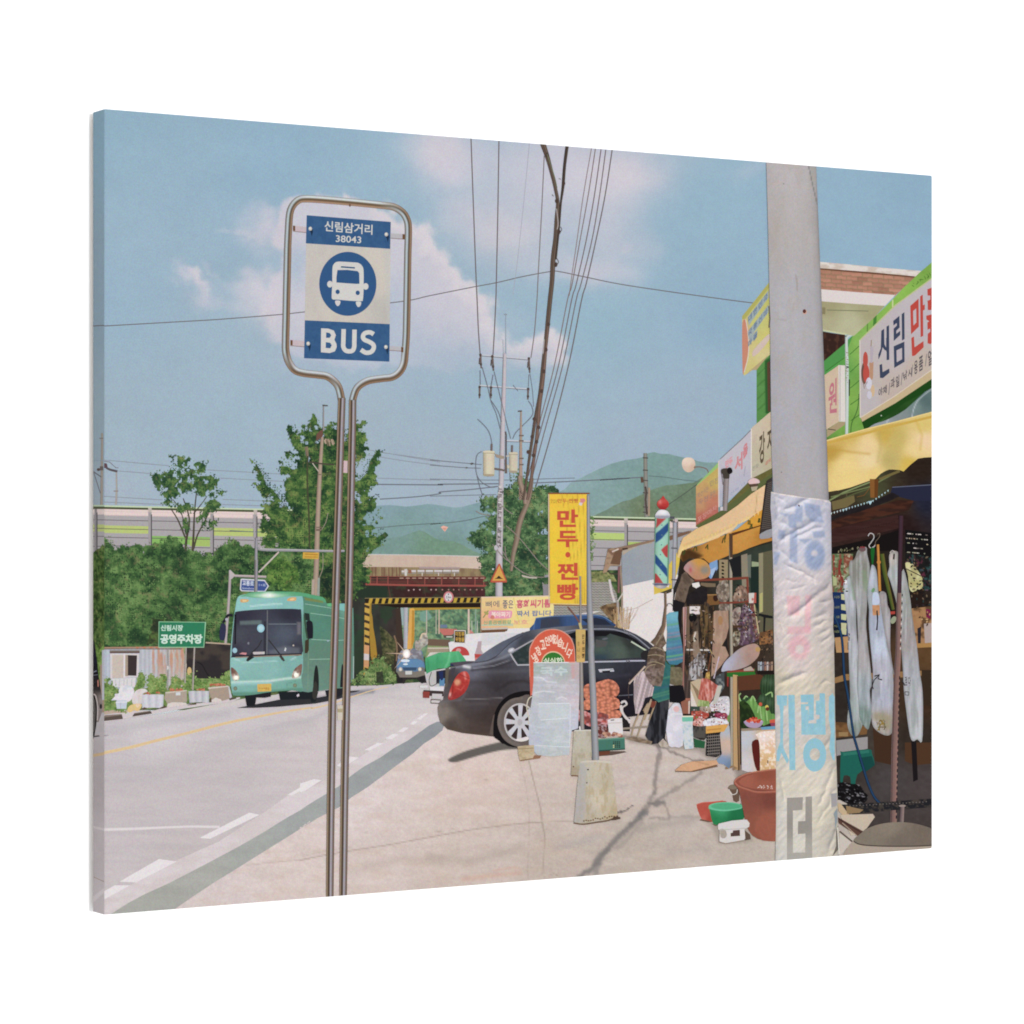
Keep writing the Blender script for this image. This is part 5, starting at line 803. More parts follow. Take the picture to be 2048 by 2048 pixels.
def brick(X,Y,c):
    v=Y-(X-1640)*.085;r=np.floor(v/8.4);f=v/8.4-r;u=(X-1640)/21+(r%2)*.5;g=u-np.floor(u);m=(f<.2)|(g<.07);n=fbm(np.floor(u)*7.1+r*3.3,r*5.1,4,1);c=c*(1+(n[:,None]-.5)*.25);top=(f>.2)&(f<.42)
    c=np.where(m[:,None],np.array([[150,124,96]]),c);return np.where(top[:,None],c*.93,c)
hs.paint(T4([(770,1030),(1000,1060),(1630,1110),(1440,1290),(800,1230)]),Ink((182,126,104)).fn(brick).noise(6,4,3),1.7);hs.line(T4([(790,1040),(1200,1075),(1620,1112)]),4,(104,66,48))
hs.sub('coping','pale stained coping').paint(T4([(770,980),(1000,1000),(1350,1035),(1680,1062),(1630,1110),(1200,1070),(770,1036)]),Ink((222,212,206)).patch((180,160,144),.6,16,5,3,.5,.62),2.4)
ev=hs.sub('eave','white concrete eave');ev.poly(N6([(770,88),(1100,115),(1500,145),(1400,250),(1100,232),(780,205)]),(220,210,208));ev.paint(N6([(780,205),(1100,230),(1400,250),(1300,360),(1100,540),(1050,530),(800,480)]),Ink([(1650,610,(160,154,118)),(1740,620,(164,160,124)),(1700,650,(184,182,150)),(1650,655,(176,172,138))]).noise(5,12),3);ev.line(N6([(840,290),(1240,300)]),1.6,(120,122,96));ev.poly(N6([(795,265),(825,265),(825,330),(795,330)]),(136,126,96));ev.line(N6([(800,485),(1030,525)]),3,(196,200,160));ev.line(N6([(800,500),(1030,545)]),2,(110,110,80))
hs.sub('window','dark window opening').paint(N6([(795,500),(1015,530),(1015,610),(815,780),(805,780)]),Ink((56,38,34)).patch((104,70,54),.6,5,8,3,.55,.65),2.2)
# signs of the row (from far to near)
s1=part('printed_shop_sign','furthest orange and yellow shop sign above the yellow awning');s1.paint(N3([(1030,500),(1270,290),(1270,780),(1030,930)]),Ink([(1400,975,(202,156,92)),(1430,960,(200,170,80)),(1400,1010,(196,140,96)),(1405,1040,(190,92,76)),(1430,1010,(200,120,90)),(1430,1020,(190,100,90))]).noise(6,6),2)
for i,(x,y,w,h)in enumerate(((1045,570,60,50),(1110,520,50,60),(1180,440,90,60),(1060,640,100,60),(1180,560,60,70))):s1.text('분식만두'[i%4]+'전',N3([(x,y),(x+w,y-w*.5),(x+w,y-w*.5+h),(x,y+h)]),(146,128,120),.0)
s1.text('포장마차',N3([(1045,830),(1255,690),(1255,740),(1045,900)]),(206,140,130),.02)
s2=part('printed_shop_sign','white shop sign with faint red Korean letters behind a vent pipe');s2.paint(N3([(1272,225),(1300,190),(1510,0),(1622,-110),(1624,420),(1480,560),(1290,715),(1275,720)]),Ink([(1440,960,(190,186,196)),(1480,920,(192,186,194)),(1490,970,(182,180,194)),(1440,1000,(176,178,192))]).noise(3,8),2.4);s2.line(N3([(1273,225),(1275,720)]),2.2,(214,202,196));s2.line(N3([(1290,205),(1420,85),(1530,-15),(1622,-110)]),1.8,(130,126,134))
s2.text('만두',N3([(1345,225),(1425,165),(1425,260),(1345,310)]),(214,150,156),.05);s2.text('서',N3([(1445,190),(1530,120),(1530,310),(1445,350)]),(206,134,140),.04);s2.text('울',N3([(1535,70),(1585,10),(1585,140),(1535,220)]),(210,128,134),.05);s2.line(N3([(1300,330),(1320,480)]),2,(120,110,112));s2.line(N3([(1560,280),(1545,390)]),1.6,(160,160,176));s2.text('전화 12',N3([(1400,570),(1560,440),(1560,470),(1400,600)]),(140,150,180),.0)
s3=part('printed_shop_sign','beige shop sign with dark brush letters, half hidden by the large pole');s3.paint(N3([(1626,-130),(1850,-320),(1850,300),(1626,415)]),Ink([(1510,850,(200,186,166)),(1540,840,(202,184,160)),(1510,940,(190,182,160)),(1540,930,(184,174,148))]).noise(3,8),2.4);s3.line(N3([(1624,-120),(1624,410)]),2,(226,216,210));s3.text('강',N6([(185,1500),(240,1450),(240,1750),(185,1790)]),(92,80,64),.03);s3.text('자',N6([(262,1450),(330,1400),(330,1640),(262,1680)]),(92,80,64),.03)
s3.text('원조',N6([(130,1500),(165,1475),(165,1600),(130,1620)]),(190,170,160),.0);s3.text('전화',N6([(118,1805),(180,1765),(180,1810),(118,1850)]),(130,130,120),.0);s3.text('감자',N6([(245,1760),(300,1715),(300,1750),(245,1795)]),(204,116,96),.03)
s3.paint(N3([(1625,420),(1850,300),(1850,360),(1625,500),(1560,560),(1380,700),(1270,790),(1080,900),(1030,935),(1030,915),(1280,770)]),Ink((104,100,58)).noise(8,6),2.2)
s4=part('printed_shop_sign','high yellow sign with blue lettering tilted beside the large pole')
s4.paint(N6([(20,350),(150,200),(275,30),(290,30),(290,720),(150,850),(40,925),(25,880),(20,600)]),Ink([(1490,660,(200,170,130)),(1510,650,(196,196,110)),(1530,600,(192,188,96)),(1535,680,(206,196,96)),(1500,740,(206,192,116)),(1530,710,(210,196,140))]).noise(4,6),2)
s4.poly(N6([(20,350),(150,190),(290,10),(290,60),(160,230),(50,375),(20,380)]),(176,172,84));s4.poly(sm(N6([(22,440),(55,390),(70,500),(82,640),(70,750),(40,880),(25,880)]),3,True),(208,132,104));s4.line(sm(N6([(55,380),(75,500),(85,640),(75,760),(40,890)]),4),1.8,(214,200,190));s4.poly(N6([(60,920),(90,880),(280,720),(160,870),(110,870)]),(180,160,120))
for r_,(y0,dy)in enumerate(((350,90),(490,90),(590,70))):
    s4.poly(N6([(75,y0+10),(275,y0-250),(275,y0-180),(85,y0+90)])if r_<2 else N6([(95,560),(170,480),(165,540),(95,620)]),(158,170,172))
    for i in range(4 if r_<2 else 2):
        x=78+i*50;s4.text('대한민국통신마을'[i+r_*3],N6([(x,y0-i*62+6),(x+38,y0-i*62-44),(x+38,y0-i*62+18),(x,y0-i*62+72)]),(116,132,152),.04)
s4.poly(sm(N6([(120,700),(160,640),(280,520),(280,580),(200,680),(130,740)]),3,True),(206,186,176))
s5=part('printed_shop_sign','small box sign with one pink letter between the pole and the white pipe');s5.paint(N6([(800,930),(950,825),(955,1370),(835,1445)]),Ink((204,182,158)).noise(3,9),2.6);s5.poly(N6([(950,822),(1015,825),(1018,1370),(955,1368)]),(218,210,204));s5.line(N6([(966,830),(966,1365)]),1.4,(170,164,158));s5.text('원',N6([(855,1010),(935,940),(935,1280),(855,1290)]),(196,112,128),.02);s5.poly(N6([(838,1448),(955,1372),(1018,1370),(1010,1400),(840,1520)]),(170,150,118));s5.line(N6([(850,1440),(925,1450)]),2,(90,80,66))
s6=part('printed_shop_sign','large white shop sign with dark blue and red Korean letters and fruit picture')
s6.paint(N6([(1158,585),(1500,250),(1855,-10),(1860,860),(1500,1120),(1165,1330)]),Ink([(1740,800,(186,178,180)),(1800,700,(188,180,184)),(1850,640,(188,180,186)),(1780,790,(190,174,164)),(1840,730,(192,176,164)),(1850,560,(190,182,186))]).noise(2.5,12),3)
s6.line(N6([(1158,580),(1162,1330)]),2.4,(212,200,192));s6.line(N6([(1158,582),(1500,245),(1860,-20)]),2.6,(186,190,140));s6.poly(N6([(1165,1330),(1500,1120),(1860,860),(1860,950),(1500,1190),(1230,1340),(1180,1370)]),(196,174,136));s6.line(N6([(1165,1328),(1500,1118),(1860,862)]),1.8,(214,200,184))
NB=(62,70,92)
def Pq(sh,q,c):sh.poly(N6(q),c)
lt=s6.sub('lettering','large painted Korean letters')
for q in([(1365,490),(1392,470),(1395,620),(1425,680),(1400,680),(1378,650),(1360,720),(1338,770),(1336,720),(1360,660)],[(1415,450),(1440,435),(1442,770),(1416,775)],[(1412,560),(1425,552),(1425,700),(1412,690)],[(1348,820),(1372,810),(1378,890),(1442,855),(1444,895),(1380,948),(1352,945)]):lt.poly(N6(q),NB)
for q in([(1480,395),(1540,345),(1542,460),(1510,490),(1510,520),(1548,490),(1548,530),(1485,590),(1484,470),(1515,440),(1514,415),(1482,440)],[(1562,330),(1588,310),(1590,570),(1565,585)]):lt.poly(N6(q),NB)
lt.poly(N6([(1485,640),(1588,595),(1590,790),(1490,850)]),NB);lt.poly(N6([(1512,680),(1565,655),(1566,765),(1514,795)]),(188,178,182))
RR=(208,66,54)
lt.poly(N6([(1645,250),(1725,180),(1728,450),(1652,525)]),RR);lt.poly(N6([(1672,300),(1702,275),(1704,410),(1675,440)]),(190,180,184));lt.poly(N6([(1740,160),(1765,140),(1768,245),(1785,235),(1785,285),(1768,295),(1770,540),(1745,552)]),RR);lt.poly(N6([(1655,560),(1680,545),(1686,650),(1772,590),(1774,650),(1690,730),(1662,735)]),RR)
lt.poly(N6([(1810,90),(1860,70),(1860,200),(1850,290),(1815,290),(1812,200),(1838,190),(1838,150),(1812,150)]),RR);lt.poly(N6([(1800,345),(1860,330),(1860,420),(1800,380)]),RR);lt.poly(N6([(1810,410),(1860,385),(1860,600),(1840,620),(1812,610),(1814,520),(1838,500),(1838,470),(1812,480)]),RR)
for ch,x,y,w,h in(('야',1338,1055,38,80),('채',1380,1035,38,80),('과',1455,960,40,100),('일',1505,935,34,110),('낚',1575,890,40,90),('시',1622,868,36,80),('용',1682,790,34,130),('품',1728,750,40,140),('얼',1816,690,44,150)):lt.text(ch,N6([(x,y),(x+w,y-w*.7),(x+w,y-w*.7+h),(x,y+h)]),(84,80,86),.02)
for x in(1440,1560,1662,1795):lt.line(N6([(x+8,1080-(x-1440)*.78-90),(x-4,1080-(x-1440)*.78+30)]),1.2,(120,114,118))
ft=s6.sub('fruit_picture','painted red fruit and leaves');ft.ell(*N6(1200,900),6,22,(110,78,70));ft.ell(*N6(1212,770),5,16,(202,74,62));ft.ell(*N6(1220,905),6.4,18,(206,72,60));ft.poly(N6([(1250,800),(1290,790),(1285,950),(1255,980)]),(186,140,110));ft.poly(N6([(1260,700),(1262,580),(1275,640),(1290,660),(1280,800),(1262,800)]),(178,166,176));ft.ell(*N6(1245,1000),6,12,(206,202,214));ft.ell(*N6(1282,1070),4,12,(206,176,140));ft.ell(*N6(1250,1110),5,8,(200,196,206));ft.line(N6([(1190,960),(1200,1050),(1230,980)]),1.4,(120,96,80));ft.line(N6([(1270,580),(1266,640)]),1.6,(150,130,100))
# rolled shutters / ducts
du=part('printed_rolled_screen','rounded grey translucent screens behind the yellow awning');
du.paint(sm(N6([(1240,1440),(1300,1390),(1420,1350),(1600,1250),(1855,1040),(1855,1300),(1660,1340),(1400,1420)]),3,True),Ink([(1770,850,(150,156,162)),(1800,830,(132,140,142)),(1850,800,(88,108,108)),(1830,810,(118,136,134))]).stroke(sm(N6([(1410,1400),(1440,1330),(1500,1260),(1600,1200)]),4),1.6,2,(196,202,208),.9).stroke(sm(N6([(1660,1340),(1680,1240),(1730,1150),(1855,1050)]),4),1.8,2,(196,202,208),.9).noise(5,8),2.2)
# shade of the shop interiors
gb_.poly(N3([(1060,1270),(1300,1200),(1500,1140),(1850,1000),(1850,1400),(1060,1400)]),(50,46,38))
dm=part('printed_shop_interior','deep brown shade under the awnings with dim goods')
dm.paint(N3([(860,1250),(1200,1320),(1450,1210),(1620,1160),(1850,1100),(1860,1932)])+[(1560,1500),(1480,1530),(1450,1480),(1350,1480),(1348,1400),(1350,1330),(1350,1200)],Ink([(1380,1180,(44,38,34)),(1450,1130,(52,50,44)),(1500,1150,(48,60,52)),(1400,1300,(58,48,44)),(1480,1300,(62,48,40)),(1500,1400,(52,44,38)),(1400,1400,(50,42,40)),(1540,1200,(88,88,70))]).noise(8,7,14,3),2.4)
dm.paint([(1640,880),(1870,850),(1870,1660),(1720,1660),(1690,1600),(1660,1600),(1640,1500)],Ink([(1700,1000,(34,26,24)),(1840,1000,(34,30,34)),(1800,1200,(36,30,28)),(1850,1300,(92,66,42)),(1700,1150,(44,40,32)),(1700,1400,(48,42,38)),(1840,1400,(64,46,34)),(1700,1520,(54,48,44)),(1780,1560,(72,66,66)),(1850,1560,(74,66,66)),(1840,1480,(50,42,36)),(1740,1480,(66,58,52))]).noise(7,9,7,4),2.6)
# ================================================================== market: awnings, goods, stalls
aw=part('printed_awning','sunlit yellow awning of the middle stall with ragged edge')
AK=Ink([(1380,1070,(230,186,122)),(1450,1040,(228,186,138)),(1500,1000,(230,188,140)),(1520,980,(232,192,144)),(1360,1110,(236,198,122))]).noise(4,14,8,3)
AK.stroke(N3([(880,1180),(1100,1100),(1300,1010),(1500,900),(1740,780)]),3,5,(250,214,140),.8).stroke(N3([(900,1130),(1100,1060),(1350,960),(1500,880)]),2,6,(206,150,74),.5).stroke(N3([(1690,560),(1670,780)]),1.4,1.6,(176,146,92),.8)
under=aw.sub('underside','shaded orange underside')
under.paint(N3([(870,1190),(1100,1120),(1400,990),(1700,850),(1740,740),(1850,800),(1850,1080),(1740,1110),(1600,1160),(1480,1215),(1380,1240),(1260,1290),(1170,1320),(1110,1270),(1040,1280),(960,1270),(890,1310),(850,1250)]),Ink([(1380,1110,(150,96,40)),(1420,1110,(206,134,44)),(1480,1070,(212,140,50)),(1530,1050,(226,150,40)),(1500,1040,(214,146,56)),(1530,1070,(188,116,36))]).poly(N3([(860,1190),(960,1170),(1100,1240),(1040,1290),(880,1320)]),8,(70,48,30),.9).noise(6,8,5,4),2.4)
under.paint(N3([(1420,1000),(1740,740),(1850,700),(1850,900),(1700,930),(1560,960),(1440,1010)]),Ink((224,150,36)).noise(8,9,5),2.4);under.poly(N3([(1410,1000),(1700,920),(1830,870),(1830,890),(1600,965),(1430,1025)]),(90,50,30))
aw.paint(N3([(890,1050),(1040,950),(1280,840),(1480,700),(1620,580),(1775,480),(1745,745),(1660,800),(1600,850),(1560,870),(1480,905),(1410,990),(1330,1010),(1270,1050),(1190,1080),(1100,1110),(1000,1140),(940,1165),(880,1190),(850,1270),(830,1250),(850,1160)]),AK,2.2)
for i in range(22):
    x=880+i*38+rng.random()*20;y=1185-(x-880)*.49+rng.random()*10;aw.poly(N3([(x-10,y-20),(x+14,y-30),(x+2,y+10+rng.random()*16)]),(240,196,110))
for x,y in((905,1200),(1020,1160),(1150,1140),(1320,1070),(1345,1030),(1590,880),(1620,920),(1700,860)):
    for k in range(3):aw.lines([(N3(x+rng.random()*20,y-20),N3(x+rng.random()*44-22,y+24+rng.random()*14))],2,rng.choice([(74,84,40),(60,60,34),(96,92,44)]))
pp2=aw.sub('pole');pp2.tube(N3([(1405,1005),(1402,1280),(1405,1932)])+N5([(1235,30),(1235,1190)]),[7,6.5,6.4,6.4,6.6],[(-1,(150,134,116)),(-.2,(176,166,150)),(.5,(140,134,122)),(1,(92,84,74))]);pp2.poly(N3([(1385,1005),(1425,1005),(1425,1260),(1395,1260)]),(84,62,48))
aw2=part('printed_awning','bright yellow awning of the near stall with soft light patches')
A2=Ink([(1660,880,(222,178,84)),(1700,860,(214,176,70)),(1740,890,(238,204,140)),(1660,900,(196,150,50)),(1690,930,(240,206,120)),(1740,920,(236,208,150)),(1790,880,(204,176,84)),(1780,920,(196,172,92)),(1850,850,(224,192,96)),(1850,880,(240,206,160)),(1830,900,(238,204,130)),(1700,960,(240,206,116)),(1750,950,(238,200,110)),(1820,930,(220,180,60)),(1770,870,(208,168,60))],3.5).noise(4,16,8,3)
A2.stroke(N6([(845,1650),(950,1640),(1060,1660),(1250,1680)]),3,8,(200,146,40),.6).stroke(N6([(1340,1480),(1360,1600),(1330,1750)]),4,10,(186,160,84),.5).stroke(N6([(1700,1350),(1760,1500),(1740,1640)]),3,7,(214,168,56),.6)
aw2.paint(N6([(838,1548),(1000,1500),(1250,1430),(1500,1370),(1855,1275),(1860,1710),(1780,1715),(1720,1725),(1640,1790),(1580,1850),(1540,1835),(1440,1830),(1360,1870),(1300,1932),(1270,1932)])+R1([(990,180),(920,215),(820,220),(735,235),(728,0)]),A2,2.4)
aw2.line(N6([(838,1550),(1000,1502),(1250,1432),(1500,1372),(1855,1277)]),2.4,(238,206,120));aw2.line(N6([(845,1575),(1100,1510),(1400,1430),(1855,1320)]),5,(212,166,56))
dk1=part('printed_near_stall_roof','dark corrugated roof edge and rafters of the near stall')
dk1.paint(sm(N6([(1300,1932),(1360,1872),(1440,1832),(1540,1838),(1580,1852),(1650,1795),(1725,1728),(1860,1712)]),3)+[(1868,990),(1868,1080)]+R1([(760,900),(735,240),(830,222),(960,190)]),Ink([(1700,960,(60,56,40)),(1840,940,(44,34,28)),(1750,980,(70,72,50)),(1850,1000,(36,38,54)),(1700,1050,(52,34,32)),(1800,1050,(42,28,28)),(1800,1000,(60,46,34))]).noise(7,9,4,3),2.4)
for q,w,c in(([(740,330),(900,240),(1180,130)],3,(128,140,96)),([(760,290),(1180,180),(1400,60)],2.4,(110,120,80)),([(1280,100),(1500,10)],5,(112,100,60)),([(770,370),(1000,260),(1170,200)],2.4,(86,92,60)),([(930,250),(935,420)],1.8,(90,84,60)),([(1180,190),(1120,270),(1040,290)],1.4,(120,80,40))):dk1.line(R1(q),w,c)
dk1.poly(R1([(1178,95),(1272,100),(1262,300),(1185,295)]),(140,86,34));dk1.poly(R1([(1230,95),(1272,100),(1262,300),(1228,298)]),(104,62,28));dk1.poly(R1([(770,340),(920,300),(1010,270),(1020,340),(930,400),(780,430)]),(112,100,66))
dk1.poly(R1([(1420,185),(1860,155),(1860,330),(1660,330),(1500,290),(1400,250)]),(40,42,62));dk1.line(R1([(1420,185),(1860,158)]),1.8,(96,100,120));dk1.paint(R1([(760,500),(900,440),(1150,360),(1420,240),(1500,280),(1400,330),(1100,440),(860,500),(770,540)]),Ink((36,32,34)).noise(6,5),2)
for i in range(20):
    x=765+i*32;y=470-(i*32)*.30-max(0,i-14)*12;s_=7+(14 if i in(13,)else 0)+(5 if i in(4,5)else 0);dk1.poly(R1([(x-s_*1.1,y-8),(x+s_*1.3,y-16),(x+2,y+s_*1.4)]),(176,206,214)if i>3 else(206,222,226))
dk1.paint(R1([(850,530),(1200,400),(1500,320),(1650,330),(1600,430),(1300,500),(900,600),(760,640),(760,560)]),Ink((74,44,34)).patch((44,30,28),.8,30,5,4,.45,.55).noise(6,20,3),2.2)
dk1.paint(R1([(760,640),(1100,560),(1480,480),(1500,620),(1200,700),(760,790)]),Ink((60,38,36)).noise(9,24,3,3),2.2)
for i in range(18):dk1.lines([(R1(960+i*28,660-i*6),R1(972+i*28,657-i*6))],1,(30,22,22))
mesh=dk1.sub('basket','black perforated basket with light spots');mesh.poly(R1([(1560,640),(1860,680),(1860,960),(1700,930),(1560,880)]),(24,22,24));mesh.poly(R1([(780,830),(1180,740),(1500,640),(1490,860),(1300,870),(1150,830),(1000,880),(760,900)]),(26,22,22))
for i in range(44):x=1565+rng.random()*225;y=680+int(rng.random()*5)*50+(x-1565)*.08;mesh.lines([(R1(x,y),R1(x+6+rng.random()*26,y+3))],1.8,rng.choice([(196,176,150),(110,100,96),(150,150,130),(206,196,190)]))
for i in range(26):x=800+rng.random()*340;mesh.lines([(R1(x,850+rng.random()*50-(x-800)*.15),R1(x+5,856+rng.random()*40-(x-800)*.15))],1.8,rng.choice([(150,140,110),(90,96,60),(120,120,100)]))
# goods behind the hanging bags
gd2=part('printed_stall_goods','green and brown packets, blue crate and boxes behind the hanging bags')
gd2.paint(R1([(770,900),(1000,900),(960,1320),(770,1310)]),Ink((96,112,78)).patch((150,60,48),.9,5,16,3,.5,.58).patch((190,190,160),.6,4,4,7,.58,.64),1.8);gd2.line(R1([(790,910),(795,1130)]),4,(150,60,50));gd2.line(sm(R1([(870,950),(850,1080),(890,1200),(860,1290)]),3),5,(140,52,44));gd2.poly(R1([(780,1135),(820,1130),(825,1240),(785,1240)]),(170,176,130))
gd2.poly(R1([(780,1310),(960,1315),(960,1800),(800,1800)]),(28,48,92));gd2.poly(R1([(790,1650),(900,1650),(900,1800),(800,1800)]),(24,30,44))
for y in(1330,1440,1545,1640,1700,1790):gd2.poly(R1([(870,y),(930,y+5),(925,y+70),(872,y+60)]),(190,190,150));gd2.text('소금꽃',R1([(795,y+20),(855,y+20),(855,y+46),(795,y+46)]),(150,156,110),.0)
gd2.paint(R1([(1560,900),(1860,930),(1860,1300),(1560,1280)]),Ink((30,30,30)).patch((60,110,110),.7,5,6,3,.6,.66).patch((150,60,90),.6,4,5,9,.64,.7),2);gd2.paint(R1([(800,1800),(1000,1780),(1000,1960),(820,1960)]),Ink((186,138,88)).noise(6,7),2.4)
gd2.paint(R1([(1600,1490),(1860,1460),(1860,1870),(1650,1880)]),Ink((170,122,78)).patch((60,46,36),.8,14,14,3,.5,.56).noise(6,6),2.2);gd2.poly(R1([(1760,1650),(1860,1640),(1860,1860),(1770,1860)]),(176,160,156));gd2.poly(R1([(1690,1700),(1730,1680),(1725,1860),(1695,1860)]),(44,40,46));gd2.poly(R1([(1660,1870),(1860,1850),(1860,1900),(1670,1910)]),(178,126,62));gd2.poly(R1([(1780,1490),(1830,1500),(1830,1600),(1785,1580)]),(130,30,70))
gd2.poly(R2([(720,75),(830,40),(1700,0),(1700,40),(1400,70),(830,100),(720,130)]),(150,112,70));gd2.paint(R2([(720,500),(860,510),(1010,540),(1040,560),(1030,620),(720,660)]),Ink((122,86,52)).patch((70,50,34),.6,9,6,3),2.2);gd2.poly(R2([(760,600),(850,600),(850,640),(760,640)]),(150,120,80))
gd2.poly(R2([(735,680),(1040,645),(1040,760),(740,830)]),(150,146,146));gd2.poly(R2([(1090,560),(1280,560),(1280,920),(1110,880)]),(66,46,34));gd2.poly(R2([(1400,700),(1700,700),(1700,900),(1500,920),(1400,880)]),(78,54,38));gd2.poly(R2([(1460,690),(1510,690),(1525,1060),(1480,1080)]),(30,26,28));gd2.poly(R2([(1640,100),(1700,90),(1700,130),(1640,140)]),(70,64,44));gd2.poly(R2([(1560,0),(1700,0),(1700,360),(1570,340)]),(56,44,34))
st2=part('printed_plastic_stool','dark green plastic stool in the shade');st2.poly(sm(R2([(780,810),(800,790),(1050,765),(1080,800),(1110,920),(1060,930),(940,1010),(920,1110),(880,1110),(870,1030),(810,1020),(800,1080),(775,1075)]),2,True),(30,96,84));st2.poly(R2([(800,800),(1050,772),(1055,800),(805,830)]),(44,116,100));st2.poly(R2([(950,850),(1080,830),(1110,920),(1000,1000)]),(26,70,66))
ap=part('printed_paper_bag','crumpled cream paper hanging behind the metal post');ap.paint(sm(R1([(1560,1000),(1640,1010),(1720,1120),(1745,1180),(1740,1280),(1640,1310),(1600,1260),(1590,1140)]),3,True),Ink((206,200,150)).patch((150,140,90),.6,6,8,3).ell(*R1(1670,1220),12,8,(176,170,104),.8).noise(8,5),1.8);ap.poly(R1([(1640,1310),(1740,1270),(1760,1440),(1650,1480),(1600,1400)]),(40,30,26));ap.line(R1([(1570,1060),(1730,1140)]),1.8,(40,40,36))
# hanging bags
hg=part('printed_hanging_bags','long translucent white plastic bags hanging in a row')
def bag(q,base,seed,lab,strokes=(),dark=(112,118,112)):
    b=hg.sub('plastic_bag',lab);k=Ink(base).patch(dark,.34,6,46,seed,.5,.64).patch((212,214,224),.42,3.4,52,seed+4,.54,.66).noise(5,3,26,seed).noise(5,4,4,seed+9)
    xs=[p[0]for p in q];cx0=sum(xs)/len(xs);k.stroke(q+[q[0]],4,5,(112,112,112),.38)
    for pts,w,bl,c,a in strokes:k.stroke(pts,w,bl,c,a)
    b.paint(sm(q,3,True),k,2);return b
b=bag(R1([(905,1190),(950,1140),(985,1150),(1010,1250),(1030,1400),(1040,1800)])+R2([(1000,100),(990,260),(1010,440),(980,560),(940,635),(890,635),(850,560),(845,440),(870,280),(865,100)])+R1([(940,1700),(910,1400),(895,1250)]),[(1700,1170,(190,194,204)),(1705,1250,(176,176,184)),(1710,1340,(178,180,186)),(1705,1430,(164,172,172)),(1715,1460,(130,140,132))],200,'first hanging bag',[(R1([(985,1160),(1015,1380)]),8,6,(120,140,110),.6)])
b.ell(*R1(918,1200),2.6,3,(236,236,240));b.text('결',R1([(945,1750),(965,1752),(965,1830),(940,1830)]),(70,66,66),.02);b.text('라면',R2([(845,320),(868,325),(868,395),(848,390)]),(90,88,88),.02);b.line(R1([(945,1850),(945,1932)]),1.6,(80,76,76))
b=bag(R1([(1060,850),(1140,830),(1150,900),(1180,1040),(1180,1150),(1150,1300),(1150,1450),(1140,1700)])+R2([(1080,100),(1060,200),(1080,400),(1060,530),(1040,575),(990,520),(960,450),(950,300),(935,150),(940,0)])+R1([(1050,1800),(1030,1400),(990,1230),(955,1080),(965,980),(1010,960)]),[(1735,1110,(150,146,142)),(1725,1140,(132,132,124)),(1730,1200,(160,158,158)),(1725,1300,(172,166,168)),(1740,1400,(160,168,176)),(1725,1430,(120,140,134))],210,'second hanging bag with a dark tied neck',[(R1([(1120,1100),(1140,1280)]),10,8,(130,154,120),.5),(R1([(1000,960),(1100,860)]),6,5,(120,110,104),.6)]);b.ell(*R1(1098,850),7,5,(110,86,88));b.line(R1([(1075,830),(1125,828)]),2.4,(140,50,60))
hk=hg.sub('hook','steel s hook');hk.line(sm(R1([(1160,710),(1180,680),(1215,690),(1222,730),(1190,780),(1170,810),(1185,835),(1220,825),(1240,800)]),4),1.8,(190,186,186));hk.line(sm(R1([(1260,690),(1285,680),(1280,720),(1240,770),(1240,810)]),4),1.3,(110,96,84))
b=bag(R1([(1205,1015),(1250,1080),(1270,1300),(1300,1420),(1330,1600),(1360,1860)])+R2([(1280,0),(1290,250),(1280,380),(1290,560),(1250,630),(1180,620),(1110,570),(1080,500),(1075,350),(1085,150),(1090,0)])+R1([(1170,1700),(1170,1500),(1150,1350),(1165,1200),(1185,1080)]),[(1745,1160,(186,192,206)),(1750,1190,(160,166,170)),(1755,1250,(166,172,190)),(1770,1290,(196,204,222)),(1770,1340,(180,178,190)),(1770,1400,(176,178,194)),(1770,1440,(168,158,150))],220,'third bag printed with a dark letter',[(R2([(1130,450),(1230,470),(1220,540)]),16,12,(150,140,110),.6)])
b.poly(sm(R1([(1215,1320),(1265,1320),(1285,1400),(1270,1440),(1215,1450),(1205,1400)]),3,True),(190,200,220));b.paint(R1([(1205,1450),(1285,1450),(1285,1560),(1210,1560)]),Ink((206,142,96)).patch((186,120,70),.7,4,4),1.6);b.poly(R1([(1248,1510),(1262,1505),(1270,1580),(1262,1720),(1245,1720),(1255,1620)]),(50,48,50));b.ell(*R1(1215,1290),3,5,(110,150,110),.5)
b.line(R2([(1105,60),(1155,45),(1140,85),(1180,95)]),2.6,(44,42,46));b.line(R2([(1150,50),(1110,90)]),2.2,(50,48,52));b.line(sm(R2([(1105,90),(1085,150),(1095,185)]),3),2.2,(50,48,50));
for i in range(16):b.lines([(R2(1110+rng.random()*100,460+rng.random()*120),R2(1125+rng.random()*100,470+rng.random()*120))],1.4,rng.choice([(90,76,40),(150,120,40),(70,60,40)]))
b=bag(R1([(1280,1320),(1350,1320),(1370,1450),(1400,1550),(1400,1932)])+R2([(1300,60),(1280,0)])+R1([(1340,1750),(1300,1500)]),[(1765,1200,(168,158,158)),(1775,1260,(170,160,164)),(1780,1300,(160,152,158))],230,'bag behind the orange handle')
umb=hg.sub('umbrella_handle','dark green handle');umb.poly(R1([(1190,830),(1232,835),(1228,900),(1215,1015),(1200,1010),(1188,900)]),(26,96,40));umb=hg.sub('orange_strap');umb.tube(R1([(1265,800),(1272,960),(1285,1300)]),[5,5.4,6],[(-1,(196,120,36)),(0,(214,138,52)),(1,(150,90,34))]);umb.ell(*R1(1275,990),4,4,(206,128,44))
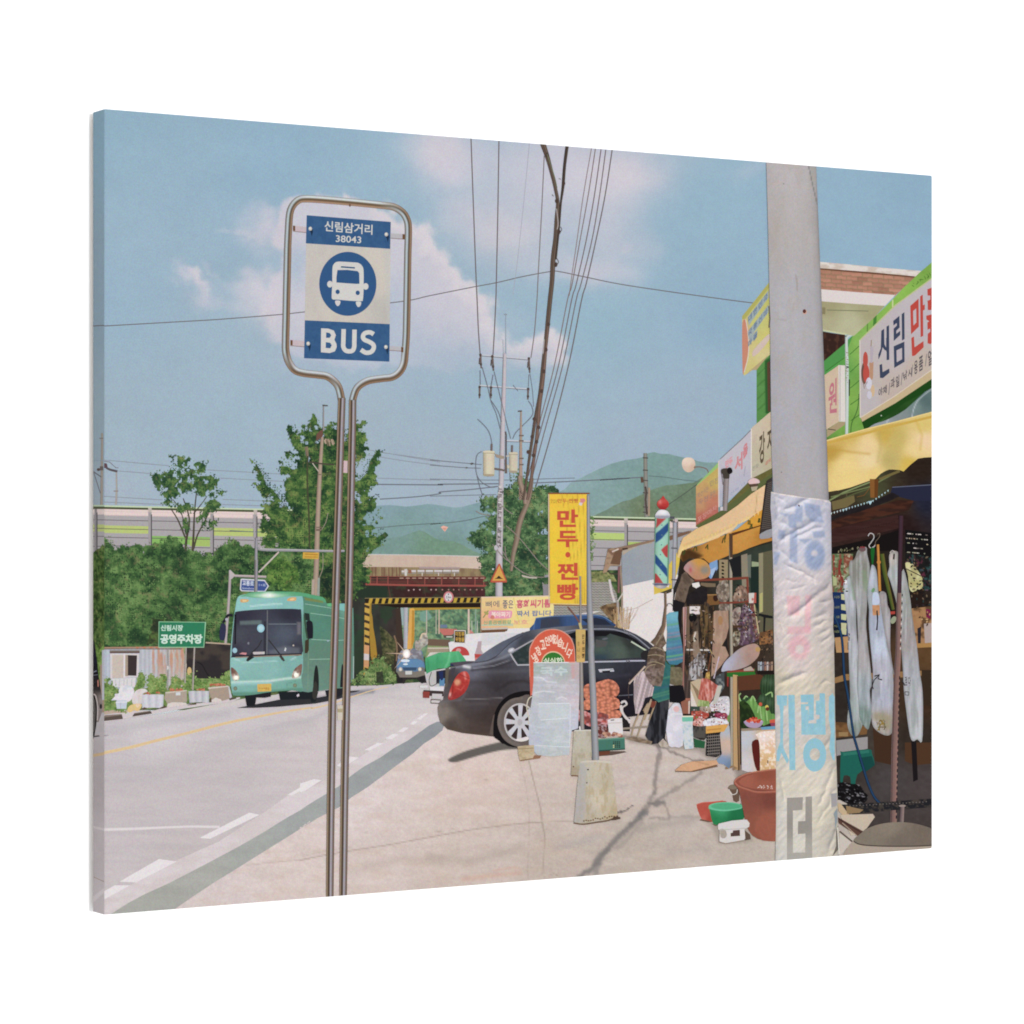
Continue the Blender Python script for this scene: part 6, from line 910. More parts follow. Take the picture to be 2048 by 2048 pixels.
hg.sub('green_strap').tube(sm(R1([(1310,900),(1340,1100),(1380,1280),(1430,1500)]),3),[8,9,7,6],[(-1,(110,96,44)),(0,(84,96,44)),(1,(56,72,36))]);hg.poly(R1([(1395,1520),(1450,1515),(1450,1545),(1405,1550)]),(190,60,50));hg.ell(*R1(1432,1610),5,8,(150,156,130),.5)
b=bag(R1([(1400,890),(1480,880),(1480,1050),(1500,1200),(1540,1060),(1600,1300),(1640,1600),(1690,1932)])+R2([(1540,0),(1570,200),(1575,450),(1565,690),(1520,670),(1480,688),(1450,640),(1420,450),(1390,200),(1380,0)])+R1([(1500,1700),(1470,1450),(1400,1200),(1370,1120),(1390,1040),(1385,950)]),[(1785,1110,(200,186,180)),(1785,1150,(176,178,180)),(1800,1200,(150,152,146)),(1820,1280,(160,152,152)),(1820,1340,(176,176,184)),(1835,1420,(180,180,186)),(1840,1470,(190,192,196))],240,'last hanging bag printed with letters at the right end',[(R2([(1480,100),(1500,400),(1480,620)]),6,6,(140,150,146),.5)])
b.text('점 다',R2([(1400,60),(1455,65),(1455,155),(1400,150)]),(76,74,78),.02);b.line(R2([(1372,100),(1400,150)]),2.6,(56,54,58));b.line(R2([(1400,210),(1438,212),(1436,245),(1402,240),(1400,210)]),1.8,(80,78,84));b.line(sm(R1([(1395,890),(1420,865),(1450,880)]),3),1.8,(190,180,176));b.line(R1([(1440,900),(1435,960)]),3.4,(60,50,46))
mpz=part('printed_metal_post','rusty slotted angle iron post of the near stall');mpz.tube(R1([(1515,490),(1505,900),(1495,1320)]),[9,8.6,8.4],[(-1,(64,40,46)),(0,(70,50,62)),(1,(50,34,38))]);mpz.tube(R1([(1492,1320),(1485,1932)])+R2([(1320,100),(1300,800),(1290,1480)]),[9,11,13,13,12.5],[(-1,(150,116,106)),(-.3,(134,104,98)),(.4,(120,96,92)),(.75,(74,58,60)),(1,(132,110,106))])
for i in range(46):y=1330+i*34;x=1527-i*1.2;p_=R1(x,y)if y<1932 else None
for i in range(14):mpz.lines([(R1(1528-i*1.5,1330+i*44),R1(1527-i*1.5,1356+i*44))],2,(206,196,190)if i%2 else(40,34,36))
for i in range(25):mpz.lines([(R2(1348-i*1.3,60+i*56),R2(1347-i*1.3,92+i*56))],2.2,(46,38,44))
for i in range(20):mpz.lines([(R2(1300-i*1.6,40+i*70),R2(1299-i*1.6,62+i*70))],1.4,(96,72,66))
hs2=part('printed_hose','blue hose hanging down to the ground');hs2.tube(sm(R1([(785,1540),(830,1640),(870,1760),(890,1932)])+R2([(815,60),(850,250),(900,600),(930,720),(985,900),(1040,1080),(1100,1220),(1160,1290)]),4),5,[(-1,(26,46,70)),(0,(40,72,110)),(1,(20,32,52))])
tr_=part('printed_black_bag_pile','shiny black plastic bags on the ground');tr_.paint(sm(R2([(750,1110),(800,1085),(880,1100),(960,1110),(1010,1180),(1045,1220),(1010,1280),(900,1300),(800,1270),(750,1220)]),3,True),Ink((22,20,22)).patch((206,206,212),.7,5,2.4,3,.68,.72).noise(10,6),1.6)
sc2=part('printed_scrap','wooden slats and perforated metal on the floor');sc2.paint(R2([(760,1300),(850,1300),(1000,1290),(1700,1240),(1700,1320),(1100,1370),(800,1400)]),Ink((36,36,40)).patch((120,104,84),.5,5,4,3,.56,.62),2);sc2.poly(R2([(750,1290),(780,1290),(900,1450),(890,1480),(850,1470),(760,1360)]),(196,170,136));sc2.poly(R2([(830,1310),(1000,1350),(960,1380),(840,1390)]),(146,120,88))
sc2.poly(R2([(770,1400),(1090,1390),(1110,1420),(1030,1530),(960,1580),(880,1600)]),(196,180,162));sc2.poly(R2([(750,1420),(1000,1560),(950,1610),(760,1480)]),(92,66,58));sc2.line(R2([(760,1440),(980,1570)]),2,(60,44,42));sc2.poly(R2([(765,1560),(900,1640),(880,1680),(800,1760),(760,1820)]),(200,190,180));sc2.line(R2([(770,1560),(900,1665)]),3.4,(96,84,76))
for i in range(24):sc2.ell(*R2(870+i*32,1312-i*1.8+rng.random()*4),1.2,1,(120,112,110),n=6)
for i in range(16):sc2.ell(*R2(800+i*10,1480+i*9),1.4,1,(190,170,150),n=6)
# mound and base of the parasol stand
ms=part('printed_cement_mound','rounded grey cement base with a short pipe');ms.tube(R2([(1375,1310),(1365,1480)]),[8,9],[(-1,(150,130,124)),(0,(120,104,104)),(1,(70,60,64))]);ms.ell(*R2(1375,1312),7,2.4,(150,136,130))
ms.poly(R2([(860,1690),(900,1650),(1700,1660),(1700,1800),(760,1860)]),(172,158,144));ms.paint(sm(R2([(905,1650),(960,1590),(1040,1530),(1150,1490),(1300,1470),(1450,1475),(1600,1510),(1680,1550),(1700,1640),(1690,1690),(1500,1700),(1200,1700),(980,1685)]),3,True),Ink([(1720,1680,(128,118,106)),(1780,1650,(136,124,112)),(1850,1660,(116,104,94)),(1800,1685,(116,106,96))]).noise(5,5,5,3),2.4);ms.line(sm(R2([(905,1655),(980,1688),(1200,1702),(1500,1702),(1690,1692)]),4),2,(66,58,54))
# middle stall goods
g=part('printed_window_frames','grey green door posts and windows of the middle shop')
g.poly(N4([(1240,110),(1340,110),(1340,420),(1240,420)]),(150,134,106));g.poly(N4([(1490,60),(1560,40),(1580,420),(1500,420)]),(140,130,112));g.poly(N4([(1560,60),(1605,50),(1600,320),(1570,300)]),(104,110,100));g.poly(N4([(1690,40),(1850,0),(1850,1000),(1700,960)]),(96,92,72));g.poly(N4([(1690,40),(1740,30),(1740,700),(1695,720)]),(140,134,108));g.poly(N4([(1700,500),(1735,480),(1735,700),(1700,710)]),(176,170,110));g.poly(N4([(1350,110),(1490,60),(1490,300),(1400,300)]),(34,34,36));g.poly(N4([(1600,190),(1690,190),(1690,720),(1640,600),(1600,500)]),(34,46,42));g.poly(N4([(1610,130),(1690,140),(1690,185),(1610,190)]),(150,160,130))
for i in range(5):g.ell(*N4(1282,150+i*40),3,2,(40,38,32),.3,10)
g.poly(N4([(1130,150),(1220,110),(1225,210),(1180,300),(1150,340),(1120,300)]),(120,158,206));g.poly(N4([(1130,230),(1210,190),(1160,330)]),(160,186,216));g.line(N4([(1205,230),(1160,330)]),2.6,(40,40,50));g.poly(N4([(1690,720),(1850,750),(1850,780),(1760,770),(1690,745)]),(30,32,34));g.poly(N4([(1745,740),(1770,745),(1760,940),(1740,940)]),(34,32,34));g.paint(N4([(1690,940),(1850,900),(1850,1060),(1700,1080)]),Ink((104,74,50)).patch((190,120,60),.7,4,5,3,.5,.56),2)
sf=part('printed_steel_rack','rust red shelving rack');
for q,w in(([(960,345),(1360,330),(1570,315)],4.6),([(1100,600),(1360,600),(1570,585)],4),([(850,635),(1110,605)],3),([(1560,310),(1570,600)],4.4),([(1555,600),(1520,900)],5)):sf.line(N4(q),w,(130,62,48))
sf.line(N4([(1555,640),(1530,900)]),5,(190,52,46));sf.poly(N4([(1100,510),(1240,505),(1240,620),(1105,630)]),(120,84,48));sf.ell(*N4(1200,545),5,7,(56,36,30));sf.line(N4([(1105,510),(1235,508)]),2,(170,120,70))
cl=part('printed_goods_on_rack','plastic wrapped goods and clear jars on the rack')
for q,c,sd_ in(([(1210,420),(1330,340),(1350,560),(1240,580)],(140,124,110),301),([(1405,520),(1440,430),(1500,400),(1550,450),(1560,570),(1410,580)],(142,112,96),302),([(1240,620),(1350,620),(1340,720),(1260,740)],(120,104,92),303),([(1395,690),(1480,650),(1500,780),(1480,850),(1395,850)],(150,130,122),304),([(1500,660),(1560,640),(1700,960),(1600,1060),(1460,1080),(1440,960)],(96,72,90),305),([(1590,620),(1640,610),(1700,950),(1660,1000),(1620,800)],(120,70,66),306),([(1400,940),(1480,930),(1460,1080),(1400,1080)],(150,140,116),307)):
    cl.paint(sm(N4(q),3,True),Ink(c).patch((206,200,190),.6,3.4,6,sd_,.56,.64).patch((60,50,46),.6,4,5,sd_+9,.52,.6),1.8)
cl.sub('clear_jar').ell(*N4(1475,500),4,8,(166,136,118)).ell(*N4(1475,500),2,5,(190,166,150));cl.line(N4([(1400,870),(1500,868)]),5,(80,56,44));cl.line(N4([(1400,915),(1470,915)]),3.4,(70,60,44));cl.line(N4([(1640,620),(1690,950)]),2,(190,176,130));cl.line(N4([(1580,670),(1620,720)]),3,(170,176,206))
cd=part('printed_card_sign','small white card with a red edge and a simple face');cd.poly(N4([(1575,490),(1662,486),(1660,602),(1580,604)]),(206,200,194));cd.poly(N4([(1640,487),(1662,486),(1660,602),(1630,603)]),(196,84,70));cd.ell(*N4(1620,560),2,3,(190,110,100))
bl=part('printed_carton_bag','large dusty clear bag lying on a green edged shelf');bl.paint(sm(N4([(1265,1380),(1300,1280),(1380,1200),(1460,1130),(1560,1080),(1650,1065),(1700,1110),(1690,1200),(1620,1280),(1540,1330),(1420,1365),(1340,1370)]),3,True),Ink([(1450,1330,(180,178,196)),(1480,1330,(168,152,150)),(1510,1300,(176,142,130)),(1500,1320,(166,136,124)),(1460,1320,(170,168,184))]).noise(6,8),2.2);bl.ell(*N4(1680,1130),5,5,(190,146,84))
bl.sub('shelf','green and red shelf edge').poly(N4([(1330,1380),(1650,1350),(1645,1390),(1660,1420),(1540,1450),(1330,1440)]),(44,110,44)).poly(N4([(1330,1375),(1640,1345),(1640,1380),(1400,1390),(1330,1395)]),(150,62,48)).poly(N4([(1400,1440),(1700,1410),(1750,1440),(1720,1580),(1460,1600),(1420,1480)]),(92,56,40)).poly(N4([(1520,1350),(1600,1320),(1640,1370),(1520,1375)]),(176,160,150)).poly(N4([(1330,1440),(1350,1440),(1345,1560),(1330,1540)]),(160,50,44))
cn=part('printed_small_boxes','row of small patterned boxes on the dark shelf')
for i,c in enumerate(((150,150,150),(170,180,190),(110,104,110),(150,110,96),(190,176,170),(120,90,80),(160,130,110))):x=1680+i*25;cn.poly(N4([(x,1270+(i%3)*5),(x+21,1268),(x+20,1368),(x,1370)]),c);cn.lines([(N4(x+4,1300+i%2*20),N4(x+17,1305))],2,(70,70,84))
cn.poly(N4([(1670,1375),(1860,1370),(1860,1410),(1680,1415)]),(34,28,26))
wm=part('printed_watermelons','dark green watermelons behind the chives')
for x,y,rx,ry in((1790,1550,15,24),(1850,1560,14,26),(1560,1820,20,27),(1760,1750,16,22),(1840,1790,16,26)):
    w__=wm.sub('watermelon');cx_,cy_=N4(x,y);w__.paint(sm([(cx_+rx*math.cos(a),cy_+ry*math.sin(a))for a in np.linspace(0,2*math.pi,12,endpoint=False)],3,True),Ink((46,66,44)).fn(lambda X,Y,c,cx_=cx_:c*(1+.22*np.sin((X-cx_)*1.1+(Y-cy_)*.05))[:,None]).ell(cx_-5,cy_-10,7,8,(90,112,88),.6),1.8)
gv=part('printed_green_vegetables','bundles of green chives with small red peppers');gv.paint(sm(N4([(1470,1700),(1540,1730),(1600,1680),(1640,1690),(1680,1760),(1720,1780),(1790,1780),(1830,1860),(1860,1860)])+N5([(1690,700),(1560,770),(1490,700),(1320,620),(1310,500)]),2,True),Ink((104,150,76)).fn(lambda X,Y,c:c*(1+.5*(fbm(X/2.2,Y/26,5,2)-.5))[:,None]),1.7)
gv.paint(sm(N5([(1320,520),(1400,540),(1450,620),(1480,700),(1460,780),(1330,790),(1310,640)]),3,True),Ink((34,46,28)).patch((60,84,40),.7,5,9,3),2)
for q in([(1330,440),(1310,470),(1330,520)],[(1360,500),(1380,470),(1400,480)],[(1430,520),(1450,470),(1480,520)],[(1580,460),(1640,430),(1650,480)],[(1500,640),(1520,560),(1540,700)],[(1600,720),(1590,620),(1600,560)]):gv.line(sm(N5(q),4),2.6,(150,186,120))
for x,y,c in((1530,552,(214,84,56)),(1595,580,(220,186,70)),(1600,600,(90,50,40))):gv.ell(*N5(x,y),3.6,4,c,n=10);
bw=part('printed_tomato_bowl','lilac bowls heaped with small red tomatoes');bw.poly(sm(N5([(1372,720),(1545,715),(1545,760),(1500,790),(1420,788),(1378,760)]),3,True),(170,150,176));bw.ell(*N5(1462,722),17,3.4,(196,176,200))
for i in range(34):a=rng.random()*6.28;r_=rng.random()**.5;bw.ell(*N5(1464+70*r_*math.cos(a),722+24*r_*math.sin(a)-8),2.6,2.4,rng.choice([(228,76,48),(206,56,40),(236,110,76)]),n=8)
bw.poly(N5([(1622,730),(1690,725),(1690,780),(1640,775)]),(150,60,90));bw.poly(N5([(1622,712),(1690,700),(1690,740),(1625,742)]),(222,84,56))
bx=part('printed_white_box','white carton and bag of grain beside the pole');bx.paint(N5([(1335,820),(1690,790),(1690,1230),(1400,1240),(1340,1220)]),Ink([(1490,1480,(190,192,200)),(1490,1530,(204,198,202)),(1540,1480,(206,160,120)),(1540,1520,(214,170,108))]).noise(4,9),2.4);bx.poly(N5([(1330,800),(1690,780),(1690,805),(1345,826)]),(150,134,116));bx.poly(N5([(1530,785),(1690,772),(1690,805),(1545,812)]),(100,156,190))
gr_=bx.sub('grain_bag','open plastic bag of pale orange grain');gr_.paint(N5([(1510,900),(1480,860),(1530,830),(1690,815),(1690,1215),(1525,1215),(1520,1000)]),Ink([(1530,1475,(232,214,206)),(1540,1495,(230,190,160)),(1530,1530,(214,168,110)),(1545,1510,(222,180,124))]).patch((246,240,238),.8,4,4,3,.54,.6).noise(6,5),1.8)
bx.sub('dark_board').poly(sm(N5([(1440,960),(1460,920),(1500,910),(1520,960),(1525,1220),(1490,1220),(1460,1120)]),2,True),(92,34,30));bx.line(N5([(1605,1120),(1605,1155)]),2,(110,80,50))
pk_=part('printed_plank','tall narrow plank leaning by the awning pole');pk_.poly(N4([(1398,1415),(1452,1425),(1475,1932),(1400,1932)]),(200,160,108));pk_.poly(N5([(1250,260),(1300,262),(1320,800),(1325,1225),(1275,1215),(1255,1180)]),(190,150,102));pk_.line(N5([(1298,265),(1300,800),(1308,1225)]),2.6,(84,60,44));pk_.line(N5([(1314,600),(1322,1225)]),1.8,(110,80,60));pk_.line(N5([(1175,1205),(1250,1185),(1290,1200),(1250,1215)]),4,(146,116,86))
mrr=part('printed_wavy_mirror','wavy edged mirror standing on the floor');mrr.paint(sm(N5([(1130,830),(1170,790),(1215,780),(1225,1178),(1160,1165),(1085,1145),(1080,1120),(1135,1060),(1125,1000),(1108,900)]),3,True),Ink([(1455,1460,(176,180,190)),(1455,1490,(206,176,156)),(1450,1500,(196,172,160)),(1445,1520,(130,150,180)),(1460,1530,(110,128,156))]).noise(3,9),2)
ws3=part('printed_greens_crate','green leaves at the plank');ws3.ell(*N5(1200,640),5,22,(110,140,76))
bkts=part('printed_vegetable_stand','low stand with bagged vegetables, onions and black crates')
for q,c,cc,sd_ in(([(830,620),(900,600),(990,630),(1000,680),(900,720),(840,690)],(180,62,50),(226,120,96),401),([(840,740),(880,700),(960,700),(980,770),(860,770)],(206,130,120),(236,216,214),402),([(950,720),(1050,690),(1160,690),(1210,760),(1100,770),(970,780)],(206,200,208),(240,238,244),403),([(1010,560),(1080,490),(1180,470),(1215,500),(1210,660),(1150,650),(1100,620),(1020,620)],(196,190,196),(234,230,234),404),([(1060,650),(1180,640),(1185,700),(1090,690)],(140,40,70),(200,90,120),405),([(910,580),(1010,570),(1020,640),(930,620)],(150,130,120),(190,176,160),406)):
    bkts.paint(sm(N5(q),3,True),Ink(c).patch(cc,.8,4,3,sd_,.5,.58).noise(8,3),1.7)
bkts.poly(N5([(800,790),(980,770),(985,900),(900,890),(800,890)]),(64,60,58));bkts.paint(N5([(820,790),(975,775),(975,900),(830,885)]),Ink((84,80,76)).patch((40,38,38),.8,4,8,3),2);bkts.line(N5([(815,860),(775,1010)]),2,(150,140,136));bkts.line(N5([(980,900),(890,1000)]),2,(170,166,160));bkts.line(N5([(820,880),(950,930)]),1.6,(150,146,140))
bkts.poly(N5([(850,900),(970,930),(960,1000),(860,990)]),(44,92,62));bkts.poly(N5([(975,775),(1210,750),(1160,830),(975,850)]),(226,160,66));bkts.line(N5([(985,815),(1130,800)]),2.6,(200,130,50))
ck=bkts.sub('black_crate','stacked black plastic crates');ck.poly(N5([(985,850),(1115,840),(1135,1060),(1080,1090),(975,1075)]),(36,34,36))
for i in range(7):ck.lines([(N5(985,880+i*30),N5(1120,868+i*30))],1.3,(140,132,126))
for i in range(6):ck.lines([(N5(1000+i*21,860),N5(1005+i*21,1075))],1,(120,112,106))
bp2=part('printed_plant_pot','terracotta pot with bare stems');bp2.poly(N4([(785,1685),(915,1685),(905,1720),(895,1860),(825,1860),(805,1720)]),(150,94,76));bp2.line(N4([(785,1694),(915,1694)]),4,(172,110,88));bp2.poly(N4([(890,1720),(912,1710),(905,1860),(890,1860)]),(206,186,176))
for i in range(10):bp2.lines([(N4(820+i*9,1685),N4(800+i*14+rng.random()*20,1180+rng.random()*200))],2.6,rng.choice([(92,76,70),(120,104,96),(70,58,54)]))
rk3=part('printed_hanging_goods','dark hanging clothes, tools and bundled sticks under the awning')
rk3.paint(N4([(720,640),(850,620),(900,520),(1110,600),(1200,700),(1230,1100),(1180,1400),(900,1500),(830,1300),(760,1000)]),Ink((40,34,32)).patch((90,76,66),.8,5,30,3,.5,.6).patch((150,116,84),.6,3,30,8,.56,.62).noise(8,4,20),1.9)
rk3.paint(N4([(870,520),(1000,430),(1100,430),(1110,560),(1050,620),(870,620)]),Ink((38,34,36)).noise(6,5),2.2);rk3.poly(N4([(930,380),(1010,365),(1025,410),(980,435),(940,415)]),(226,220,216));rk3.poly(N4([(1030,370),(1200,380),(1200,420),(1100,420),(1030,400)]),(120,104,84));rk3.poly(N4([(905,640),(1025,640),(1020,730),(950,730),(905,720)]),(222,212,210));rk3.poly(N4([(830,650),(870,645),(860,1090),(835,1100)]),(196,160,160));rk3.line(N4([(855,650),(840,1200),(830,1560)]),3,(150,106,96));rk3.paint(N4([(875,640),(905,640),(905,1100),(870,1100)]),Ink((110,92,76)).noise(9,3,12),2)
rk3.ell(*N4(940,770),8,9,(26,24,26));rk3.paint(N4([(1030,620),(1110,640),(1120,1100),(1050,1100),(1020,800)]),Ink((52,44,36)).patch((140,110,70),.8,2.4,30,4,.52,.58),1.6);rk3.paint(N4([(1120,640),(1180,640),(1180,1100),(1120,1110)]),Ink((44,38,34)).patch((130,96,60),.7,2.6,24,6),1.7)
rk3.paint(N4([(1180,690),(1345,690),(1350,880),(1320,1000),(1270,1090),(1200,1400),(1150,1440),(1170,1000)]),Ink((160,130,112)).patch((186,156,136),.6,4,20,3).noise(8,4,16,5),2);rk3.ell(*N4(1255,800),5,9,(170,124,84));rk3.poly(N4([(1290,1060),(1330,1000),(1345,1180),(1310,1140)]),(40,36,36));rk3.paint(N4([(1260,1090),(1310,1100),(1350,1200),(1290,1280),(1250,1330),(1190,1400)]),Ink((170,140,122)).noise(8,5),2)
rk3.line(N4([(870,1133),(1130,1138)]),3,(206,200,194));rk3.poly(N4([(950,930),(1000,920),(1010,1100),(1040,1180),(980,1240),(940,1200)]),(140,120,104));rk3.line(sm(N4([(975,930),(955,1000),(965,1040)]),3),3,(206,196,186))
wps=part('printed_wrapped_bundle','clear plastic wrapped tools and an orange mesh bag');wps.paint(N4([(900,1290),(960,1240),(1010,1160),(1060,1200),(1100,1260),(1050,1400),(1060,1470),(890,1480)]),Ink((110,100,96)).patch((210,210,216),.8,3,16,5,.5,.58),1.7);wps.line(N4([(1130,1120),(1160,1180)]),2,(170,150,100));wps.line(N4([(1240,1210),(1180,1460)]),2.4,(190,176,190));wps.line(N4([(1150,1180),(1110,1400)]),3,(110,70,50))
wps.paint(N4([(1090,1400),(1130,1380),(1140,1470),(1080,1470)]),Ink((214,170,80)).patch((100,60,30),.6,2,6),1.6);wps.paint(N4([(1200,1440),(1300,1380),(1300,1560),(1250,1640),(1190,1680)]),Ink((70,74,78)).patch((170,176,176),.6,4,5,3),1.9)
cbx=part('printed_cardboard_sleeve','open cardboard box with a red net bag in it');cbx.poly(N4([(915,1500),(1000,1465),(1050,1470),(1000,1780),(920,1790)]),(190,172,144));cbx.poly(N4([(915,1580),(990,1780),(920,1790)]),(216,206,196));cbx.poly(N4([(915,1500),(1010,1600),(1000,1700),(960,1600)]),(140,118,92));cbx.poly(N4([(1220,1540),(1275,1540),(1220,1740),(1160,1760)]),(190,186,176));cbx.sub('net_bag','red net bag').paint(N4([(1040,1460),(1110,1460),(1225,1540),(1190,1650),(1140,1740),(1040,1730),(1000,1690)]),Ink((200,96,80)).patch((232,196,190),.7,2.4,14,3,.54,.6).patch((150,56,46),.7,3,14,8),1.6);cbx.paint(N4([(1010,1700),(1130,1720),(1130,1780),(990,1775)]),Ink((130,150,84)).patch((206,210,170),.6,2,10),1.6);cbx.poly(N4([(915,1775),(1020,1780),(1020,1830),(920,1830)]),(60,76,66))
wbn=part('printed_white_sacks','tall white sack and a bucket with a green rim');sk=wbn.sub('white_sack');sk.paint(sm(N5([(600,600),(640,550),(680,525),(715,560),(735,640),(745,720),(740,970),(660,985),(600,975),(575,850),(555,720),(565,650)]),2,True),Ink([(1350,1420,(200,198,208)),(1350,1450,(216,212,222)),(1340,1480,(214,210,220)),(1365,1480,(206,204,214))]).patch((236,232,240),.6,10,14,3),2);sk.ell(*N5(675,600),6,6,(222,180,180));sk.line(N5([(560,700),(640,650),(735,650)]),1.6,(226,224,232))
bt2=wbn.sub('bucket','bucket with green rim');bt2.paint(N5([(735,680),(845,680),(840,760),(850,1000),(760,1010),(740,900)]),Ink((206,210,212)).patch((130,170,190),.5,6,6,3,.56,.62),2);bt2.poly(N5([(732,680),(845,678),(840,725),(735,728)]),(110,190,164));bt2.line(N5([(735,676),(848,674)]),2.6,(226,222,200))
JUNK=palcol([(40,34,32),(60,48,42),(96,80,66),(34,32,34),(130,104,84),(70,60,56),(52,44,40),(158,138,122),(44,38,36),(84,60,50)])
BRT=palcol([(190,178,170),(120,100,84),(206,200,200),(150,70,58),(96,110,96),(60,52,48),(170,140,110),(110,120,140),(64,56,54),(140,126,116)])
ck2=rk3.sub('small_goods','dense small hanging goods');ck2.kind='stuff'
ck2.flecks(N4([(870,650),(1180,650),(1200,1400),(900,1480),(860,1100)]),7,JUNK,501,0,.5,.3,.7);ck2.flecks(N4([(870,650),(1180,650),(1200,1400),(900,1480)]),5,BRT,502,0,.10,.4,.6)
ck3=cl.sub('small_goods','dense small goods on the shelves');ck3.kind='stuff';ck3.flecks(N4([(1390,400),(1560,400),(1560,600),(1700,700),(1690,1080),(1400,1080)]),6,JUNK,503,0,.40,.5,.7);ck3.flecks(N4([(1390,640),(1620,640),(1700,1060),(1400,1080)]),4.6,BRT,504,0,.22,.4,.6)
ck3.flecks(N4([(1700,920),(1850,900),(1850,1240),(1710,1250)]),5,JUNK,505,0,.5,.5,.7)
ck4=bkts.sub('small_goods','loose small vegetables and wrappers');ck4.kind='stuff';ck4.flecks(N5([(830,600),(1010,560),(1200,480),(1210,760),(980,780),(840,770)]),5,palcol([(226,222,226),(206,120,104),(170,60,52),(150,130,126),(240,238,242),(120,60,60),(200,180,186),(110,140,80),(90,70,64)]),506,0,.5,.5,.62)
ck5=gd2.sub('small_goods','small dark goods in the shade');ck5.kind='stuff';ck5.flecks(R1([(1560,900),(1860,930),(1860,1480),(1640,1480)]),6,palcol([(34,32,32),(60,50,44),(44,60,60),(90,70,50),(28,26,28),(110,96,80),(50,40,44)]),507,0,.5,.5,.7)
ck5.flecks(R1([(770,900),(960,900),(950,1320),(780,1310)]),5,palcol([(70,96,60),(140,60,50),(180,176,150),(96,110,80),(60,64,50)]),508,0,.4,.5,.7)
ck5.flecks(R1([(1660,1500),(1860,1470),(1860,1650),(1700,1680)]),5,palcol([(190,140,90),(120,86,56),(70,50,40),(206,160,110)]),509,0,.4,.5,.7)
# ================================================================== hanging nets, car, stands
# ---- the car
ca=part('printed_car','black sedan parked with its rear towards the road')
un2=ca.sub('undershadow');un2.poly(N2([(600,1300),(700,1100),(1450,1060),(1932,1140),(1932,1270),(1500,1250),(1000,1330),(700,1390)]),(40,36,38))
body=N2([(75,1040),(95,985),(130,960),(140,840),(170,720),(200,650),(260,640),(420,600),(560,500),(700,400),(850,330),(980,290),(1200,262),(1400,245),(1600,240),(1760,245),(1900,290)])+N4([(0,860),(140,890),(300,960),(430,1040),(500,1100),(520,1250),(560,1500),(540,1800),(480,1860),(200,1900),(0,1900)])+N2([(1820,1260),(1450,1250),(1000,1240),(620,1320),(440,1300),(310,1285),(170,1250),(100,1180),(80,1110)])
BK=Ink([(905,1360,(70,64,66)),(885,1430,(128,118,112)),(900,1450,(84,74,70)),(960,1400,(72,66,70)),(940,1345,(104,104,116)),(1000,1370,(62,58,62)),(1000,1330,(66,64,70)),(980,1430,(66,56,54)),(960,1460,(76,64,60)),(1050,1290,(64,66,74)),(1000,1300,(112,116,130)),(1020,1275,(96,102,118)),(1100,1265,(110,112,120)),(1200,1260,(70,72,82)),(1200,1345,(62,66,74)),(1200,1370,(36,32,40)),(1240,1420,(32,28,36)),(1240,1450,(34,30,34)),(1150,1400,(44,38,46)),(870,1440,(140,128,118)),(890,1375,(86,80,82))],3.2).noise(5,5,5,3)
BK.stroke(N2([(200,655),(420,625),(560,600),(700,560),(850,480),(980,400)]),4,7,(150,152,162),.75).stroke(N2([(330,640),(380,650)]),5,7,(240,236,236),.9).stroke(N2([(440,700),(700,690),(950,680)]),5,12,(104,104,112),.5).stroke(N2([(640,870),(780,790),(900,780),(970,800)]),4,9,(52,46,48),.8).stroke(N2([(340,960),(500,955),(700,945)]),1.6,2,(140,134,132),.7)
BK.stroke(N2([(480,570),(640,440),(800,350)]),4,7,(140,146,160),.6).stroke(N2([(400,680),(600,655),(780,600),(950,560)]),3,5,(52,48,54),.7).stroke(N2([(420,660),(620,635),(760,585)]),2,3,(168,168,176),.6).stroke(N2([(300,800),(500,790),(640,830)]),10,14,(58,52,56),.5).stroke(N2([(120,1030),(300,1010),(560,1000)]),4,8,(98,90,88),.5).stroke(N2([(230,1000),(360,1120),(560,1160)]),14,20,(66,56,54),.5).stroke(N2([(1640,760),(1800,740),(1932,720)]),4,8,(70,66,80),.5).stroke(N2([(95,985),(300,965),(340,900)]),3,5,(110,108,116),.6).stroke(N2([(180,1230),(440,1295),(600,1300)]),5,5,(84,70,60),.7)
ca.paint(body,BK,2.3)
rf2=ca.sub('rear_window','sloping rear window');rf2.paint(sm(N2([(430,590),(560,485),(700,400),(850,335),(900,330),(760,430),(640,530),(540,585)]),2,True),Ink([(960,1315,(104,108,122)),(1000,1280,(92,96,110)),(1030,1270,(84,88,102))]).noise(4,5),2);ca.line(sm(N2([(430,605),(600,570),(760,430),(900,335)]),4),1.4,(60,60,68))
ca.sub('boot_spoiler').poly(N2([(195,640),(200,605),(360,590),(430,590),(420,605),(260,640)]),(84,78,86));ca.poly(N2([(195,610),(230,625),(230,640),(196,640)]),(50,52,80));ca.poly(N2([(150,660),(185,650),(170,830),(145,850)]),(96,90,80));ca.poly(N2([(205,660),(250,650),(225,740),(205,720)]),(70,66,74))
qw=ca.sub('side_window','small rear quarter window');qw.paint(N2([(790,520),(980,400),(1000,380),(1000,620),(850,615),(830,590)]),Ink((48,58,58)).patch((84,92,92),.5,8,6),2.2);qw.line(N2([(790,500),(900,440),(1000,385)]),2.4,(170,166,172));qw.line(N2([(775,515),(800,560),(845,628),(1000,625)]),3,(176,174,180));qw.ell(*N2(785,485),7,4.5,(180,178,184),-.4);qw.ell(*N2(785,485),4,2,(214,212,216),-.4)
